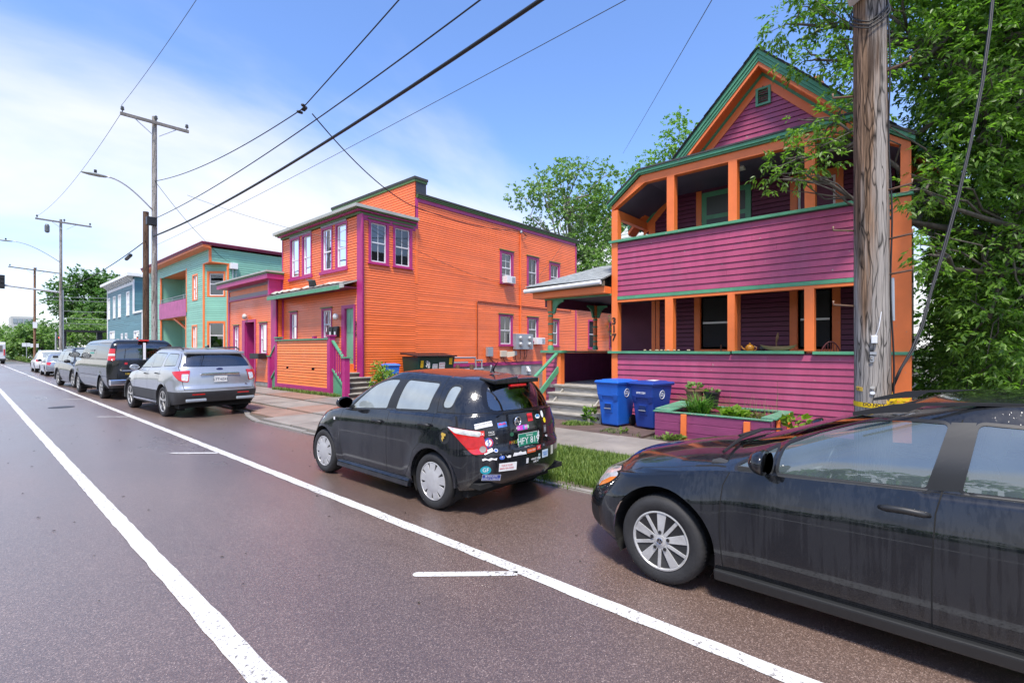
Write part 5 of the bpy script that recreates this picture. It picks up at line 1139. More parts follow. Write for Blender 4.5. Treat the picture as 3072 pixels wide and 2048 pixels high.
    for s_ in (-1,1):
        roofz=curve([(-1.75,1.385),(-1.2,1.405),(-.4,1.40),(.1,1.365),(.33,1.325)]); ys=[.33-2.0*i/30 for i in range(31)]
        top=[(y,roofz(y)+.030*min(1,max(0,(.33-y)/.22))*min(1,max(0,(y+1.67)/.18))) for y in ys]
        mb=MB()
        for (y0,z0),(y1,z1) in zip(top[:-1],top[1:]):
            b0=(z0-.032 if -.95<y0<-.0 and False else (z0-.016 if (-1.45<y0<.02) else roofz(y0)-.02)); b1=(z1-.016 if (-1.45<y1<.02) else roofz(y1)-.02)
            xa,xb=s_*.578,s_*.606
            mb.hexa([(xa,y0,b0),(xb,y0,b0),(xb,y1,b1),(xa,y1,b1),(xa,y0,z0),(xb,y0,z0),(xb,y1,z1),(xa,y1,z1)])
        me_=mb.build('roof_rail',M_BLKM,root,world=False)
        bm=bmesh.new(); bm.from_mesh(me_.data); bmesh.ops.remove_doubles(bm,verts=bm.verts,dist=.0005); bm.to_mesh(me_.data); bm.free()
    mb=MB(); mb.tube([(-.62,1.10,.975),(-.2,1.10,1.02),(.25,1.06,1.035)],.011,6); mb.tube([(-.05,1.16,1.01),(.35,1.10,1.02),(.62,1.0,1.0)],.011,6); mb.build('wiper',M_BLK,root,world=False)
    for y in (fa,ra):
        for s_ in (-1,1): wheel(root,s_*.885,y,.317,.205,'golf',s_,rimr=.213)
        well(root,y,.394,.87,.318)
    underbody(root,-1.9,1.75,.72,.17,.26)
    cabin(root,.62,.93,.74,-2.0); seats(root,[(-.05,(-.37,.37)),(-.95,(-.4,0,.4))],M_SEAT)
    for s_ in (-1,1):
        mb=MB(); mb.box((s_*.78,-1.1,.45),(s_*.80,.95,.93)); o=mb.build('door_lining',M_SEAT,root,world=False)
        mb=MB(); mb.tube([(s_*.775,.62,.86),(s_*.775,.2,.88),(s_*.775,-.02,.86)],.012,6); mb.build('trim_strip',M_GREYM,root,world=False)
    lettering('emblem','W',0.03,(-.885-.0142-.0,fa,.317-.006),(0,-1,0),(0,0,1),M_CHROME,root,world=False,extrude=0.001); lettering('emblem','V',0.026,(-.885-.0142,fa,.317+.014),(0,-1,0),(0,0,1),M_CHROME,root,world=False,extrude=0.001)
    mb=MB(); pts=[(-.900,fa+.022*math.cos(2*math.pi*k/24),.317+.022*math.sin(2*math.pi*k/24)) for k in range(25)]; mb.tube(pts,.0015,5); mb.build('emblem_ring',M_CHROME,root,world=False)
    return root
build_golf()
# ------------------------------------------------------------------ black hatchback with stickers
def surf(sh_bvh,x,z,y0=-4,d=(0,1,0)):
    h=sh_bvh.ray_cast(Vector((x,y0,z)),Vector(d)); return h[0],h[1]
def build_scion():
    root=thing('hatchback','black five-door hatchback with its tail covered in stickers','car',(4.145,5.28,0),0,'cars parked along the kerb')
    fa,ra=1.20,-1.17
    P=dict(zlo=[(-1.96,.34),(-1.6,.26),(-.6,.215),(1.0,.21),(1.6,.20),(1.96,.24)],
      zbelt=[(-1.96,1.03),(-1.2,1.015),(-.3,.985),(.5,.945),(.95,.905),(1.35,.82),(1.7,.72),(1.96,.62)],
      hood=[(-1.96,1.04),(.3,1.08),(.7,1.05),(1.1,.97),(1.5,.86),(1.8,.74),(1.96,.64)],
      w=[(0,.765),(.1,.79),(.3,.803),(.55,.808),(.75,.804),(.88,.788),(1,.757)],
      yf=[(0,1.90),(.2,1.97),(.5,1.97),(.75,1.90),(1,1.76)], yr=[(0,-1.84),(.12,-1.93),(.3,-1.947),(.44,-1.947),(.50,-1.935),(.54,-1.905),(.75,-1.895),(1,-1.855)],
      cf=[(0,.75),(1,.75)],cr=[(0,.48),(.45,.50),(.6,.48),(1,.46)],ef=2.3,er=2.35,
      gw=[(0,.728),(.3,.695),(.65,.628),(.88,.555),(1,.505)],gyf=[(0,1.12),(.35,.78),(.7,.42),(1,.02)],gyr=[(0,-1.83),(.5,-1.755),(.85,-1.68),(1,-1.62)],gcf=.45,gcr=.42,gef=2.7,ger=2.3,
      zroof=[(-1.68,1.36),(-1.0,1.41),(-.3,1.428),(.1,1.415),(.5,1.40),(1.2,1.1)],crown=.045,
      taper=[(-1.96,.945),(-1.2,1.0),(.9,1.0),(1.5,.975),(1.96,.94)],
      arches=[(fa,.30,.36,.016),(ra,.30,.37,.022)],nside=66)
    sh=Shell(P); sh.parts.append(('panel_gap',M_SEAM)); sh.seam_id=1
    for y,r in ((fa,.355),(ra,.36)): sh.cut([(y+r*math.cos(2*math.pi*k/40),.30+r*math.sin(2*math.pi*k/40)) for k in range(40)],'side',LR,delete=True,strict=0.05)
    wf=rpoly([(.60,.947,.03),(-.215,1.005,.02),(-.30,1.345,.04),(-.08,1.34,.1),(.16,1.275,.15)],.03)
    wr=rpoly([(-.40,1.015,.02),(-1.0,1.045,.03),(-1.06,1.335,.05),(-.465,1.35,.04)],.03)
    wq=rpoly([(-1.23,1.09,.06),(-1.38,1.095,.06),(-1.41,1.31,.06),(-1.26,1.32,.06)],.07)
    std_windows(sh,[wf,wr,wq],[G_CARF,G_CARF,G_CARF],trim=0.02)
    sh.cut(rpoly([(-.56,1.05,.06),(.56,1.05,.06),(.46,1.40,.08),(-.46,1.40,.08)]),'rear',FR,part='windscreen',mt=G_CAR,only=(0,))
    rw=rpoly([(-.50,1.07,.10),(.50,1.07,.10),(.42,1.325,.12),(-.42,1.325,.12)]); sh.cut(grow(rw,.045),'rear',RE,part='rear_window_frame',mt=mat('black gloss trim',(0.006,0.006,0.007),0.08),only=(0,)); sh.cut(rw,'rear',RE,part='rear_window',mt=G_CAR,only=(len(sh.parts)-1,))
    # pillar between front and rear door glass
    sh.cut([(-.235,1.005),(-.385,1.015),(-.45,1.355),(-.312,1.352)],'side',LR,part='pillar_trim',mt=M_TRIM,only=(0,))
    # tail lamps wrap the corners
    for sg in (-1,1):
        A=Vector((-sg*0.75,-0.66,0)).normalized(); dd=Vector((sg*0.66,-0.75,0.1)); hc=Vector((sg*.735,-1.64,0)).dot(A)
        pl=rpoly([(hc-.20,.915,.03),(hc+.155,.875,.05),(hc+.225,.655,.05),(hc+.06,.64,.05)],.04)
        sh.cut(grow(pl,.007),(A,Vector((0,0,1))),(dd,),part='lamp_rim',mt=M_SEAM,only=(0,)); sh.cut(pl,(A,Vector((0,0,1))),(dd,),part='tail_light',mt=M_RED,only=(len(sh.parts)-1,)); k=len(sh.parts)-1
        sh.cut(rpoly([(hc-.195,.912,.01),(hc+.15,.872,.02),(hc+.135,.82,.02),(hc-.12,.855,.02)],.01),(A,Vector((0,0,1))),(dd,),part='reversing_light',mt=M_CLR,only=(k,))
        sh.cut([(hc+.165+.034*math.cos(2*math.pi*i/16),.695+.034*math.sin(2*math.pi*i/16)) for i in range(16)],(A,Vector((0,0,1))),(dd,),part='reflector',mt=mat('grey reflector',(0.25,0.22,0.20),0.3),only=(k,))
        A2=Vector((sg*0.62,-0.78,0)).normalized(); ddir=Vector((sg*0.78,0.62,0.25)); hc=Vector((sg*.66,1.62,0)).dot(A2)
        sh.cut(rpoly([(hc-.16,.66),(hc+.2,.78),(hc+.14,.66),(hc-.1,.58)],.04),(A2,Vector((0,0,1))),(ddir,),part='headlight',mt=M_CLR,only=(0,))
        sh.cut(rpoly([(1.74,.46),(1.80,.46),(1.80,.50),(1.74,.50)],.01),'side',((sg,0,0),),part='side_marker',mt=M_AMB,only=(0,))
    sh.seam([(.72,.935),(.76,.80),(.755,.55),(.70,.26),(-.30,.26)],only=(0,)); sh.seam([(-.315,.26),(-.325,.7),(-.325,1.0),(-.385,1.42)],only=(0,3,5,7,9)); sh.seam([(-.315,.26),(-.66,.27),(-.79,.42),(-.86,.60),(-1.02,.74),(-1.14,.86),(-1.16,1.03),(-1.13,1.40)],only=(0,)); sh.seam([(-1.16,1.035),(-1.84,1.055)],only=(0,)); sh.seam([(-.9,1.425),(-.3,1.44),(.15,1.37)],only=(0,))
    sh.seam([(-.70,1.42),(-.73,1.06),(-.765,.92)],'rear',((-.5,-1,0),(.5,-1,0)),only=(0,)); sh.seam([(.70,1.42),(.73,1.06),(.765,.92)],'rear',((-.5,-1,0),(.5,-1,0)),only=(0,)); sh.seam([(-.60,.655),(.60,.655)],'rear',RE,only=(0,))
    sh.cut([(.70,.27),(.74,.55),(.745,.80),(.71,.93),(-.32,.985),(-.32,.7),(-.31,.27)],'side',LR,part='door',mt=PB_SCION,only=(0,)); sh.cut([(-.33,.27),(-.33,.99),(-1.15,1.02),(-1.13,.86),(-1.01,.75),(-.85,.61),(-.78,.43),(-.65,.275)],'side',LR,part='door',mt=PB_SCION,only=(0,))
    sh.cut([(-1.37+.072*math.cos(2*math.pi*k/20),.80+.072*math.sin(2*math.pi*k/20)) for k in range(20)],'side',((-1,0,0),),part='fuel_flap',mt=M_TRIM,only=(0,))
    # recess for the number plate
    sh.cut(rpoly([(-.30,.675,.03),(.30,.675,.03),(.30,.84,.05),(-.30,.84,.05)]),'rear',RE,part='plate_recess',mt=MATS['black gloss trim'],only=(0,))
    from mathutils.bvhtree import BVHTree
    bvh=BVHTree.FromBMesh(sh.bm)
    sh.finish(root,PB_SCION,{'tail_light':.006,'reversing_light':.008,'reflector':.009,'side_window':-.004,'rear_window':-.003})
    ring(root,'arch_lip',PB_SCION,ra,.30,.36,lambda y,z:.81,.028,.006,0.0,math.pi); 
    for s_ in (-1,1):
        mb=MB(); mb.hexa([(s_*.76,-.76,.15),(s_*.823,-.76,.17),(s_*.823,.80,.17),(s_*.76,.80,.15),(s_*.76,-.76,.27),(s_*.818,-.76,.235),(s_*.818,.80,.235),(s_*.76,.80,.27)]); mb.build('sill',PB_SCION,root,world=False,bevel=.012)
    handle(root,.81,-.13,.845,.20); handle(root,.81,-1.04,.895,.20)
    mirror(root,.875,.50,1.035,1.0,PB_SCION)
    for y in (fa,ra):
        for s_ in (-1,1): wheel(root,s_*.793,y,.302,.19,'cap',s_,rimr=.205)
        well(root,y,.358,.79,.30)
    underbody(root,-1.6,1.45,.68,.18,.27)
    cabin(root,.52,.93,.70,-1.8); seats(root,[(-.15,(-.33,.33)),(-1.0,(-.36,.36))],M_LSEAT,z=.55)
    # roof spoiler, brake light, wiper, aerial
    mb=MB(); 
    for (x0,x1) in ((-.37,0),(0,.37)): mb.hexa([(x0,-1.70,1.335),(x1,-1.70,1.335),(x1,-1.45,1.38),(x0,-1.45,1.38),(x0,-1.70,1.388),(x1,-1.70,1.412 if x1==0 else 1.388),(x1,-1.45,1.437 if x1==0 else 1.41),(x0,-1.45,1.41 if x0!=0 else 1.437)])
    mb.build('roof_spoiler',PB_SCION,root,world=False,bevel=.014)
    MB().box((-.13,-1.715,1.30),(.13,-1.65,1.328)).build('high_brake_light',M_RED,root,world=False,bevel=.008)
    mb=MB(); mb.tube([(0,-1.90,1.055),(-.22,-1.90,1.075),(-.45,-1.885,1.06)],.010,6); mb.build('rear_wiper',M_BLK,root,world=False)
    mb=MB(); mb.tube([(0,-1.30,1.45),(-.02,-1.36,1.52),(-.05,-1.44,1.58)],[.016,.006,.004],6); mb.lathe([(.035,1.44),(.02,1.47),(.008,1.51)],(0,-1.30,0),10); mb.build('aerial',M_BLK,root,world=False)
    # --------- lettering, plate and stickers follow the surface of the tail
    def stick(x,z,wd,ht,col,name='sticker',shape='rect',rot=0.0,off=.004,txt=None,tcol=None,tsize=None,rough=.5,flat=False,border=None):
        x=(x-.055)*.93-.035; z=z-.018
        h,nrm=surf(bvh,x,z)
        if h is None: return None
        nrm=nrm.normalized()
        if nrm.y>0: nrm=-nrm
        X=Vector((1,0,0)); X=(X-nrm*X.dot(nrm)).normalized(); Y=nrm.cross(X)
        if Y.z<0: Y=-Y
        c_,s_=math.cos(rot),math.sin(rot); X,Y=X*c_+Y*s_,Y*c_-X*s_
        o=h+nrm*off
        def pt(a,b,e=0): 
            q=o+X*a+Y*b; hh=bvh.ray_cast(Vector((q.x,-4,q.z)),Vector((0,1,0)))[0]
            return q+nrm*e if hh is None or flat else Vector((q.x,min(q.y,hh.y-0.003),q.z))+nrm*e
        mb=MB()
        if shape=='rect':
            n=4
            for i in range(n): mb.poly([pt(-wd/2+wd*i/n,-ht/2),pt(-wd/2+wd*(i+1)/n,-ht/2),pt(-wd/2+wd*(i+1)/n,ht/2),pt(-wd/2+wd*i/n,ht/2)])
        elif shape=='oval': mb.poly([pt(wd/2*math.cos(2*math.pi*k/24),ht/2*math.sin(2*math.pi*k/24)) for k in range(24)])
        else: mb.poly([pt(a*wd,b*ht) for a,b in shape])
        m=mat('sticker %d %d %d'%tuple(int(v*255) for v in col),col,rough)
        ob=mb.build(name,m,root,world=False)
        if border: 
            bb=MB()
            for (a0,a1,b0,b1) in ((-wd/2,wd/2,ht/2-border,ht/2),(-wd/2,wd/2,-ht/2,-ht/2+border),(-wd/2,-wd/2+border,-ht/2,ht/2),(wd/2-border,wd/2,-ht/2,ht/2)): bb.poly([pt(a0,b0,.001),pt(a1,b0,.001),pt(a1,b1,.001),pt(a0,b1,.001)])
            stuff(bb.build('sticker_border',mat('st_tx %d %d %d'%tuple(int(v*255) for v in tcol),tcol,.5),ob,world=False))
        if txt:
            for i,(s,dy,sz) in enumerate(txt): lettering('sticker_text',s,sz,pt(0,dy,.0025),X,Y,mat('st_tx %d %d %d'%tuple(int(v*255) for v in tcol),tcol,.5),ob,world=False,extrude=0.0004)
        return ob
    W_=(.75,.75,.73); K=(.01,.01,.012); G_=(.008,.19,.11)
    pl=stick(0.0,.757,.31,.155,G_,'number_plate',off=.02,flat=True,txt=[('HFY 819',-.006,.098)],tcol=W_,border=.004); 
    lettering('plate_text','Vermont',.032,(-.086,-1.935,.739+.058),(1,0,0),(0,0,1),mat('st_tx 191 191 186',W_,.5),pl,world=False,extrude=.0004); lettering('plate_text','Green Mountain State',.018,(-.086,-1.935,.739-.064),(1,0,0),(0,0,1),MATS['st_tx 191 191 186'],pl,world=False,extrude=.0004)
    stick(-.545,.955,.19,.052,W_,txt=[('GOOD HUMANS MAKE',.010,.020),('________________',-.012,.016)],tcol=K)
    stick(-.595,.868,.105,.056,(.62,.03,.02),txt=[('relix',0,.05)],tcol=W_); stick(-.48,.868,.075,.05,K,txt=[('FACK',.011,.028),('CANCER',-.013,.018)],tcol=W_)
    s=stick(-.515,.775,.105,.105,(.03,.08,.35),shape='oval',name='round_sticker',border=None)
    stick(-.515,.775,.10,.098,(.60,.03,.04),shape=[(0,-.5),(.35,-.35),(.5,0),(.35,.35),(0,.5)],off=.0055,name='sticker_half'); stick(-.515,.775,.07,.066,W_,shape='oval',off=.007,name='sticker_disc'); stick(-.515,.775,.04,.10,(.03,.08,.35),shape=[(.1,.5),(-.35,.05),(.0,.05),(-.15,-.5),(.4,.0),(.05,.0)],off=.0085,name='sticker_bolt')
    stick(-.53,.690,.10,.036,W_,txt=[('PACE',0,.032)],tcol=K); stick(-.455,.694,.042,.042,W_,shape='oval',name='round_sticker'); stick(-.455,.694,.034,.034,(.03,.10,.45),shape='oval',off=.0055,name='sticker_disc')
    stick(-.345,.947,.115,.052,(.08,.20,.55)); stick(-.345,.958,.10,.026,(.55,.07,.22),off=.0055,shape=[(-.5,-.5),(.5,-.5),(.3,.4),(0,-.1),(-.3,.5)],name='sticker_half')
    # maker's emblem
    h,_=surf(bvh,-.207,.957)
    mb=MB(); pts=[(-.207+.048*math.cos(2*math.pi*k/28),h.y-.012,.947+.048*math.sin(2*math.pi*k/28)) for k in range(29)]; mb.tube(pts,.007,8); mb.build('emblem_ring',M_CHROME,root,world=False,smooth=True)
    for s_ in (-1,1):
        MB().poly([(-.207+s_*.006,h.y-.013,.947+.042),(-.207+s_*.035,h.y-.013,.947+.025),(-.207+s_*.006,h.y-.013,.947-.0)] if s_<0 else [(-.207+.006,h.y-.013,.925),(-.207+.035,h.y-.013,.945),(-.207+.006,h.y-.013,.947)]).build('emblem_fin',M_CHROME,root,world=False)
    MB().box((-.249,h.y-.014,.942),(-.165,h.y-.009,.952)).build('emblem_bar',M_CHROME,root,world=False)
    stick(.09,.99,.085,.085,(.70,.02,.03),off=.004); stick(.235,.985,.085,.05,W_,shape='oval'); stick(.235,.993,.075,.035,(.05,.22,.42),off=.0055,shape=[(-.5,-.4),(.5,-.4),(.3,.3),(0,.5),(-.3,.3)],name='sticker_half'); stick(.34,1.0,.05,.08,W_,shape='oval')
    ro=stick(-.07,.895,.155,.05,(.55,.05,.45),txt=[('ALL      ONE',0,.036)],tcol=W_); stick(-.03,.895,.06,.046,(.02,.20,.50),off=.0052,name='sticker_half'); stick(.02,.895,.03,.046,(.05,.45,.15),off=.0052,name='sticker_half')
    stick(-.235,.84,.05,.045,(.02,.10,.05),shape='oval'); 
    for i,(c,ch_) in enumerate((((.60,.06,.02),'P'),((.65,.30,.02),'H'),((.70,.55,.03),'I'),((.30,.5,.05),'S'),((.02,.3,.25),'H'))):
        lettering('sticker_text',ch_,.045,(-.385+i*.031,-1.925,.747),(1,0,0),(0,0,1),mat('st_l%d'%i,c,.5),root,world=False,extrude=.0004)
    stick(.215,.80,.035,.075,W_,shape=[(0,.5),(.4,.2),(.2,-.1),(.5,-.4),(-.1,-.5),(-.4,0)])
    stick(.37,.93,.05,.062,(.75,.55,.01),shape='oval'); stick(.36,.835,.06,.085,(.10,.09,.10),txt=[('|||',0,.05)],tcol=(.5,.5,.5)); stick(.385,.755,.055,.03,W_,shape=[(-.5,0),(-.2,.5),(0,-.2),(.3,.5),(.5,-.4),(.1,-.5)])
    # bumper stickers
    stick(-.53,.612,.16,.032,W_,shape=[(-.5,.2),(-.3,.5),(-.1,.1),(.1,.5),(.3,.2),(.5,.4),(.45,-.4),(.2,-.1),(0,-.5),(-.2,-.1),(-.45,-.4)]); stick(-.40,.62,.062,.04,(.06,.14,.50),shape='oval',txt=[('*',-.004,.05)],tcol=W_); stick(-.325,.628,.07,.035,W_,shape=[(-.5,.5),(-.2,-.1),(.1,.3),(.5,.1),(.4,-.5),(-.2,-.4)]); stick(-.17,.638,.19,.045,W_,shape=[(-.5,-.4),(.5,-.4),(.45,.3),(.2,.2),(.05,.5),(-.1,.25),(-.4,.4)],txt=[('~~~~~~',-.006,.02)],tcol=(.3,.3,.3))
    stick(.02,.645,.14,.045,(.70,.12,.03),txt=[('LOCAL  FARM',0,.02)],tcol=W_); stick(.155,.66,.075,.05,(.55,.04,.05),txt=[('#',0,.04)],tcol=W_); stick(.255,.672,.08,.045,K,txt=[('::::',0,.03)],tcol=(.4,.45,.6))
    stick(-.565,.505,.115,.085,(.01,.29,.36),shape='oval',txt=[('GF',0,.058)],tcol=W_); stick(-.33,.52,.215,.085,W_,txt=[('THIS IS YOUR    ',.016,.022),('BRAIN ON MUSIC    ',-.014,.022)],tcol=(.55,.03,.06)); stick(-.505,.425,.205,.065,(.03,.06,.32),txt=[('BE REALISTIC',.013,.024),('EXPECT A MIRACLE',-.015,.022)],tcol=W_,border=.003)
    stick(-.05,.545,.035,.055,W_); lettering('sticker_text','WAKE UP &',.03,(-.035,-1.985,.54),(1,0,0),(0,0,1),MATS['st_tx 191 191 186'],root,world=False,extrude=.0004); lettering('sticker_text','LIVE IT',.03,(-.035,-1.985,.51),(1,0,0),(0,0,1),MATS['st_tx 191 191 186'],root,world=False,extrude=.0004)
    stick(.165,.56,.03,.06,(.35,.5,.5),txt=[('N',0,.03)],tcol=K); stick(.285,.575,.12,.085,(.55,.66,.72),txt=[('VERMONT',.012,.022),('OPEN',-.014,.03)],tcol=(.05,.2,.5)); stick(.455,.59,.06,.10,(.55,.55,.45))
    # map-shaped sticker on the fuel flap
    MB().poly([(-.82,-1.37+a*.055,.80+b*.055) for a,b in ((.3,.9),(-.8,.7),(-.7,.3),(-.2,.2),(-.4,-.2),(0,-.3),(.1,-.9),(.5,-.3),(.3,.1),(.6,.5))]).build('map_sticker',mat('yellow sticker',(.55,.36,.06),.5),root,world=False)
    MB().poly([(-.814,.86,.62+.15),(-.814,.90,.62+.15),(-.814,.90,.66+.15),(-.814,.86,.66+.15)]).build('badge',M_WHT,root,world=False)
    return root
build_scion()
# ------------------------------------------------------------------ silver SUV, van and the rest of the row
M_CLAD=mat('grey black cladding',(0.03,0.031,0.033),0.55,var=0.15,vscale=6)
def build_suv():
    root=thing('silver_suv','silver SUV with black lower cladding and plate LTT-6241, parked behind the black van','car',(4.32,16.42,0),R(2.2),'cars parked along the kerb')
    fa,ra=1.62,-1.40
    P=dict(zlo=[(-2.52,.42),(-2.1,.34),(-1,.28),(1.2,.28),(2.1,.26),(2.52,.32)],
      zbelt=[(-2.52,1.27),(-1.2,1.245),(.2,1.20),(1.0,1.15),(1.7,1.06),(2.2,.95),(2.52,.84)],
      hood=[(-2.52,1.28),(.6,1.27),(1.1,1.22),(1.7,1.15),(2.2,1.03),(2.52,.86)],
      w=[(0,.94),(.12,.975),(.35,.995),(.62,1.0),(.8,.985),(.92,.962),(1,.935)],
      yf=[(0,2.44),(.25,2.53),(.6,2.51),(1,2.36)], yr=[(0,-2.42),(.12,-2.49),(.28,-2.53),(.40,-2.525),(.46,-2.48),(.7,-2.46),(1,-2.38)],
      cf=[(0,.8),(1,.8)],cr=[(0,.34),(1,.34)],ef=2.5,er=2.8,
      gw=[(0,.90),(.35,.855),(.7,.785),(.9,.72),(1,.66)],gyf=[(0,1.28),(.4,.9),(.75,.5),(1,.15)],gyr=[(0,-2.36),(.5,-2.24),(.85,-2.10),(1,-2.02)],gcf=.5,gcr=.26,gef=2.7,ger=2.8,
      zroof=[(-2.1,1.68),(-1.2,1.73),(-.3,1.735),(.2,1.70),(.7,1.6),(1.4,1.25)],crown=.04,
      taper=[(-2.53,.95),(-1.4,1.0),(1.3,1.0),(2.0,.98),(2.53,.94)],arches=[(fa,.39,.46,.012),(ra,.39,.46,.012)],nside=60)
    sh=Shell(P); sh.parts.append(('panel_gap',M_SEAM)); sh.seam_id=1
    for y in (fa,ra): sh.cut([(y+.455*math.cos(2*math.pi*k/36),.385+.455*math.sin(2*math.pi*k/36)) for k in range(36)],'side',LR,delete=True,strict=.05)
    std_windows(sh,[rpoly([(.92,1.215,.03),(-.10,1.245,.03),(-.14,1.61,.04),(.12,1.60,.1),(.5,1.46,.2)]),rpoly([(-.20,1.248,.03),(-1.0,1.275,.03),(-1.10,1.60,.05),(-.24,1.615,.04)]),rpoly([(-1.22,1.285,.04),(-2.02,1.32,.04),(-1.95,1.585,.1),(-1.27,1.60,.05)])],[G_CARF,G_CARF,G_CARF],trim=.018)
    sh.cut(rpoly([(-.70,1.30,.06),(.70,1.30,.06),(.58,1.64,.08),(-.58,1.64,.08)]),'rear',FR,part='windscreen',mt=G_CAR,only=(0,))
    sh.cut(rpoly([(-.80,1.275,.06),(.80,1.275,.06),(.62,1.615,.09),(-.62,1.615,.09)]),'rear',RE,part='rear_window',mt=G_CARD,only=(0,))
    for sg in (-1,1):
        A=Vector((-sg*0.75,-0.66,0)).normalized(); dd=Vector((sg*0.66,-0.75,0.1)); hc=Vector((sg*.87,-2.30,0)).dot(A)
        pl=rpoly([(hc-.24,1.16,.05),(hc+.20,1.19,.03),(hc+.20,.90,.04),(hc+.02,.93,.05),(hc-.12,1.06,.05)],.04)
        sh.cut(pl,(A,Vector((0,0,1))),(dd,),part='tail_light',mt=M_RED,only=(0,)); k=len(sh.parts)-1
        sh.cut(rpoly([(hc+.05,1.10,.02),(hc+.185,1.10,.02),(hc+.185,.93,.03),(hc+.06,.95,.03)],.02),(A,Vector((0,0,1))),(dd,),part='reversing_light',mt=M_CLR,only=(k,))
    sh.cut([(-1.2,.2),(1.2,.2),(1.2,.66),(-1.2,.66)],'rear',((0,-1,0),(-.8,-.7,0),(.8,-.7,0)),part='rear_cladding',mt=M_CLAD,only=(0,),strict=.45)
    sh.cut([(-2.5,.2),(2.3,.2),(2.3,.50),(-2.5,.50)],'side',LR,part='sill_cladding',mt=M_CLAD,only=(0,),strict=.6)
    for pts in ([(.98,1.17),(1.06,1.0),(1.05,.52)],[(-.15,.50),(-.15,1.24)],[(-1.0,.52),(-1.10,.82),(-1.14,1.27)]): sh.seam(pts,only=(0,),w=.009)
    sh.seam([(-.72,1.6),(-.86,1.25),(-.80,.72)],'rear',((-.5,-1,0),),only=(0,),w=.01); sh.seam([(.72,1.6),(.86,1.25),(.80,.72)],'rear',((.5,-1,0),),only=(0,),w=.01); sh.seam([(-.80,.715),(.80,.715)],'rear',RE,only=(0,),w=.012)
    from mathutils.bvhtree import BVHTree
    bvh=BVHTree.FromBMesh(sh.bm)
    sh.finish(root,PB_SILV,{'tail_light':.012,'reversing_light':.014,'rear_cladding':.006,'sill_cladding':.004})
    for y in (fa,ra):
        ring(root,'arch_cladding',M_CLAD,y,.385,.455,lambda a,z:.985,.06,.02)
        for s_ in (-1,1): wheel(root,s_*.97,y,.385,.245,'multi',s_,rimr=.265,n=5)
        well(root,y,.46,.965,.385)
    underbody(root,-2.2,2.0,.85,.24,.36)
    for s_ in (-1,1):
        mb=MB(); mb.tube([(s_*.66,.15,1.70),(s_*.66,0,1.765),(s_*.67,-1.7,1.775),(s_*.66,-1.9,1.72)],.02,8); mb.build('roof_rail',M_TRIM,root,world=False,smooth=True)
        MB().box((s_*.35,-2.56,.42),(s_*.80,-2.50,.49)).build('bumper_insert',M_GREYM,root,world=False,bevel=.02)
        MB().box((s_*.38,-2.545,.585),(s_*.66,-2.52,.61)).build('rear_reflector',M_RED,root,world=False)
        MB().box((s_*1.005,-1.0,.34),(s_*1.012,1.1,.38)).build('door_strip',M_CHROME,root,world=False)
    h,_=surf(bvh,0,1.08); MB().box((-.46,h.y-.03,1.065),(.46,h.y+.01,1.125)).build('tailgate_bar',M_CHROME,root,world=False,bevel=.02)
    lettering('tailgate_text','E X P L O R E R',.05,(0,h.y-.032,1.093),(1,0,0),(0,0,1),mat('dark badge blue',(.03,.04,.12),.3),root,world=False,extrude=.001)
    h,_=surf(bvh,0,1.215); mb=MB(); mb.lathe([(.001,-.012),(.075,-.012),(.08,0)],(0,0,0),24,axis='Y'); mb.v=[(p[0],h.y+p[1],1.215+p[2]*.38) for p in mb.v]; mb.build('oval_badge',MATS['dark badge blue'],root,world=False)
    h,_=surf(bvh,0,.96); pl=MB().box((-.155,h.y-.02,.885),(.155,h.y-.012,1.04)).build('number_plate',mat('plate white',(.62,.62,.60),.5),root,world=False,bevel=.003)
    lettering('plate_text','LTT•6241',.085,(0,h.y-.0215,.955),(1,0,0),(0,0,1),mat('plate dark',(.02,.03,.06),.5),pl,world=False,extrude=.0005)
    mb=MB(); mb.lathe([(.001,-.004),(.045,-.004),(.045,0)],(0,0,0),4,axis='Y'); mb.v=[(.62+p[0],h.y+p[1]+.02,.79+p[2]) for p in mb.v]; mb.build('diamond_badge',M_CHROME,root,world=False)
    mirror(root,1.05,.83,1.22,1.0,PB_SILV); handle(root,.99,-.02,1.06,.22); handle(root,.99,-.98,1.09,.22)
    MB().hexa([(-.03,-1.62,1.765),(.03,-1.62,1.765),(.03,-1.42,1.77),(-.03,-1.42,1.77),(-.006,-1.64,1.84),(.006,-1.64,1.84),(.006,-1.60,1.84),(-.006,-1.60,1.84)]).build('fin_aerial',M_BLK,root,world=False)
    cabin(root,.72,1.18,.80,-2.2); seats(root,[(0.0,(-.4,.4)),(-.95,(-.42,.42)),(-1.75,(-.4,.4))],M_SEAT,z=.75)
    mb=MB(); mb.box((-.70,-2.16,1.60),(.70,-2.02,1.67)); mb.build('roof_spoiler',PB_SILV,root,world=False,bevel=.02)
build_suv()
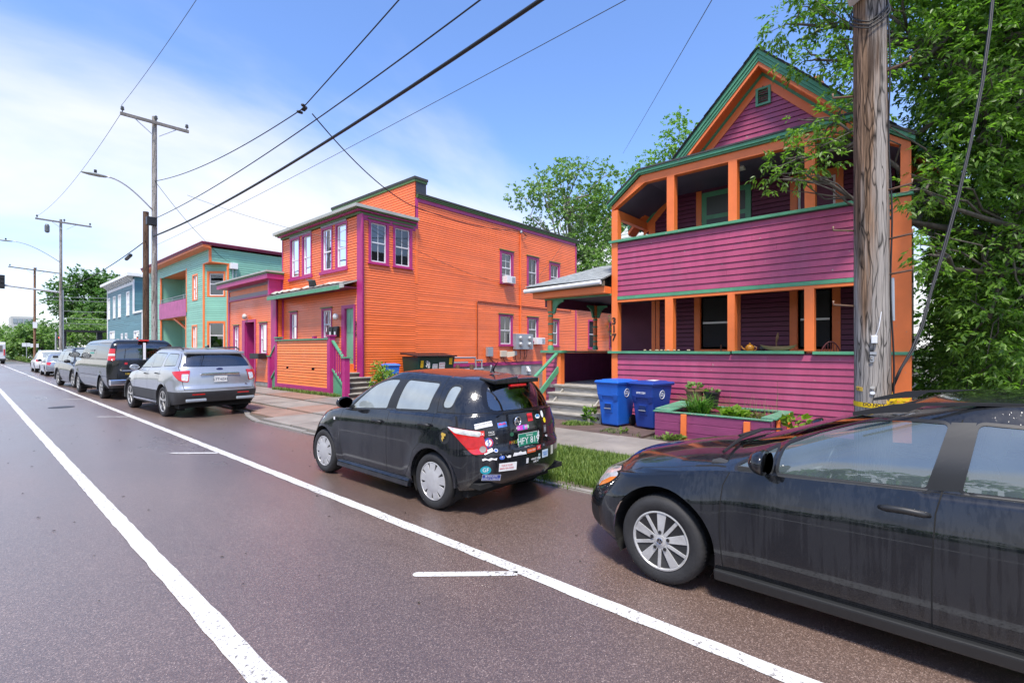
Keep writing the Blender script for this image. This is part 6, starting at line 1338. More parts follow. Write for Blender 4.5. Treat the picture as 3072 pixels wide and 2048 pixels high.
def build_van():
    root=thing('passenger_van','long black passenger van with chrome rear bumper, parked ahead of the silver SUV','van',(4.12,24.05,0),R(2.0),'cars parked along the kerb')
    fa,ra=2.02,-1.92
    P=dict(zlo=[(-3.1,.40),(3.1,.36)],zbelt=[(-3.1,1.36),(1.2,1.36),(2.0,1.30),(2.5,1.22),(3.1,1.05)],hood=[(-3.1,1.36),(1.8,1.42),(2.4,1.35),(3.1,1.12)],
      w=[(0,.94),(.15,.98),(.5,1.005),(.8,1.0),(1,.975)],yf=[(0,3.0),(.3,3.1),(.7,3.08),(1,2.95)],yr=[(0,-3.05),(.3,-3.08),(1,-3.08)],cf=[(0,.6),(1,.6)],cr=[(0,.16),(1,.16)],ef=3.0,er=2.4,
      gw=[(0,.965),(.4,.93),(.75,.87),(.92,.79),(1,.70)],gyf=[(0,2.25),(.5,1.75),(1,1.2)],gyr=[(0,-3.07),(.6,-3.03),(.9,-2.93),(1,-2.82)],gcf=.5,gcr=.16,ger=2.4,
      zroof=[(-3.0,2.03),(-1,2.08),(1.0,2.06),(1.6,1.9),(2.3,1.5)],crown=.05,arches=[(fa,.38,.45,.01),(ra,.38,.45,.01)],nside=56)
    sh=Shell(P); sh.parts.append(('panel_gap',M_SEAM)); sh.seam_id=1
    for y in (fa,ra): sh.cut([(y+.45*math.cos(2*math.pi*k/36),.385+.45*math.sin(2*math.pi*k/36)) for k in range(36)],'side',LR,delete=True,strict=.05)
    std_windows(sh,[rpoly([(1.85,1.40,.04),(.78,1.40,.04),(.78,1.90,.05),(1.35,1.88,.1)]),rpoly([(.62,1.40,.05),(-.95,1.40,.05),(-.95,1.93,.05),(.62,1.92,.05)]),rpoly([(-1.05,1.40,.05),(-2.72,1.40,.05),(-2.72,1.93,.05),(-1.05,1.93,.05)])],G_CARD,trim=.02)
    sh.cut(rpoly([(-.80,1.44,.06),(.80,1.44,.06),(.70,1.95,.08),(-.70,1.95,.08)]),'rear',FR,part='windscreen',mt=G_CAR,only=(0,))
    for sg in (-1,1):
        sh.cut(rpoly([(sg*.06,1.36,.05),(sg*.80,1.36,.05),(sg*.72,1.90,.06),(sg*.06,1.93,.05)]),'rear',RE,part='rear_window',mt=G_CARD,only=(0,))
        A=Vector((-sg*0.72,-0.70,0)).normalized(); dd=Vector((sg*0.7,-0.72,0)); hc=Vector((sg*.97,-3.02,0)).dot(A)
        sh.cut(rpoly([(hc-.11,1.34,.02),(hc+.12,1.34,.02),(hc+.10,1.74,.03),(hc-.08,1.74,.03)],.02),(A,Vector((0,0,1))),(dd,),part='tail_light',mt=M_RED,only=(0,)); sh.cut([(hc-.12,1.50),(hc+.12,1.50),(hc+.12,1.57),(hc-.12,1.57)],(A,Vector((0,0,1))),(dd,),part='reversing_light',mt=M_CLR,only=(len(sh.parts)-1,))
    sh.seam([(0,.48),(0,1.96)],'rear',RE,only=(0,),w=.02); sh.seam([(1.95,1.30),(1.55,.42)],only=(0,),w=.012); sh.seam([(.70,.42),(.70,1.95)],only=(0,),w=.012); sh.seam([(-3.0,1.36),(2.2,1.36)],only=(0,),w=.012); sh.seam([(-3.0,.80),(1.5,.80)],only=(0,),w=.012)
    sh.finish(root,PB_VAN,{'tail_light':.012,'reversing_light':.015})
    for y in (fa,ra):
        ring(root,'arch_lip',PB_VAN,y,.385,.45,lambda a,z:.995,.03,.012)
        for s_ in (-1,1): wheel(root,s_*.97,y,.385,.25,'multi',s_,rimr=.225,n=6)
        well(root,y,.455,.96,.385)
    underbody(root,-2.9,2.6,.85,.28,.42)
    MB().box((-.98,-3.22,.50),(.98,-3.05,.70)).build('rear_bumper',M_CHROME,root,world=False,bevel=.03); MB().box((-.14,-3.06,2.0),(.14,-2.86,2.06)).build('high_brake_light',M_RED,root,world=False,bevel=.01)
    MB().box((-.035,-3.105,1.36),(.035,-3.07,1.95)).build('door_strip',M_WHT,root,world=False); MB().box((-.62,-3.11,.98),(-.30,-3.08,1.01)).build('badge_strip',M_CHROME,root,world=False)
    MB().box((-.56,-3.105,1.20),(-.48,-3.085,1.27)).build('crest',M_RED,root,world=False)
    lettering('rear_text','188-8',.09,(-.45,-3.10,.88),(1,0,0),(0,0,1),mat('gold lettering',(.55,.38,.04),.5),root,world=False,extrude=.001)
    mirror(root,1.12,1.75,1.52,1.5,PB_VAN); cabin(root,1.3,1.34,.85,-2.9,zf=.6); seats(root,[(.5,(-.45,.45)),(-.5,(-.4,.4)),(-1.4,(-.4,.4)),(-2.3,(-.4,.4))],M_SEAT,z=1.0)
    for i in range(3):
        for k,c in enumerate(('mint','dark')):
            MB().box((-.948+.012*i*0,-.2-.22*i,1.56+.1*k),(-.941,-.06-.22*i,1.62+.1*k)).build('window_sign',mat('mint decal',(.10,.45,.36),.5) if k==0 else M_GREYM,root,world=False)
build_van()
def simple_car(name,label,cat,loc,rot,paint,L_,W_,H_,fa,ra,R_,belt,kind,gl=None,clad=None,fog=None):
    root=thing(name,label,cat,loc,rot,'cars parked along the kerb'); h=L_/2; w=W_/2; gl=gl or G_CARF
    tr=.55 if kind=='sedan' else 0.0
    P=dict(zlo=[(-h,.32),(0,.24),(h,.26)],zbelt=[(-h,belt+.02),(0,belt),(h*.45,belt-.06),(h*.8,belt-.18),(h,belt-.30)],hood=[(-h,belt+.05),(h*.4,belt+.06),(h*.75,belt-.06),(h,belt-.26)],
      w=[(0,w*.94),(.3,w*.99),(.6,w),(.85,w*.97),(1,w*.93)],yf=[(0,h-.06),(.4,h),(1,h-.16)],yr=[(0,-h+.06),(.4,-h),(1,-h+.08)],cf=[(0,.7),(1,.7)],cr=[(0,.38),(1,.35)],ef=2.5,er=2.7,
      gw=[(0,w*.89),(.5,w*.80),(.85,w*.70),(1,w*.62)],gyf=[(0,h*.50),(.5,h*.30),(1,h*.06)],gyr=[(0,-h+.10+tr),(.6,-h+.30+tr*1.5),(1,-h+.45+tr*2.0)],gcf=.45,gcr=.28,
      zroof=[(-h,H_-.14),(-h*.5,H_-.06),(-h*.1,H_-.05),(h*.15,H_-.10),(h*.5,belt+.1)],crown=.04,arches=[(fa,R_,R_+.07,.01),(ra,R_,R_+.07,.01)],nside=40,nk=12,nj=9,nsh=8)
    sh=Shell(P); sh.parts.append(('panel_gap',M_SEAM)); sh.seam_id=1; zt=H_-.17
    for y in (fa,ra): sh.cut([(y+(R_+.06)*math.cos(2*math.pi*k/28),R_+(R_+.06)*math.sin(2*math.pi*k/28)) for k in range(28)],'side',LR,delete=True,strict=.05)
    b=belt+.03; yb=-h+.55+tr*1.4
    std_windows(sh,[rpoly([(h*.34,b,.03),(-.12,b,.03),(-.14,zt,.05),(h*.12,zt-.06,.1)]),rpoly([(-.22,b,.03),(-1.0,b+.02,.03),(-1.02,zt-.03,.06),(-.24,zt,.04)])]+([rpoly([(-1.12,b+.02,.04),(yb-.12,b+.05,.05),(yb,zt-.06,.08),(-1.14,zt-.02,.04)])] if kind!='sedan' else []),gl,trim=.02)
    sh.cut(rpoly([(-w*.72,belt+.10,.05),(w*.72,belt+.10,.05),(w*.58,H_-.12,.06),(-w*.58,H_-.12,.06)]),'rear',FR,part='windscreen',mt=G_CARF,only=(0,)); sh.cut(rpoly([(-w*.74,belt+.09,.05),(w*.74,belt+.09,.05),(w*.58,H_-.15,.06),(-w*.58,H_-.15,.06)]),'rear',((0,-1,.5),),part='rear_window',mt=G_CARF,only=(0,))
    for sg in (-1,1):
        A=Vector((-sg*.75,-.66,0)).normalized(); dd=Vector((sg*.66,-.75,.1)); hc=Vector((sg*w*.88,-h+.18,0)).dot(A); sh.cut(rpoly([(hc-.16,belt-.03),(hc+.14,belt-.03),(hc+.12,belt-.22),(hc-.08,belt-.2)],.03),(A,Vector((0,0,1))),(dd,),part='tail_light',mt=M_RED,only=(0,))
        A=Vector((sg*.62,-.78,0)).normalized(); dd=Vector((sg*.78,.62,.25)); hc=Vector((sg*w*.8,h-.3,0)).dot(A); sh.cut(rpoly([(hc-.16,belt-.22),(hc+.2,belt-.14),(hc+.14,belt-.30),(hc-.12,belt-.34)],.03),(A,Vector((0,0,1))),(dd,),part='headlight',mt=M_CLR,only=(0,))
    for pts in ([(h*.40,belt-.02),(h*.42,.32)],[(-.17,.3),(-.17,belt)],[(-1.06,.6),(-1.06,belt)]): sh.seam(pts,only=(0,),w=.012)
    sh.finish(root,paint)
    for y in (fa,ra):
        if clad: ring(root,'arch_cladding',clad,y,R_,R_+.06,lambda a,z:w*.985,.06,.025)
        for s_ in (-1,1): wheel(root,s_*(w-.03),y,R_,.22,'multi',s_,n=5)
        well(root,y,R_+.065,w*.96,R_)
    underbody(root,-h+.3,h-.4,w*.85,.2,.32); mirror(root,w+.06,h*.36,belt+.06,1.05,paint if not clad else M_TRIM); cabin(root,h*.22,belt-.02,w*.8,-h+.4); seats(root,[(-.2,(-.36,.36)),(-1.05,(-.38,.38))],M_SEAT,z=belt-.42)
    if kind=='suv':
        for s_ in (-1,1):
            mb=MB(); mb.tube([(s_*w*.62,.1,H_-.07),(s_*w*.62,0,H_-.0),(s_*w*.62,-1.5,H_-.0),(s_*w*.62,-1.65,H_-.1)],.02,6); mb.build('roof_rail',M_GREYM,root,world=False)
    return root
simple_car('compact_suv','dark grey SUV facing the camera ahead of the black van','car',(4.05,30.6,0),R(185),PB_DGREY,4.55,1.86,1.84,1.35,-1.35,.375,1.12,'suv',clad=M_CLAD)
simple_car('silver_sedan','silver blue sedan parked between dark SUV and white SUV','car',(4.42,44.9,0),0,PB_GREY,4.75,1.83,1.46,1.40,-1.38,.33,.93,'sedan')
simple_car('white_suv','white SUV, farthest of the cars parked along the kerb','car',(4.5,52.6,0),0,PB_WHITE,4.6,1.86,1.68,1.33,-1.33,.35,1.02,'suv')
# ================================================================== plants
def leaf_mat(name,c1,c2,tr=0.35,rough=0.5):
    m=bpy.data.materials.new(name); m.use_nodes=True; t=m.node_tree; b=t.nodes['Principled BSDF']; ln=t.links.new
    g=t.nodes.new('ShaderNodeNewGeometry'); r=t.nodes.new('ShaderNodeValToRGB'); e=r.color_ramp.elements; e[0].color=(*c1,1); e[1].color=(*c2,1); ln(g.outputs['Random Per Island'],r.inputs[0]); ln(r.outputs[0],b.inputs['Base Color'])
    b.inputs['Roughness'].default_value=rough; b.inputs['Specular IOR Level'].default_value=0.35
    tl=t.nodes.new('ShaderNodeBsdfTranslucent'); mu=t.nodes.new('ShaderNodeVectorMath'); mu.operation='MULTIPLY'; mu.inputs[1].default_value=(1.3,1.7,0.6); ln(r.outputs[0],mu.inputs[0]); ln(mu.outputs[0],tl.inputs[0])
    mx=t.nodes.new('ShaderNodeMixShader'); mx.inputs[0].default_value=tr; ln(b.outputs[0],mx.inputs[1]); ln(tl.outputs[0],mx.inputs[2]); o=[n for n in t.nodes if n.type=='OUTPUT_MATERIAL'][0]; ln(mx.outputs[0],o.inputs[0]); return m
L_NEAR=leaf_mat('near tree leaf',(0.065,0.135,0.028),(0.20,0.33,0.06),tr=0.48,rough=0.38); L_MID=leaf_mat('birch-like leaf',(0.11,0.20,0.06),(0.24,0.36,0.12)); L_POP=leaf_mat('bright tree leaf',(0.12,0.23,0.04),(0.24,0.40,0.08)); L_DARK=leaf_mat('dark far leaf',(0.05,0.115,0.03),(0.11,0.22,0.055)); L_LITE=leaf_mat('light far leaf',(0.10,0.18,0.05),(0.18,0.29,0.08)); L_SHR=leaf_mat('shrub leaf',(0.10,0.19,0.02),(0.22,0.34,0.04)); L_GRS=leaf_mat('grass blade',(0.06,0.12,0.018),(0.20,0.27,0.06),tr=0.25)
M_BARK=mat('tree bark',(0.10,0.085,0.07),0.9,var=0.35,vscale=8,stretch=(3,3,0.6),bump=0.6,bscale=30); M_BARKL=mat('pale bark',(0.30,0.27,0.23),0.85,var=0.3,vscale=6,bump=0.4)
def leaves(pos,size,rg,aspect=0.45,droop=0.3,fold=True,out=None):
    """leaf blades (bent diamonds) at given points; returns vertex and face arrays"""
    n=len(pos); d=rg.normal(size=(n,3)); 
    if out is not None: d=d*0.28+out*0.95
    d[:,2]-=droop*2; d/=np.linalg.norm(d,axis=1)[:,None]+1e-9
    up=rg.normal(size=(n,3))*0.6+np.array([0,0,1.0]); s=np.cross(d,up); s/=np.linalg.norm(s,axis=1)[:,None]+1e-9; nn=np.cross(s,d)
    L_=size*rg.uniform(0.65,1.3,n)[:,None]; W_=L_*aspect*0.5
    a=pos; b=pos+d*L_*0.45+s*W_+nn*L_*0.06; c=pos+d*L_-nn*L_*0.12; e=pos+d*L_*0.45-s*W_+nn*L_*0.06; mid=pos+d*L_*0.48-nn*L_*0.03
    if fold:
        V=np.stack([a,b,c,e,mid],1).reshape(-1,3); i=np.arange(n)*5; F=np.concatenate([np.stack([i,i+1,i+2,i+4],1),np.stack([i,i+4,i+2,i+3],1)])
    else:
        V=np.stack([a,b,c,e],1).reshape(-1,3); i=np.arange(n)*4; F=np.stack([i,i+1,i+2,i+3],1)
    return V,F
def npmesh(name,V,F,m):
    me=bpy.data.meshes.new(name); me.vertices.add(len(V)); me.vertices.foreach_set('co',np.asarray(V,np.float32).ravel()); k=F.shape[1]
    me.loops.add(F.size); me.loops.foreach_set('vertex_index',np.asarray(F,np.int32).ravel()); me.polygons.add(len(F)); me.polygons.foreach_set('loop_start',np.arange(len(F),dtype=np.int32)*k); me.polygons.foreach_set('loop_total',np.full(len(F),k,np.int32))
    me.materials.append(m); me.update(calc_edges=True); return me
def in_blob(rg,c,r,n,shell=0.55):
    d=rg.normal(size=(n,3)); d/=np.linalg.norm(d,axis=1)[:,None]; t=(shell**3+(1-shell**3)*rg.uniform(size=n))**(1/3); k=1+0.16*np.sin(d[:,0]*5+c[0]*3)*np.cos(d[:,1]*6+c[1])+0.12*np.sin(d[:,2]*9+c[2]*2)
    return np.array(c)+d*np.array(r)*(t*k)[:,None],d
def limb(mb,p,q,r0,r1,rg,bend=0.12,n=6):
    p=Vector(p); q=Vector(q); L_=(q-p).length; pts=[]
    for i in range(n+1):
        t=i/n; o=Vector(rg.normal(size=3))*bend*L_*0.25*math.sin(math.pi*t); pts.append(p.lerp(q,t)+o+Vector((0,0,bend*L_*0.35*math.sin(math.pi*t))))
    mb.tube(pts,[r0+(r1-r0)*i/n for i in range(n+1)],7); return pts
def tree(name,label,base,blobs,trunk_top,r0,leafm,size,dens,seed,bark=None,fork=0.35,twigs=6,aspect=0.5,group=None,clump=1,shell=0.5,crsz=0.0,cat='tree'):
    """trunk and limbs that reach into every leaf clump; crown of single leaf blades gathered on twigs"""
    rg=np.random.default_rng(seed); root=thing(name,label,cat,base,0,group); bark=bark or M_BARK
    mb=MB(); B=Vector(base); T=Vector(trunk_top); tp=limb(mb,B-Vector((0,0,.1)),T,r0,r0*0.45,rg,0.06,9)
    Vs=[];Fs=[];off=0
    for (c,r) in blobs:
        c=Vector(c); j=tp[min(len(tp)-1,max(2,int(len(tp)*(fork+0.6*rg.uniform()))))]
        lp=limb(mb,j,c,r0*0.30,r0*0.08,rg,0.15,6); vol=4/3*math.pi*r[0]*r[1]*r[2]
        for k in range(twigs):
            e,_=in_blob(rg,tuple(c),r,1,0.6); limb(mb,lp[rg.integers(3,len(lp))],e[0],r0*0.09,r0*0.02,rg,0.2,4)
        nt=max(8,int(vol*dens*(2.4 if max(r)<.85 and size<.13 else 1))); tw,dr=in_blob(rg,tuple(c),r,nt,shell); 
        per=7; td=dr*0.7+rg.normal(size=(nt,3))*0.55; td[:,2]-=0.35; td/=np.linalg.norm(td,axis=1)[:,None]; sd_=np.cross(td,np.array([0,0,1.0])+rg.normal(size=(nt,3))*.2); sd_/=np.linalg.norm(sd_,axis=1)[:,None]+1e-9
        q_=np.arange(per); along=(q_//2+.5)*.42; sgn_=np.where(q_==per-1,0.0,np.where(q_%2==0,1.0,-1.0))   # leaflets in pairs along a twig, one at its tip
        P_=(tw[:,None,:]+td[:,None,:]*(along*size)[None,:,None]).reshape(-1,3)+rg.normal(size=(nt*per,3))*size*.12*clump; D_=(td[:,None,:]*.75+sd_[:,None,:]*(sgn_*.85)[None,:,None]).reshape(-1,3)
        V,F=leaves(P_,size,rg,aspect,0.12,True,D_); Vs.append(V); Fs.append(F+off); off+=len(V)
    mb.build('trunk',bark,root,smooth=True)
    me=npmesh('crown',np.concatenate(Vs),np.concatenate(Fs),leafm); o=link(me,'crown',root); stuff(o)
    return root
# big tree over the right edge, its boughs hanging in front of the porch
tree('ash_tree','big leafy tree spilling over the right edge behind the wooden pole','X' and (12.2,-1.9,0.05),
 [((12.2,-1.6,8.2),(2.8,2.4,2.0)),((10.9,-.2,8.6),(1.7,1.5,1.4)),((10.2,.9,7.6),(1.1,1.0,.9)),((11.4,-1.0,6.2),(2.2,1.6,1.5)),((10.6,-.4,5.0),(1.3,.8,1.0)),((12.0,-1.3,4.2),(2.2,1.4,1.3)),((11.2,-.75,3.0),(1.5,.95,1.1)),((12.4,-1.4,1.9),(2.2,1.3,1.2)),((11.0,-.8,1.3),(1.1,.75,.8)),
  ((9.7,1.35,5.55),(.45,.75,.32)),((9.45,1.75,4.95),(.40,.62,.30)),((9.3,2.05,4.62),(.28,.42,.2)),((9.8,.95,6.2),(.5,.6,.35)),((9.9,1.6,6.75),(.45,.65,.28)),((10.0,2.0,7.6),(.45,.55,.38)),((10.1,1.5,8.3),(.7,.7,.5)),((9.6,.2,4.1),(.45,.35,.4)),((9.4,.15,3.1),(.3,.28,.35)),((13.5,-1.2,6.5),(2,1.4,2.4)),((14.5,-1.6,3.2),(2,1.2,1.8)),((12.6,-.15,1.4),(1.5,.45,1.3)),((13.6,-.25,3.3),(2,.5,1.7)),((15.0,-.1,1.3),(2,.7,1.2)),((10.9,-.15,6.6),(1.2,.7,1.2)),((12.5,-.5,7.2),(1.8,1.0,1.4)),((11.6,-.5,4.6),(1.4,.8,1.2)),((10.6,-.55,2.2),(.9,.5,.9)),((17,-.8,1.5),(2,1,1.5)),((20,-1.2,2.4),(2.5,1.4,2.4))],
 (11.4,-1.0,7.6),.24,L_NEAR,.095,100,11,fork=.25,twigs=7,aspect=.40,shell=.45)
# trees behind the orange house
def blobset(c,R_,H_,n,rg,sz):
    out=[]
    for i in range(n):
        d=rg.normal(size=3); d/=np.linalg.norm(d); t=rg.uniform(.45,1.0); out.append(((c[0]+d[0]*R_*t,c[1]+d[1]*R_*t,c[2]+d[2]*H_*t),(sz*rg.uniform(.7,1.25),sz*rg.uniform(.7,1.25),sz*rg.uniform(.6,1.0))))
    return out
rg_=np.random.default_rng(7)
tree('maple_tree','airy pale-trunked tree rising behind the orange house roof','X' and (28.6,20.0,.3),blobset((28.6,20.3,10.2),4.1,5.2,40,rg_,1.15),(28.4,19.8,12.5),.26,L_MID,.17,17,21,bark=M_BARKL,fork=.3,twigs=4,aspect=.8,shell=.2)
tree('poplar_tree','bright green narrow-topped tree behind the porch house left gable','X' and (34.5,17.0,.3),[((34.5+dx,17+dy,z),(1.2,1.2,2.2)) for dx,dy,z in ((0,0,14.5),(.4,1.6,11.5),(-.5,2.8,9),(.2,-1.4,15.5),(0,-2.6,17),(.6,0,11),(0,2.2,7),(-.4,-1,9),(.5,-2.4,12.5),(-.3,1.0,5.5),(.2,-4.0,15.0),(-1,3.6,11),(-1.2,4.4,8.5),(-.6,3.2,13),(-1,5.2,6.5),(0,1.2,13.8),(-.8,4.0,5))],(34.5,16.6,15.5),.25,L_POP,.17,16,22,fork=.25,twigs=4,aspect=.8,shell=.25)
tree('garden_tree','dark tree low behind the side porch roof','X' and (27.5,16.6,.3),blobset((27.5,16.9,5.0),2.2,2.6,14,rg_,1.2),(27.5,16.7,6),.16,L_MID,.17,14,23,fork=.3,twigs=3,aspect=.7,shell=.3)
tree('yard_tree','sunlit tree beyond the right edge of the porch house','X' and (27,-3.0,.1),blobset((27,-3.0,5.2),3.4,4.2,22,rg_,1.6)+[((23.2,.5,1.7),(1.3,.9,1.7)),((23.4,.5,4.2),(1.4,1.0,1.6)),((23.8,.4,6.6),(1.5,1.1,1.5))],(27,-3.0,7),.2,L_POP,.22,6,24,fork=.3,twigs=3,aspect=.7,shell=.3)
# trees at the end of the street
tree('street_tree','tall dark tree at the street end behind the blue house','X' and (16,106,0),blobset((15.5,105,8.8),6.2,5.2,44,rg_,2.0),(16,105,11),.4,L_DARK,.42,3.0,31,fork=.3,twigs=3,aspect=.7,shell=.3)
tree('street_tree','light green spreading tree left of the blue house','X' and (12.2,90,0),blobset((12.2,90,4.6),3.4,2.8,30,rg_,1.3),(12.2,90,5.5),.22,L_LITE,.36,3.2,32,fork=.3,twigs=3,aspect=.6,shell=.3)
for i,(x,y,h,r,sd) in enumerate(((8.6,112,6.5,4.0,41),(6.6,118,5.4,3.4,42),(10.0,126,8.0,4.2,43),(4.2,140,7.5,4.5,44))):
    tree('roadside_tree',('bushy tree behind the street signs at the far corner','low bushy tree left of the brown pole at street end','taller tree behind the bushes at street end','leafy tree at the far left edge above white van')[i],'X' and (x,y,0),blobset((x,y,h*.55),r,h*.42,20,rg_,1.5),(x,y,h*.7),.2,L_LITE if i!=2 else L_DARK,.45,2.2,sd,fork=.2,twigs=2,aspect=.7,shell=.3)
# shrub at the stoop
tree('shrub','yellow-green shrub beside the stairs of the orange house','X' and (9.55,14.35,.1),[((9.5,14.3,.62),(.38,.42,.36)),((9.35,14.1,.95),(.28,.3,.26)),((9.75,14.5,.85),(.28,.3,.28)),((9.45,14.45,1.2),(.16,.18,.16)),((9.3,13.95,.4),(.25,.25,.22))],(9.5,14.3,.9),.02,L_SHR,.10,190,51,fork=.1,twigs=5,aspect=.42,shell=.2,cat='shrub')
# ---------- grass
def grass(name,label,pts,h,rg,m=None,lean=.35,w=.005,cat='grass'):
    n=len(pts); a=rg.uniform(0,2*np.pi,n); d=np.stack([np.cos(a),np.sin(a),np.zeros(n)],1); L_=h*rg.uniform(.5,1.35,n)[:,None]; ln=lean*rg.uniform(.2,1.5,n)[:,None]; s=np.stack([-np.sin(a),np.cos(a),np.zeros(n)],1)*w*rg.uniform(.6,1.4,n)[:,None]; Z_=np.array([0,0,1.0])
    p0=pts; p1=pts+Z_*L_*.55+d*L_*ln*.35; p2=pts+Z_*L_*(1-ln*.35)+d*L_*ln
    V=np.stack([p0-s,p0+s,p1+s*.8,p1-s*.8,p2,p2],1).reshape(-1,3); V=np.stack([p0-s,p0+s,p1+s*.8,p1-s*.8,p2],1).reshape(-1,3); i=np.arange(n)*5
    F=np.concatenate([np.stack([i,i+1,i+2,i+3],1),np.stack([i+3,i+2,i+4,i+4],1)])
    F2=np.stack([i+3,i+2,i+4],1); me=bpy.data.meshes.new(name); me.from_pydata(V.tolist(),[],np.stack([i,i+1,i+2,i+3],1).tolist()+F2.tolist()); me.materials.append(m or L_GRS); me.update()
    o=link(me,name); 
    if label: tag(o,label,cat,kind='stuff')
    return o
rg_=np.random.default_rng(5)
def strip(n,x0,x1,y0,y1,z,clump=0.0):
    p=np.stack([rg_.uniform(x0,x1,n),rg_.uniform(y0,y1,n),np.full(n,z)],1)
    if clump>0:
        f=np.sin(p[:,0]*7)+np.sin(p[:,1]*5+1)+np.sin(p[:,1]*13+p[:,0]*9); p=p[f+rg_.normal(size=len(p))*.6>clump-1]
    return p
grass('verge_grass','bright green grass verge between kerb and sidewalk by the porch house',np.concatenate([strip(46000,5.12,6.84,1.2,7.9,.015,-.6),strip(7000,5.08,6.84,-4,1.2,.015),strip(16000,5.05,6.82,2.0,7.0,.015,.7)]),.10,rg_)
grass('kerb_weeds','sparse weeds in the gravel along the kerb edge',strip(2500,4.9,5.12,1.5,7.5,.01,.9),.05,rg_)
grass('stoop_weeds','weeds growing along the foot of the orange stoop',np.concatenate([strip(2600,8.22,8.48,15.2,20.2,.1,.3)]),.14,rg_,lean=.6,w=.008)
grass('yard_grass','rough grass patches beside the steps and bins',np.concatenate([strip(1100,8.75,9.25,5.75,6.35,.06,.3),strip(400,8.5,8.9,4.3,5.2,.06,.9),strip(700,8.5,8.74,2.2,4.1,.06,.6)]),.07,rg_,lean=.6,w=.006)
grass('far_grass','green grass bank at the far end of the street',strip(26000,5.6,16,92,112,.1),.5,rg_,w=.05)
struct(MB().poly([(5.6,90,.06),(40,90,.06),(40,150,.3),(5.6,150,.3)]).build('far_verge',mat('far lawn',(0.07,0.14,0.03),.9,var=.3,vscale=1)))
# a belt of trees across the street, behind the camera, that the cars and windows mirror
vs=[];fs=[];off=0
rb=np.random.default_rng(99)
for i in range(34):
    c=(-25+rb.uniform(-3,3),-38+i*3.4,rb.uniform(1.3,2.6)); P_,D_=in_blob(rb,c,(2.6,2.6,c[2]),420,.5); V,F=leaves(P_,.8,rb,.8,.2,False,D_); vs.append(V); fs.append(F+off); off+=len(V)
o=link(npmesh('tree_belt',np.concatenate(vs),np.concatenate(fs),L_DARK),'tree_belt'); tag(o,'dense belt of trees across the street','trees',kind='stuff')
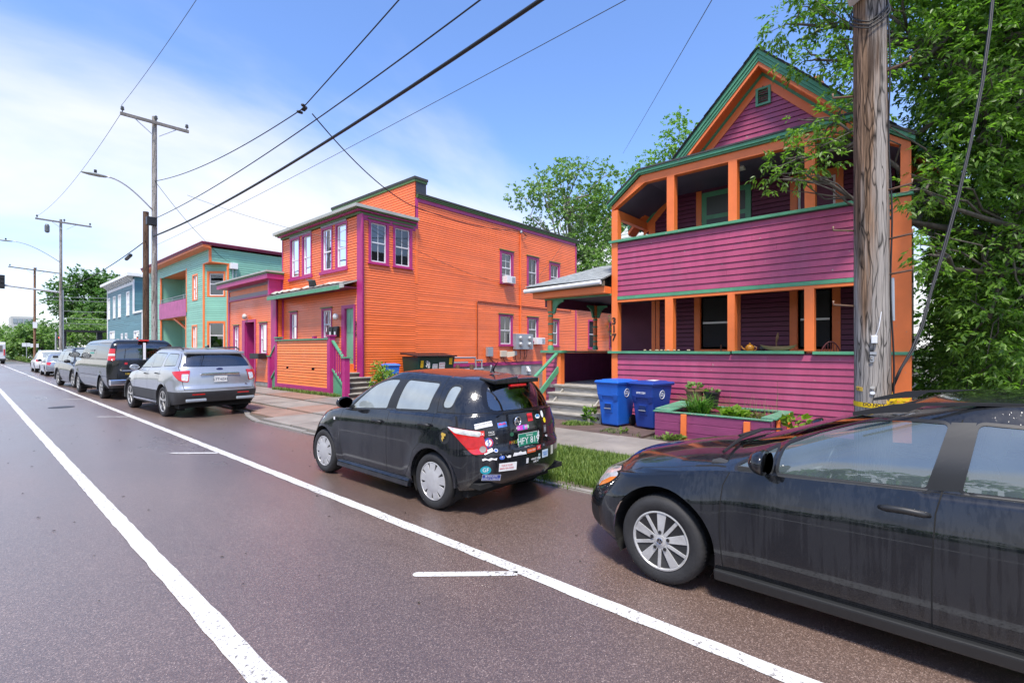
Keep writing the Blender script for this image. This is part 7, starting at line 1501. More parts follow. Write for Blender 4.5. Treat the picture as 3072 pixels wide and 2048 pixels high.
# ================================================================== poles, wires, lamps
def pole_mat(name,c1,c2,c3):
    m=bpy.data.materials.new(name); m.use_nodes=True; t=m.node_tree; b=t.nodes['Principled BSDF']; ln=t.links.new; tcn=t.nodes.new('ShaderNodeTexCoord')
    mp=t.nodes.new('ShaderNodeMapping'); mp.inputs['Scale'].default_value=(45,45,1.6); ln(tcn.outputs['Object'],mp.inputs[0]); n=t.nodes.new('ShaderNodeTexNoise'); n.inputs['Scale'].default_value=1.6; n.inputs['Detail'].default_value=9; n.inputs['Roughness'].default_value=.65; ln(mp.outputs[0],n.inputs[0])
    mp2=t.nodes.new('ShaderNodeMapping'); mp2.inputs['Scale'].default_value=(5,5,.35); ln(tcn.outputs['Object'],mp2.inputs[0]); n2=t.nodes.new('ShaderNodeTexNoise'); n2.inputs['Scale'].default_value=1.2; n2.inputs['Detail'].default_value=5; ln(mp2.outputs[0],n2.inputs[0])
    r=t.nodes.new('ShaderNodeValToRGB'); e=r.color_ramp.elements; e[0].position=.34; e[0].color=(*[v*.25 for v in c1],1); e[1].position=.62; e[1].color=(*c1,1); k=e.new(.44); k.color=(*[v*.75 for v in c1],1); ln(n.outputs['Fac'],r.inputs[0])
    r2=t.nodes.new('ShaderNodeValToRGB'); e=r2.color_ramp.elements; e[0].position=.36; e[0].color=(*[v*.2 for v in c2],1); e[1].position=.66; e[1].color=(*c2,1); ln(n.outputs['Fac'],r2.inputs[0])
    f=t.nodes.new('ShaderNodeMapRange'); f.inputs['From Min'].default_value=.50; f.inputs['From Max'].default_value=.60; ln(n2.outputs['Fac'],f.inputs[0]); mx=t.nodes.new('ShaderNodeMixRGB'); ln(f.outputs[0],mx.inputs[0]); ln(r.outputs[0],mx.inputs[1]); ln(r2.outputs[0],mx.inputs[2])
    n3=t.nodes.new('ShaderNodeTexNoise'); n3.inputs['Scale'].default_value=1.4; n3.inputs['Detail'].default_value=6; mp3=t.nodes.new('ShaderNodeMapping'); mp3.inputs['Scale'].default_value=(8,8,.6); ln(tcn.outputs['Object'],mp3.inputs[0]); ln(mp3.outputs[0],n3.inputs[0]); f3=t.nodes.new('ShaderNodeMapRange'); f3.inputs['From Min'].default_value=.60; f3.inputs['From Max'].default_value=.70; f3.inputs['To Max'].default_value=.85; ln(n3.outputs['Fac'],f3.inputs[0]); mx2=t.nodes.new('ShaderNodeMixRGB'); ln(f3.outputs[0],mx2.inputs[0]); ln(mx.outputs[0],mx2.inputs[1]); mx2.inputs[2].default_value=(*c3,1)
    vo=t.nodes.new('ShaderNodeTexVoronoi'); vo.feature='DISTANCE_TO_EDGE'; vo.inputs['Scale'].default_value=1.0; mp4=t.nodes.new('ShaderNodeMapping'); mp4.inputs['Scale'].default_value=(30,30,1.1); wq=t.nodes.new('ShaderNodeVectorMath'); wq.operation='ADD'; nw=t.nodes.new('ShaderNodeTexNoise'); nw.inputs['Scale'].default_value=3.0; ln(tcn.outputs['Object'],nw.inputs[0]); sv=t.nodes.new('ShaderNodeVectorMath'); sv.operation='SCALE'; sv.inputs['Scale'].default_value=.06; ln(nw.outputs['Color'],sv.inputs[0]); ln(tcn.outputs['Object'],wq.inputs[0]); ln(sv.outputs[0],wq.inputs[1]); ln(wq.outputs[0],mp4.inputs[0]); ln(mp4.outputs[0],vo.inputs[0])
    ck=t.nodes.new('ShaderNodeMapRange'); ck.inputs['From Min'].default_value=.0; ck.inputs['From Max'].default_value=.07; ck.inputs['To Min'].default_value=.12; ln(vo.outputs['Distance'],ck.inputs[0]); mx3=t.nodes.new('ShaderNodeVectorMath'); mx3.operation='SCALE'; ln(mx2.outputs[0],mx3.inputs[0]); ln(ck.outputs[0],mx3.inputs['Scale'])
    ln(mx3.outputs[0],b.inputs['Base Color']); b.inputs['Roughness'].default_value=.9; b.inputs['Specular IOR Level'].default_value=.2; bp=t.nodes.new('ShaderNodeBump'); bp.inputs['Strength'].default_value=.9; bp.inputs['Distance'].default_value=.012; ln(n.outputs['Fac'],bp.inputs['Height']); ln(bp.outputs[0],b.inputs['Normal']); return m
W_NEAR=pole_mat('split weathered pole wood',(.37,.335,.30),(.34,.215,.135),(.05,.03,.02)); W_GREY=pole_mat('silver grey pole wood',(.42,.40,.37),(.36,.31,.26),(.2,.17,.14)); W_BRN=pole_mat('brown pole wood',(.16,.105,.075),(.20,.12,.07),(.04,.03,.025)); W_RED=pole_mat('reddish pole wood',(.33,.19,.12),(.34,.17,.09),(.07,.04,.03))
M_WIRE=mat('black cable',(.01,.01,.011),.5); M_WIREG=mat('thin grey wire',(.05,.052,.055),.5); M_STEEL=mat('galvanised steel',(.45,.46,.47),.45,metal=.6,var=.1); M_RUST=mat('rusty steel',(.18,.11,.075),.7,metal=.3,var=.3,vscale=20)
def pole(name,label,x,y,top,r0,r1,m,lean=(0,0),group='utility poles along the street',seg=14,rag=0):
    t=thing(name,label,'utility pole',(x,y,0),0,group); mb=MB(); n=24 if rag else 12; b=0; rr=random.Random(int(x*100)); 
    zs=[top*i/seg for i in range(seg+1)]; b0=len(mb.v)
    ph=[rr.uniform(-.02,.02) for _ in range(n)]
    for i,z in enumerate(zs):
        r=r0+(r1-r0)*z/top
        for k in range(n):
            a=2*math.pi*k/n; q=r*(1+(ph[k]+rr.uniform(-.006,.006) if rag else 0)); mb.v.append((x+lean[0]*z+q*math.cos(a),y+lean[1]*z+q*math.sin(a),z))
    for i in range(seg):
        for k in range(n): k2=(k+1)%n; mb.f.append((i*n+k,i*n+k2,(i+1)*n+k2,(i+1)*n+k)); mb.m.append(0)
    mb.f.append(tuple(seg*n+k for k in range(n))); mb.m.append(0)
    mb.build('shaft',m,t,auto=50); return t
def cable(name,label,pts,r,m=None,sag=0.0,cat='wire',n=24,group='overhead wires'):
    P_=[]
    for p,q in zip(pts[:-1],pts[1:]):
        p=Vector(p); q=Vector(q)
        for i in range(n): t=i/n; c=p.lerp(q,t); c.z-=sag*4*t*(1-t); P_.append(c)
    P_.append(Vector(pts[-1])); o=MB().tube(P_,r,6).build(name,m or M_WIRE,None,smooth=True); return tag(o,label,cat,group)
# near pole
NP=pole('utility_pole','thick split weathered wooden pole standing right in front of the purple house',5.07,.435,9.5,.132,.094,W_NEAR,lean=(-.004,.006),rag=1,seg=40)
def onp(ang,z,d=0.0):   # point on the near pole's skin, angle from the camera direction
    r=.132+(.094-.132)*z/9.5+d; a=math.atan2(-.435,-5.07)+ang; return (5.07-.004*z+r*math.cos(a),.435+.006*z+r*math.sin(a),z)
for (z,sg) in ((3.86,-1),(2.72,-1),(2.08,-1),(1.79+.54,1),(3.02,1),(2.62,1),(4.0,1)):
    p=onp(sg*1.35,z,-.02); q=onp(sg*1.35,z+.02,.15); e=(q[0],q[1],q[2]+.035); MB().tube([p,q,e],.009,6).build('step_bolt',M_RUST,NP,smooth=True)
mb=MB(); c0=onp(0,4.75,0); MB().box((4.86,.30,4.62),(5.0,.60,5.1)).build('cable_box',M_WHT,NP,bevel=.01)
for k in range(3):
    pts=[]
    for i in range(25): a=-1.9+3.8*i/24; pts.append(onp(a,4.50-.10*math.cos(a*1.0)-.03*k+.05*abs(a),.012+.006*k))
    MB().tube(pts,.006,5).build('cable_loop',M_WIRE,NP,smooth=True)
pts=[onp(1.35,z,.012+.008*math.sin(z*5)) for z in [1.2+i*.12 for i in range(30)]]; MB().tube(pts,.007,5).build('riser_cable',M_WIRE,NP,smooth=True)
MB().tube([onp(1.45,2.3,.012),onp(1.45,1.95,.012)],.016,6).build('riser_guard',M_GREYM,NP)
MB().bar(onp(-.12,1.685,.006),onp(.22,1.685,.006),.006,.022,up=(0,0,1)).build('number_bar',M_STEEL,NP)
lettering('pole_number','3',.07,onp(.0,1.635,.010),(.085,-.996,0),(0,0,1),M_STEEL,NP,extrude=.002,bold=.002)
p=onp(.1,1.80,.02); MB().box((p[0]-.012,p[1]-.02,p[2]-.035),(p[0]+.015,p[1]+.02,p[2]+.03)).build('small_clip',M_WHT,NP,bevel=.005); MB().tube([p,(p[0]-.01,p[1]-.03,p[2]+.09),(p[0]+.01,p[1]-.045,p[2]+.22)],.003,5).build('clip_wire',M_WHT,NP)
for (a,z,w_,h_,m) in ((.0,1.405,.034,.024,mat('grey tag',(.42,.40,.36),.6)),(.0,1.36,.036,.026,M_WHT)):
    q=onp(a,z,.006); mb=MB(); mb.lathe([(.001,0),(1,0),(1,.002)],(0,0,0),16,axis='X'); mb.v=[(q[0]-.003+v[0],q[1]+v[1]*w_/2,q[2]+v[2]*h_/2) for v in mb.v]; mb.build('oval_tag',m,NP)
q=onp(-.75,1.385,.006); tg=MB().bar(onp(-1.0,1.39,.004),onp(-.55,1.385,.004),.004,.032,up=(0,0,1)).build('number_tag',mat('yellow tag',(.65,.42,.05),.5),NP); lettering('tag_text','48 5',.035,(q[0]-.006,q[1],q[2]),(.6,-.8,0),(0,0,1),M_BLK,tg,extrude=.0004)
# caution tape and its bundle
CT=thing('caution_tape','yellow caution tape tied round the near pole above the car roof','tape',(5.07,.435,1.2)); M_YEL=mat('yellow tape',(.75,.50,.01),.4,var=.1)
pts=[(onp(a,1.245-.02*(a+1.5)/3,.006),onp(a,1.285-.02*(a+1.5)/3,.008)) for a in [-1.6+3.1*i/16 for i in range(17)]]
mb=MB(); [mb.poly([a[0],b[0],b[1],a[1]]) for a,b in zip(pts[:-1],pts[1:])]; mb.build('tape_band',M_YEL,CT)
p=onp(.05,1.262,.016); lettering('tape_text','DO NOT',.036,p,(.085,-.996,-.02),(0,0,1),M_BLK,CT,extrude=.0004,bold=.001)
rr=random.Random(3); c=Vector(onp(.95,1.27,.05)); mb=MB()
for k in range(11):
    p0=c+Vector((rr.uniform(-.05,.05),rr.uniform(-.06,.06),rr.uniform(-.045,.045))); d=Vector((rr.uniform(-.4,.4),rr.uniform(-1,1),rr.uniform(-.8,.8))).normalized()*.06; u=Vector((rr.uniform(-.3,.3),rr.uniform(-.3,.3),1)).normalized()*.012; mb.poly([p0-d-u,p0+d-u,p0+d+u,p0-d+u])
stuff(mb.build('tape_bundle',M_YEL,CT))
# hanging twin cable tied to the pole foot
def ray(u,v,d): 
    t=(u-1536)/1460; s_,c_=math.sin(TH),math.cos(TH); return (d*(s_+t*c_),d*(c_-t*s_),1.715-(v-1048)*d/1460)
hp=[ray(2668,1176,4.05),ray(2700,1108,4.05),ray(2735,1048,4.06),ray(2765,975,4.1),ray(2790,880,4.15),ray(2830,745,4.2),ray(2870,600,4.25),ray(2910,430,4.3),ray(2945,250,4.35),ray(2968,80,4.4),ray(2982,-60,4.45),ray(3000,-400,4.5)]
tag(MB().tube(hp,.0085,8).build('hanging_cable',M_WIRE,None,smooth=True),'black twin cable hanging down to the caution tape, right of the near pole','cable')
tag(MB().tube([(a[0]+.006,a[1]-.011,a[2]+.012*math.sin(i*2)) for i,a in enumerate(hp)],.0065,8).build('hanging_cable',M_WIRE,None,smooth=True),'thinner strand twisted beside the black hanging cable','cable')
# poles further on
P2=pole('utility_pole','tall pale grey pole with crossarm behind the black van',5.60,26.0,11.95,.125,.092,W_GREY,seg=20)
def crossarm(t,x0,x1,y,z0,z1,m,ins=True):
    MB().bar((x0,y-.16,z0),(x1,y-.16,z1),.09,.12).build('crossarm',m,t)
    for f in (.03,.5,.97):
        p=(x0+(x1-x0)*f,y-.16,z0+(z1-z0)*f+.06); MB().lathe([(.02,0),(.02,.08),(.06,.10),(.075,.15),(.05,.17),(.065,.21),(.03,.26)],p,12).build('insulator',mat('grey porcelain',(.10,.11,.12),.3),t,auto=40)
    for sg in (-1,1): MB().bar(((x0+x1)/2+sg*.12,y-.16,(z0+z1)/2-.55),((x0+x1)/2+sg*.75,y-.16,(z0+z1)/2-.06),.03,.03).build('brace',M_STEEL,t)
crossarm(P2,4.38,6.86,26,11.62,11.66,mat('grey crossarm wood',(.16,.15,.14),.8,var=.3,vscale=8))
def street_lamp(t,x,y,z,xe,ze):
    n=12; pts=[(x+(xe-x)*(i/n),y-.05,z+(ze-z)*math.sin(i/n*math.pi/2)) for i in range(n+1)]; MB().tube(pts,.03,8).build('lamp_arm',M_STEEL,t,smooth=True)
    mb=MB(); mb.lathe([(.02,0),(.10,.08),(.15,.3),(.14,.6),(.08,.80),(.02,.86)],(0,0,0),14,axis='X'); mb.v=[(xe+.05-v[0],y-.05+v[1],ze-.02+v[2]*.42) for v in mb.v]; h=mb.build('lamp_head',mat('lamp housing',(.30,.34,.34),.45),t,auto=60); MB().lathe([(.05,0),(.05,.12),(.03,.13)],(xe-.35,y-.05,ze+.05),10).build('photocell',M_BLK,h)
street_lamp(P2,5.5,26,7.85,3.95,8.88)
MB().box((5.25,25.6,7.10),(5.62,25.85,7.45)).build('splice_box',M_BLK,P2,bevel=.02)
PB=pole('utility_pole','short dark brown cut-off pole just left of the tall grey one',5.60,27.5,8.05,.13,.115,W_BRN,seg=14)
P3=pole('utility_pole','grey pole with crossarm and street lamp beyond the parked cars',5.45,55.3,12.6,.125,.09,W_GREY)
crossarm(P3,3.9,7.4,55.3,12.35,12.30,MATS['grey crossarm wood']); street_lamp(P3,5.4,55.3,9.0,2.6,10.3)
MB().lathe([(.08,0),(.16,.1),(.16,.55),(.1,.7)],(4.6,55.1,11.3),12).build('cutout',MATS['grey porcelain'],P3)
P4=pole('utility_pole','farthest reddish brown pole beside the street signs',5.55,79,11.2,.13,.10,W_RED)
crossarm(P4,3.4,7.9,79,11.05,10.75,MATS['grey crossarm wood']); MB().box((5.38,78.75,4.2),(5.75,78.85,4.9)).build('pole_plate',M_WHT,P4)
# overhead lines (out of shot they run on to poles behind the camera)
E1=(5.0,.40)
cable('power_cable','thick black cable bundle crossing the sky from the grey pole to the upper edge',[(5.55,26.05,6.68),(5.05,.5,6.55)],.030,sag=.40)
cable('power_cable','thick cable continuing from the brown pole to the distance',[(5.55,27.3,6.68),(5.45,55.2,6.8),(5.5,79,6.9)],.022,sag=.35)
MB().tube([(5.55,28.6,6.55),(5.54,29.5,6.50)],.07,8)
sl=tag(MB().tube([(5.55,30.2,6.42),(5.55,30.3,6.41),(5.54,31.2,6.32),(5.54,31.3,6.31)],[.03,.085,.085,.03],10).build('cable_splice',M_BLK,None),'black splice sleeve on the cable left of the brown pole','splice case')
cable('telephone_wire','second black line from the grey pole to the upper edge',[(5.55,25.9,7.42),(5.05,.5,7.15)],.013,sag=.42)
cable('service_cable','upper twisted cable from the grey pole through a clamp to the upper edge',[(5.6,25.9,9.1),(5.3,11.35,7.37)],.013,sag=.28); cable('service_cable','twisted cable from the clamp up to the right upper edge',[(5.3,11.35,7.37),(5.05,.5,9.2)],.013,sag=.05)
mb=MB(); rr=random.Random(6)
for k in range(7): mb.lathe([(.015,-.05),(.035,-.03),(.035,.03),(.015,.05)],(5.3+rr.uniform(-.09,.09),11.35+rr.uniform(-.2,.2),7.37+rr.uniform(-.07,.07)),8,axis='X')
tag(stuff(mb.build('wire_clamp',M_BLK)),'tangle of black wire clamps where the service drops leave','wire clamp'); del_=None
cable('primary_wire','thin high wire from the left crossarm end to the top edge',[(4.42,25.84,11.95),(4.3,.3,12.2)],.008,sag=.5,m=M_WIREG)
cable('primary_wire','thin high wire sloping from crossarm to crossarm far left',[(4.40,25.84,11.60),(3.95,55.1,12.5)],.009,sag=.6,m=M_WIREG)
cable('service_drop','black service drop sagging to the orange wall',[(5.35,10.9,7.15),(9.5,12.8,6.35),(18.4,15.72,7.62)],.014,sag=.22)
cable('service_drop','thin drop wire to the orange front bay corner',[(5.4,20.5,7.3),(9.5,15.9,5.55)],.007,sag=.15,m=M_WIREG)
cable('service_drop','thin wire from the bay top down the orange wall',[(9.6,15.75,6.4),(14.9,15.78,5.1),(19.2,15.78,5.0),(22.0,15.75,7.5)],.007,sag=.12,m=M_WIREG)
cable('service_drop','thin wire running to the mint house box',[(5.5,25.5,9.0),(9.4,31.1,7.5),(10.4,30.9,6.75)],.010,sag=.15)
cable('service_drop','sloping wire high over the gap between the two houses',[(4.9,-.5,8.0),(36,19.7,17.8)],.012,sag=.0)
cable('telephone_wire','faint grey line just below the thick bundle',[(5.65,26.0,6.3),(5.3,.6,5.95)],.005,sag=.1,m=M_WIREG)
for i,z in enumerate((7.6,7.2,6.0,5.2,4.6)): cable('telephone_wire','far cross-street wire, number %s from the top, left of the blue house'%('one','two','three','four','five')[i],[(5.5,79,z+.4),(16,64,z)],.018,sag=.25,m=M_STEEL,group='cross-street wires')
# traffic signal
TS=thing('traffic_signal','traffic signal mast arm reaching over the far crossing','traffic signal',(6.2,62,0)); MB().lathe([(.16,0),(.13,3),(.11,7.3)],(6.2,62,0),12).build('mast',M_STEEL,TS); MB().tube([(6.2,62,7.05),(1.0,62.5,7.55),(-2,62.7,7.6)],[.10,.08,.06],8).build('mast_arm',M_STEEL,TS)
for x in (2.3,): 
    b=MB().box((x-.18,62.2,7.1),(x+.18,62.5,8.3)).build('signal_head',M_BLK,TS,bevel=.03)
    for k in range(3): MB().lathe([(.12,0),(.13,-.12)],(x,62.2,8.1-k*.38),12,axis='Y').build('visor',M_BLKM,b)
SG=thing('signal_post','pedestrian signal post with red light beside the far pole','traffic signal',(6.0,64.5,0)); MB().lathe([(.07,0),(.07,3.4)],(6.0,64.5,0),10).build('post',M_STEEL,SG); b=MB().box((6.12,64.2,2.0),(6.5,64.5,3.1)).build('signal_head',M_BLK,SG,bevel=.02); MB().lathe([(.001,0),(.14,0),(.14,.03)],(6.31,64.17,2.85),16,axis='Y').build('red_lens',mat('lit red lens',(.8,.05,.02),.4,emit=(1,.06,.02),estr=4),b)
# black gantry-like canopy at the corner
GN=thing('bus_shelter','dark flat-roofed shelter frame near the far crossing','shelter',(8,70,0)); MB().box((6.6,68,3.55),(17,69,3.75)).build('beam',M_BLKM,GN)
for x in (6.7,9.6,14.2): MB().box((x,68.2,0),(x+.45,68.7,3.55)).build('column',M_BLKM,GN)
for i,(x,y,z) in enumerate(((5.75,93,2.6),(6.5,92,2.5))):
    t=thing('street_sign',('white street name sign on a slim post at the far corner','white parking sign next to the street name sign')[i],'sign',(x,y,0)); MB().lathe([(.04,0),(.04,z)],(x,y,0),8).build('post',M_STEEL,t); MB().box((x-.45,y-.03,z-.5),(x+.35,y,z)).build('panel',M_WHT,t)
UB=thing('utility_cabinet','dark green utility cabinet in the grass at the far corner','cabinet',(8.3,93,0)); MB().box((7.6,92.5,.05),(9.2,93.5,1.3)).build('case',mat('green cabinet',(.04,.13,.10),.5),UB,bevel=.05); MB().box((7.62,92.46,.15),(8.38,92.5,1.2)).build('door',MATS['green cabinet'],UB)
FB=thing('far_building','pale flat-roofed building above the far trees','building',(14,165,0)); MB().box((7.6,165,0),(11.6,175,9.6)).build('wall',mat('pale render',(.5,.5,.48),.7),FB)
for k in range(4): MB().box((7.9+k*.9,164.9,8.0),(8.6+k*.9,164.99,9.1)).build('window',G_WIN2 and M_GREYM,FB)
# white van far down the street
root=thing('delivery_van','white delivery van at the far left edge of the street','van',(2.45,88,0)); 
pr=[(-2.9,.35),(2.9,.35),(2.95,.9),(2.75,1.15),(1.9,1.35),(1.35,2.35),(1.1,2.55),(-2.8,2.6),(-2.95,2.4)]
MB().prism([(-1.0,a,z) for a,z in pr],(2.0,0,0)).build('body',PB_WHITE,root,world=False,bevel=.06)
for s_ in (-1,1):
    MB().box((s_*.95,-2.98,1.0),(s_*.82,-2.92,1.75)).build('tail_light',M_RED,root,world=False)
    for y in (-1.9,1.8): wheel(root,s_*.97,y,.36,.22,'cap',s_)
MB().box((-1.0,-3.05,.35),(1.0,-2.9,.6)).build('bumper',M_TRIM,root,world=False)
for x in (-.75,.05): MB().box((x,-2.975,1.5),(x+.68,-2.945,2.2)).build('rear_window',G_CARD,root,world=False)
# ================================================================== small things
M_BINL=mat('bright blue bin plastic',(.012,.11,.50),.4,var=.12,vscale=3,bump=.08,bscale=150,dirt=.25,dcol=(.05,.10,.25),dscale=3); M_BIND=mat('dark blue bin plastic',(.012,.045,.26),.4,var=.12,vscale=3,bump=.08,bscale=150,dirt=.2,dcol=(.04,.06,.15),dscale=3)
def bin_(label,x,y,z,rot,m,logo=True,txt=None,s=1.0):
    """wheeled refuse bin: tapered body with painted front recess, rim, domed lid, handle, wheels. local -Y faces the street"""
    t=thing('wheeled_bin',label,'bin',(x,y,z),rot,'blue wheeled bins'); q=lambda v:tuple(c*s for c in v)
    def hx(a,b,z0,c,d,z1): return [q(p) for p in [(-a,-b[0],z0),(a,-b[0],z0),(a,b[1],z0),(-a,b[1],z0),(-c,-d[0],z1),(c,-d[0],z1),(c,d[1],z1),(-c,d[1],z1)]]
    MB().hexa(hx(.215,(.25,.26),.03,.285,(.335,.36),.93)).build('body',m,t,world=False,bevel=.03)
    MB().hexa(hx(.262,(.338,.0),.66,.292,(.362,.0),.93)).build('upper_panel',m,t,world=False,bevel=.022)
    for sg in (-1,1): MB().hexa([q(p) for p in [(sg*.15,-.31,.55),(sg*.25,-.31,.58),(sg*.25,-.2,.58),(sg*.15,-.2,.55),(sg*.15,-.35,.72),(sg*.272,-.35,.72),(sg*.272,-.2,.72),(sg*.15,-.2,.72)]]).build('rib',m,t,world=False,bevel=.012)
    MB().hexa([q(p) for p in [(-.10,-.285,.30),(.10,-.285,.30),(.10,-.25,.30),(-.10,-.25,.30),(-.10,-.325,.52),(.10,-.325,.52),(.10,-.25,.52),(-.10,-.25,.52)]]).build('catch_frame',m,t,world=False,bevel=.01)
    MB().hexa([q(p) for p in [(-.075,-.318,.39),(.075,-.318,.39),(.075,-.27,.39),(-.075,-.27,.39),(-.075,-.33,.50),(.075,-.33,.50),(.075,-.27,.50),(-.075,-.27,.50)]]).build('catch_painted_shade',mat('bin recess shade',(.008,.03,.13),.5),t,world=False); MB().tube([q((-.085,-.335,.40)),q((.085,-.335,.40))],.010*s,8).build('catch_bar',M_STEEL,t,world=False)  # raised block in darker blue paints the shade of a catch recess
    MB().hexa(hx(.31,(.375,.40),.93,.315,(.385,.41),.965)).build('rim',m,t,world=False,bevel=.012)
    l=MB().hexa(hx(.325,(.40,.42),.967,.30,(.36,.39),1.01)).build('lid',m,t,world=False,bevel=.014); MB().hexa(hx(.22,(.27,.30),1.008,.20,(.25,.28),1.03)).build('lid_panel',m,l,world=False,bevel=.01); MB().tube([q((-.26,.44,.97)),q((.26,.44,.97))],.018*s,8).build('handle',m,t,world=False)
    for sg in (-1,1): MB().lathe([(.10*s,-.03),(.12*s,-.02),(.12*s,.02),(.10*s,.03)],(sg*.25*s,.27*s,.12*s),18,axis='X').build('wheel',M_TYRE,t,world=False,auto=40)
    if logo:
        for sg in (1,):
            mb=MB(); xx=lambda z_:(.215+(.285-.215)*(z_-.03)/.9)*s+.004
            pts=[(sg*xx(.74+.085*math.sin(a)),.0+.085*math.cos(a),.74*s+.085*math.sin(a)) for a in [2*math.pi*i/24 for i in range(25)]]; mb.tube(pts,.006,5); mb.build('logo_ring',M_WHT,t,world=False)
            for k,(a,b) in enumerate(((.0,.05),(.03,.04),(-.03,.055))): MB().bar((sg*xx(.74+a),-b,.74*s+a),(sg*xx(.74+a),b,.74*s+a+.012),.004,.010).build('logo_wave',M_WHT,t,world=False)
    if txt: lettering('bin_text',txt,.055*s,(0,-.372*s,.78*s),(1,0,0),(0,.09,1),M_WHT,t,world=False,extrude=.0006,bold=.001)
    return t
RB=R(-90)   # front towards -X
def rb(r): return R(-90+r)
bin_('bright blue wheeled bin beside the wooden steps',9.50,5.36,.06,rb(-6),M_BINL,s=.98); b2=bin_('dark blue wheeled bin with white serial between bright bin and planter',9.66,4.62,.06,rb(-10),M_BIND,txt='UDS13201',s=.97)
bin_('blue wheeled bin against the orange wall beside the green dumpster',10.42,15.2,.15,rb(60),M_BINL,s=1.02)
tag(MB().poly([(9.55,4.5,1.062),(9.85,4.52,1.062),(9.85,4.68,1.064),(9.58,4.7,1.062)]).build('paper_scrap',M_WHT),'torn white paper lying on the dark blue bin lid','paper')
# planter
PL=thing('planter_box','purple plank planter with peeling green rim and orange stakes by the wall','planter',(9.5,3.1,.06))
M_PLNK=mat('weathered purple plank',(.24,.045,.13),.55,var=.2,vscale=4,stretch=(1,.4,3),bump=.3,bscale=30,dirt=.45,dcol=(.13,.05,.07),dscale=2.5); M_GPEEL=mat('peeling green paint',(.09,.25,.155),.6,chip=2.0,var=.15,vscale=4,bump=.3,bscale=40,dirt=.8,dcol=(.10,.075,.055),dscale=5)
rr=random.Random(12)
x0,x1,y0,y1=8.76,10.28,2.12,4.12
for k in range(3):
    z0=.04+k*.163; j=lambda:rr.uniform(-.006,.006)
    MB().box((x0+j(),y0,z0),(x0+.04,y1,z0+.158)).build('front_plank',M_PLNK,PL,bevel=.006)
    for y in (y0,y1-.04): MB().box((x0+.045,y+j(),z0),(x1,y+.04,z0+.158)).build('side_plank',M_PLNK,PL,bevel=.006)
MB().box((x0-.02,y0-.03,.535),(x0+.085,y1+.03,.558)).build('rim_board',M_GPEEL,PL,bevel=.006); MB().box((x1-.16,y0-.03,.535),(x1,y1-.5,.565)).build('rim_board',M_GPEEL,PL,bevel=.006)
MB().hexa([(x0+.16,y0-.06,.54),(x1-.2,y0-.04,.54),(x1-.2,y0+.14,.545),(x0+.16,y0+.18,.545),(x0+.16,y0-.06,.57),(x1-.2,y0-.04,.57),(x1-.2,y0+.14,.575),(x0+.16,y0+.18,.575)]).build('rim_board',M_GPEEL,PL,bevel=.006)
MB().hexa([(x0+.05,y1-.28,.545),(x0+1.15,y1-.38,.60),(x0+1.2,y1-.02,.63),(x0+.12,y1+.05,.56),(x0+.05,y1-.28,.57),(x0+1.15,y1-.38,.625),(x0+1.2,y1-.02,.655),(x0+.12,y1+.05,.585)]).build('loose_board',M_GPEEL,PL,bevel=.005)
MB().box((x0+.05,y0+.05,.1),(x1-.02,y1-.05,.44)).build('soil',mat('dark planting soil',(.03,.022,.016),.95,var=.4,vscale=15,bump=.8,bscale=40),PL)
for y,h in ((3.55,.53),(2.47,.50)): MB().hexa([(x0-.06,y-.05,.02),(x0-.012,y-.05,.02),(x0-.012,y+.05,.02),(x0-.06,y+.05,.02),(x0-.055,y-.055,h),(x0-.012,y-.055,h),(x0-.012,y+.045,h),(x0-.055,y+.045,h)]).build('stake',M_ORT,PL,bevel=.006)
for x,h in ((9.15,.52),(9.9,.56)): MB().box((x-.05,y0-.06,.02),(x+.05,y0-.012,h)).build('stake',M_ORT,PL,bevel=.006)
rg_=np.random.default_rng(17)
def tuft(label,c,n,h,spread,w,lean=.9,m=None,name='leafy_plant'):
    a=rg_.uniform(0,2*np.pi,n); r=spread*np.sqrt(rg_.uniform(size=n)); p=np.stack([c[0]+r*np.cos(a),c[1]+r*np.sin(a),np.full(n,c[2])],1); return grass(name,None,p,h,rg_,m or L_GRS,lean,w)
o=tuft('',(9.25,3.45,.44),230,.46,.17,.012,1.0,leaf_mat('lily leaf',(.05,.14,.02),(.13,.27,.04)),'grassy_plant'); tag(o,'spiky long-leaved plant at the left of the planter','plant')
def hosta(name,label,c,n,spread,size,m,h=.12):
    a=rg_.uniform(0,2*np.pi,n); r=spread*np.sqrt(rg_.uniform(size=n)); P_=np.stack([c[0]+r*np.cos(a),c[1]+r*np.sin(a),c[2]+rg_.uniform(0,h,n)],1); V,F=leaves(P_,size,rg_,.75,.1,True,np.stack([np.cos(a),np.sin(a),np.full(n,.8)],1)); o=link(npmesh(name,V,F,m),name); return tag(o,label,'plant')
hosta('broadleaf_plant','bright broad-leaved plant in the middle of the planter',(9.2,2.82,.45),90,.17,.16,L_SHR,.16); hosta('low_plant','low reddish-green ground plants at the right of the planter',(9.3,2.48,.46),110,.16,.07,leaf_mat('dull leaf',(.09,.11,.03),(.17,.15,.05)),.12); hosta('weed_plant','small weeds at the foot of the planter stakes',(8.62,3.7,.07),60,.18,.08,L_GRS,.06); hosta('weed_plant','leafy weed beside the planter near the car bonnet',(9.3,1.85,.35),50,.18,.14,L_SHR,.25); hosta('weed_plant','weed clump under the steps beside the bright bin',(9.35,5.95,.1),60,.12,.12,L_NEAR,.3); hosta('weed_plant','single leafy weed on the gravel before the dark bin',(8.75,4.75,.07),20,.08,.09,L_GRS,.04)
g=grass('seed_grass',None,np.stack([rg_.uniform(9.2,9.9,60),rg_.uniform(2.3,3.1,60),np.full(60,.45)],1),.45,rg_,L_GRS,.35,.0025); tag(g,'thin seeding grass stalks behind the planter leaves','grass')
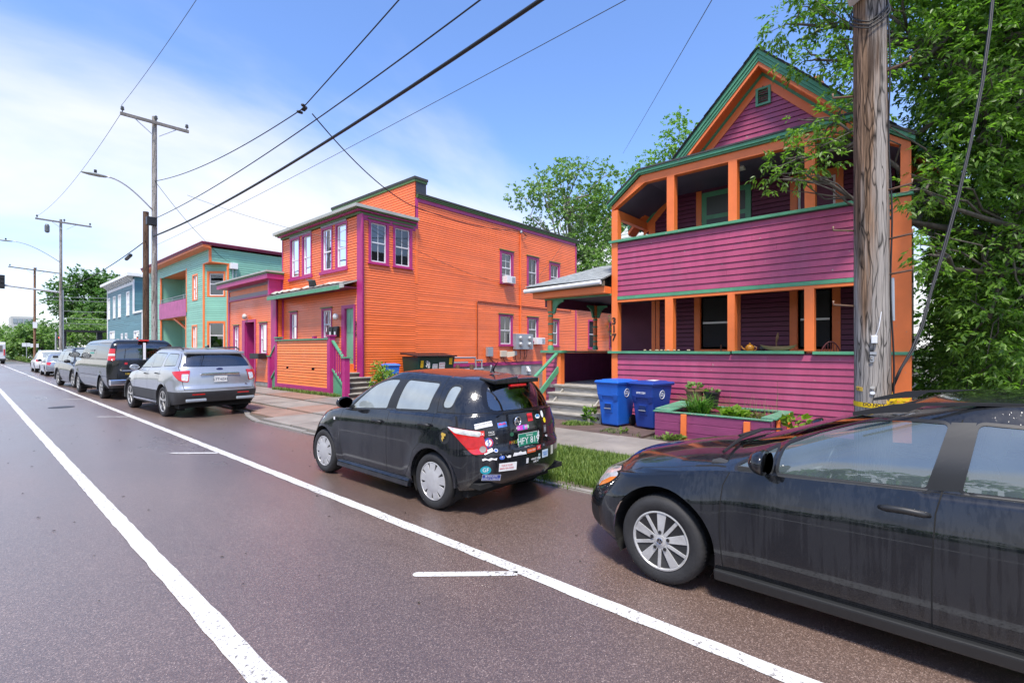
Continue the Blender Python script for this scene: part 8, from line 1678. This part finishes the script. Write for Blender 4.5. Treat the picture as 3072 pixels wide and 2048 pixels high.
M_TERR=mat('old terracotta',(.20,.10,.06),.8,var=.3,vscale=8,bump=.3,dirt=.4,dcol=(.07,.06,.05),dscale=5)
PT=thing('flower_pot','brown terracotta pot standing at the back of the planter','flower pot',(10.05,3.85,.6)); MB().lathe([(.12,.58),(.175,.86),(.195,.86),(.195,.90),(.17,.90),(.165,.87)],(10.05,3.85,0),24).build('pot',M_TERR,PT,auto=40); hosta('pot_plant','pale leafy plant growing in the terracotta pot',(10.05,3.85,.90),34,.13,.10,L_LITE,.10)
PT=thing('flower_pot','black plastic nursery pot beside the terracotta one','flower pot',(10.05,3.50,.6)); MB().lathe([(.11,.58),(.15,.83),(.165,.83),(.165,.86),(.15,.86)],(10.05,3.50,0),20).build('pot',M_BLK,PT,auto=40); hosta('pot_plant','small plant in the black nursery pot',(10.05,3.5,.86),22,.10,.09,L_LITE,.05)
tag(MB().tube([(10.05,2.3,.5),(10.06,2.31,.8),(10.04,2.30,1.12)],.004,5).build('garden_wire',M_RUST),'thin upright wire sticking out of the planter','wire')
# cinder blocks by the steps
for i,(x,y) in enumerate(((9.45,5.98),(9.46,5.80))):
    t=thing('cinder_block',('concrete block with diamond hole, beside the bottom step','concrete block half hidden behind the bright blue bin')[i],'block',(x,y,.06)); mb=MB(); o_=[(-.09,.0),(-.09,.19),(.09,.19),(.09,.0)]; i_=[(-.05,.095),(0,.15),(.05,.095),(0,.04)]
    for k in range(4): a,b=o_[k],o_[(k+1)%4]; c,d=i_[k],i_[(k+1)%4]; mb.hexa([(x-.02,y+a[0],.06+a[1]),(x-.02,y+b[0],.06+b[1]),(x-.02,y+d[0],.06+d[1]),(x-.02,y+c[0],.06+c[1]),(x+.3,y+a[0],.06+a[1]),(x+.3,y+b[0],.06+b[1]),(x+.3,y+d[0],.06+d[1]),(x+.3,y+c[0],.06+c[1])])
    mb.build('shell',M_CONC,t)
# porch furniture
def windsor(label,x,y,z,rot,m):
    t=thing('windsor_chair',label,'chair',(x,y,z),rot,'wooden chairs on the porch'); 
    MB().lathe([(.20,.42),(.22,.44),(.21,.46)],(0,0,0),20).build('seat',m,t,world=False); pts=[(.21*math.cos(a),-.16,.46+.50*math.sin(a)) for a in [math.pi*i/16 for i in range(17)]]; MB().tube(pts,.013,8).build('back_hoop',m,t,world=False,smooth=True)
    for k in range(-3,4): x_=k*.05; MB().tube([(x_*.8,-.16,.46),(x_,-.16,.46+.50*math.sqrt(max(0,1-(x_/.21)**2)))],.007,6).build('spindle',m,t,world=False)
    for a in (.8,2.3,4,5.4): MB().tube([(.15*math.cos(a),.15*math.sin(a),.43),(.2*math.cos(a),.2*math.sin(a),0)],.014,6).build('leg',m,t,world=False)
windsor('brown spindle-back chair behind the porch rail below the blinds window',10.98,3.80,.85,R(20),mat('brown chair wood',(.16,.065,.03),.5)); windsor('dark red spindle-back chair behind the right porch rail',10.95,1.66,.90,R(-60),mat('dark red chair wood',(.11,.022,.025),.5))
TB=thing('porch_table','pale round table behind the middle porch rail','table',(11.0,2.85,.85)); MB().lathe([(.44,.78),(.46,.795),(.46,.815),(.44,.82)],(11.0,2.85,.85),28).build('table_top',mat('pale table wood',(.38,.28,.17),.5),TB); MB().lathe([(.22,0),(.05,.06),(.04,.75)],(11.0,2.85,.85),12).build('pedestal',M_BLKM,TB)
BW=thing('wooden_bowl','long wooden bowl lying on the porch rail','bowl',(10.42,2.33,1.69)); mb=MB()
ring_=lambda f,z:[(10.42+.085*f*math.sin(a),2.38+.33*f*math.cos(a),z+.035*abs(math.cos(a))**3*f) for a in [2*math.pi*i/24 for i in range(24)]]
rs=[ring_(.55,1.69),ring_(.8,1.72),ring_(1.0,1.775),ring_(.93,1.77),ring_(.7,1.72)]; mb.v=[p for r in rs for p in r]; mb.f=[(i*24+k,i*24+(k+1)%24,(i+1)*24+(k+1)%24,(i+1)*24+k) for i in range(4) for k in range(24)]+[tuple(range(24))[::-1],tuple(range(96,120))]; mb.m=[0]*len(mb.f); mb.build('hull',mat('bowl wood',(.28,.19,.10),.5,var=.2),BW,auto=60)
TP=thing('teapot','orange teapot on the porch table','teapot',(10.75,2.98,1.67)); MB().lathe([(.045,0),(.085,.05),(.085,.10),(.05,.14),(.015,.155),(.02,.175),(.005,.185)],(10.75,2.98,1.67),20).build('pot',mat('amber glaze',(.62,.26,.03),.25),TP,auto=50); MB().tube([(10.75,3.06,1.71),(10.75,3.12,1.74),(10.75,3.15,1.79)],[.02,.014,.01],8).build('spout',MATS['amber glaze'],TP); MB().tube([(10.75,3.0+.14*0-.10,1.78),(10.75,2.85,1.76),(10.75,2.86,1.71),(10.75,2.90,1.69)],.008,6).build('handle',MATS['amber glaze'],TP)
tag(MB().lathe([(.05,0),(.065,.06),(.06,.11)],(10.78,2.76,1.67),16).build('black_mug',M_BLK),'dark mug beside the orange teapot','mug'); tag(MB().lathe([(.045,0),(.055,.12)],(10.72,2.40,1.67),14).build('candle_jar',M_BLKM),'dark jar behind the wooden bowl','jar'); tag(MB().tube([(10.8,2.5,1.67),(10.8,2.5,1.85),(10.79,2.48,1.95),(10.8,2.47,2.05)],[.012,.012,.03,.012],7).build('dried_stalk',mat('dry stem',(.22,.12,.05),.8)),'brown dried stalk rising behind the wooden bowl','ornament')
sh_=MB(); rr=random.Random(2)
for k in range(16): y=4.05+rr.uniform(0,1.15); sh_.lathe([(.01,0),(.028,.01),(.02,.03)],(10.40+rr.uniform(-.04,.05),y,1.685),7)
tag(stuff(sh_.build('shells',mat('shells',(.40,.30,.20),.7))),'row of small shells and stones on the left porch rail','shells')
# dumpster
DP=thing('dumpster','dark green dumpster with black lid and warning stickers by the orange wall','dumpster',(12.1,15.1,.2)); M_DUMP=mat('dark green steel',(.008,.05,.035),.45,var=.15,vscale=2,dirt=.3,dcol=(.03,.03,.025),dscale=2)
MB().hexa([(11.35,14.72,.25),(12.9,14.72,.25),(12.9,15.6,.25),(11.35,15.6,.25),(11.22,14.58,1.43),(13.03,14.58,1.43),(13.03,15.6,1.43),(11.22,15.6,1.43)]).build('body',M_DUMP,DP,bevel=.02)
for (xa,xb) in ((11.16,12.11),(12.13,13.08)): MB().hexa([(xa,14.5,1.435),(xb,14.5,1.435),(xb,15.64,1.54),(xa,15.64,1.54),(xa,14.5,1.48),(xb,14.5,1.48),(xb,15.64,1.59),(xa,15.64,1.59)]).build('lid',M_BLK,DP,bevel=.015)
def dst(a0,a1,z0,z1,m,txt=None,tc=None):
    f=lambda z:14.72-.14*(z-.25)/1.18-.022; o=MB().poly([(a0,f(z0),z0),(a1,f(z0),z0),(a1,f(z1),z1),(a0,f(z1),z1)]).build('sticker',m,DP)
    if txt:
        for i,(s,z,sz) in enumerate(txt): lettering('sticker_text',s,sz,((a0+a1)/2,f(z)-.003,z),(1,0,0),(0,-.12,1),tc,o,extrude=.0004)
MW=mat('sticker white',(.68,.68,.66),.5); MY=mat('sticker yellow',(.70,.45,.01),.5); MR=mat('sticker red',(.5,.02,.03),.5)
dst(11.33,11.46,1.03,1.30,MY,[('----',1.2,.05),('----',1.1,.05)],M_BLK); dst(11.90,12.15,.90,1.16,MW,[('CAUTION',1.11,.05),('KEEP OFF',1.02,.04),('1 4 7',.94,.05)],M_BLK); dst(12.22,12.52,.84,1.22,MW,[('SAUTH',1.15,.08),('TRUCKING',1.05,.06),('878-5158',.94,.05)],MR); dst(12.72,12.88,1.13,1.38,MY,[('----',1.32,.05),('----',1.2,.05)],M_BLK)
for k in range(5): MB().tube([(11.5+rr.uniform(0,.28),14.585,.98+rr.uniform(0,.32)) for _ in range(6)],.006,4).build('graffiti_scrawl',M_WHT,DP)
# service equipment on the long orange wall
MT=thing('meter_bank','grey four-dial electric meter bank on the orange wall','meter box',(18.6,15.75,1.7)); wbox(So,MT,'cabinet',M_GREYM,17.95,19.28,1.72,2.49,.02,.24,bevel=.012)
for a in (18.28,18.98):
    for z in (2.27,1.97): MB().lathe([(.115,0),(.115,-.06),(.09,-.10),(.02,-.11)],(a,15.63,z),18,axis='Y').build('meter_dial',M_STEEL,MT,auto=40)
for nm,lb,a0,a1,z0,z1,d,m in (('cable_box','rounded grey utility box low on the orange wall',16.05,16.4,1.39,1.82,.16,M_GREYM),('cable_box','small grey junction box right of the open beige box',18.0-.08,18.12-.02+.06,1.42,1.64,.10,M_GREYM),('beige_box','open beige telephone box low on the orange wall',17.0,17.42,1.36,1.66,.10,mat('beige plastic',(.55,.50,.40),.5)),('foundation_hatch','grey access hatch on the concrete foundation',18.58,19.33,.42,.88,.03,M_GREYM)):
    t=thing(nm,lb,'panel' if nm=='foundation_hatch' else 'utility box',((a0+a1)/2,15.8,z0)); wbox(So,t,'case',m,a0,a1,z0,z1,.02,.02+d,bevel=.02)
    if nm=='beige_box': mb=MB(); mb.hexa([So.p(17.42,1.34,.12),So.p(17.72,1.40,.32),So.p(17.72,1.40,.34),So.p(17.42,1.34,.14),So.p(17.42,1.62,.12),So.p(17.72,1.62,.32),So.p(17.72,1.62,.34),So.p(17.42,1.62,.14)]); mb.build('open_door',m,t)
    if nm=='foundation_hatch': MB().hexa([So.p(18.95,.62,.06),So.p(19.15,.62,.06),So.p(19.15,.62,.2),So.p(18.95,.62,.2),So.p(18.9,.86,.06),So.p(19.05,.86,.06),So.p(19.05,.86,.1),So.p(18.9,.86,.1)]).build('flap',M_WHT,t)
t=thing('conduit_pipe','orange-painted conduit running up the side wall to the weatherhead','conduit',(18.5,15.8,2.5)); MB().tube([So.p(18.52,2.5,.05),So.p(18.52,7.55,.05)],.03,8).build('pipe',M_ORS,t); MB().lathe([(.03,0),(.07,.05),(.06,.14),(.01,.18)],So.p(18.52,7.5,.07),10).build('weatherhead',M_GREYM,t)
for k in range(3): MB().tube([So.p(18.52,7.6,.1),So.p(18.72+.08*k,7.42,.18),So.p(18.62+.06*k,7.25,.14)],.01,5).build('drip_loop',M_BLK,t)
t=thing('conduit_pipe','thin dark pipe crossing the orange wall between the floors','conduit',(15.5,15.8,1.2)); MB().tube([So.p(15.5,1.15,.04),So.p(15.5,3.88,.04),So.p(15.52,3.9,.04),So.p(22.85,3.88,.04),So.p(22.9,3.9,.04),So.p(22.9,4.3,.04),So.p(23.2,4.32,.04)],.022,6).build('pipe',mat('dark red pipe',(.25,.05,.02),.6),t)
t=thing('wall_cables','tangle of dark cables hanging under the meters and boxes','cables',(17,15.8,1.1))
for k,(a0,z0,a1,z1) in enumerate(((16.2,1.4,17.2,1.36),(15.5,1.2,16.2,1.2),(17.2,1.36,17.6,1.05),(18.1,1.42,18.3,1.1),(18.5,1.72,18.5,1.25),(18.8,1.72,18.8,1.2),(19.0,1.72,18.9,1.2),(17.3,1.3,18.8,1.15),(16.2,1.4,17.1,1.02))):
    MB().tube([So.p(a0+(a1-a0)*i/8,z0+(z1-z0)*i/8-.12*math.sin(math.pi*i/8),.05+.02*math.sin(i+k)) for i in range(9)],.012,5).build('cable',M_WIRE,t,smooth=True)
t=thing('gas_meters','grey gas pipework with rusty posts in front of the foundation','gas meter',(14.3,15.3,.3))
for (p,q) in (((12.9,15.3,1.38),(14.9,15.35,1.36)),((12.9,15.2,1.16),(14.3,15.2,1.16)),((13.2,15.2,.86),(15.3,15.25,.86)),((14.9,15.35,1.36),(14.95,15.35,.8)),((15.25,15.3,1.25),(15.25,15.3,.6)),((14.9,15.3,1.24),(15.3,15.3,1.24)),((13.2,15.2,.86),(13.15,15.2,.4))): MB().tube([p,q],.035,8).build('gas_pipe',M_GREYM,t)
for x in (13.55,14.35): MB().lathe([(.09,.25),(.09,1.08)],(x,15.0,0),12).build('rusty_post',M_RUST,t)
for x in (14.0,14.75,15.3): MB().lathe([(.02,-.12),(.14,-.10),(.15,.05),(.06,.12)],(x,15.2,.66),14).build('meter',M_GREYM,t,auto=50)
tag(MB().lathe([(.05,.2),(.05,.95),(.03,1.0)],(16.15,15.6,0),10).build('vent_post',M_GREYM),'short grey standpipe before the foundation','pipe')

mb=MB(); rr=random.Random(31)
for k in range(90):   # scraps of leaf and grit on the road
    x=rr.uniform(-.5,4.9); y=rr.uniform(1.5,16)**1.0; a=rr.uniform(0,6.28); l=rr.uniform(.006,.022); w_=l*rr.uniform(.3,.8); c_,s_=math.cos(a),math.sin(a)
    mb.poly([(x+c_*l,y+s_*l,.006),(x-s_*w_,y+c_*w_,.012),(x-c_*l,y-s_*l,.006),(x+s_*w_,y-c_*w_,.009)])
tag(mb.build('road_debris',mat('leaf scraps',(.05,.035,.022),.8,var=.4,vscale=3)),'scattered scraps of leaf and grit on the wet road','debris',kind='stuff')
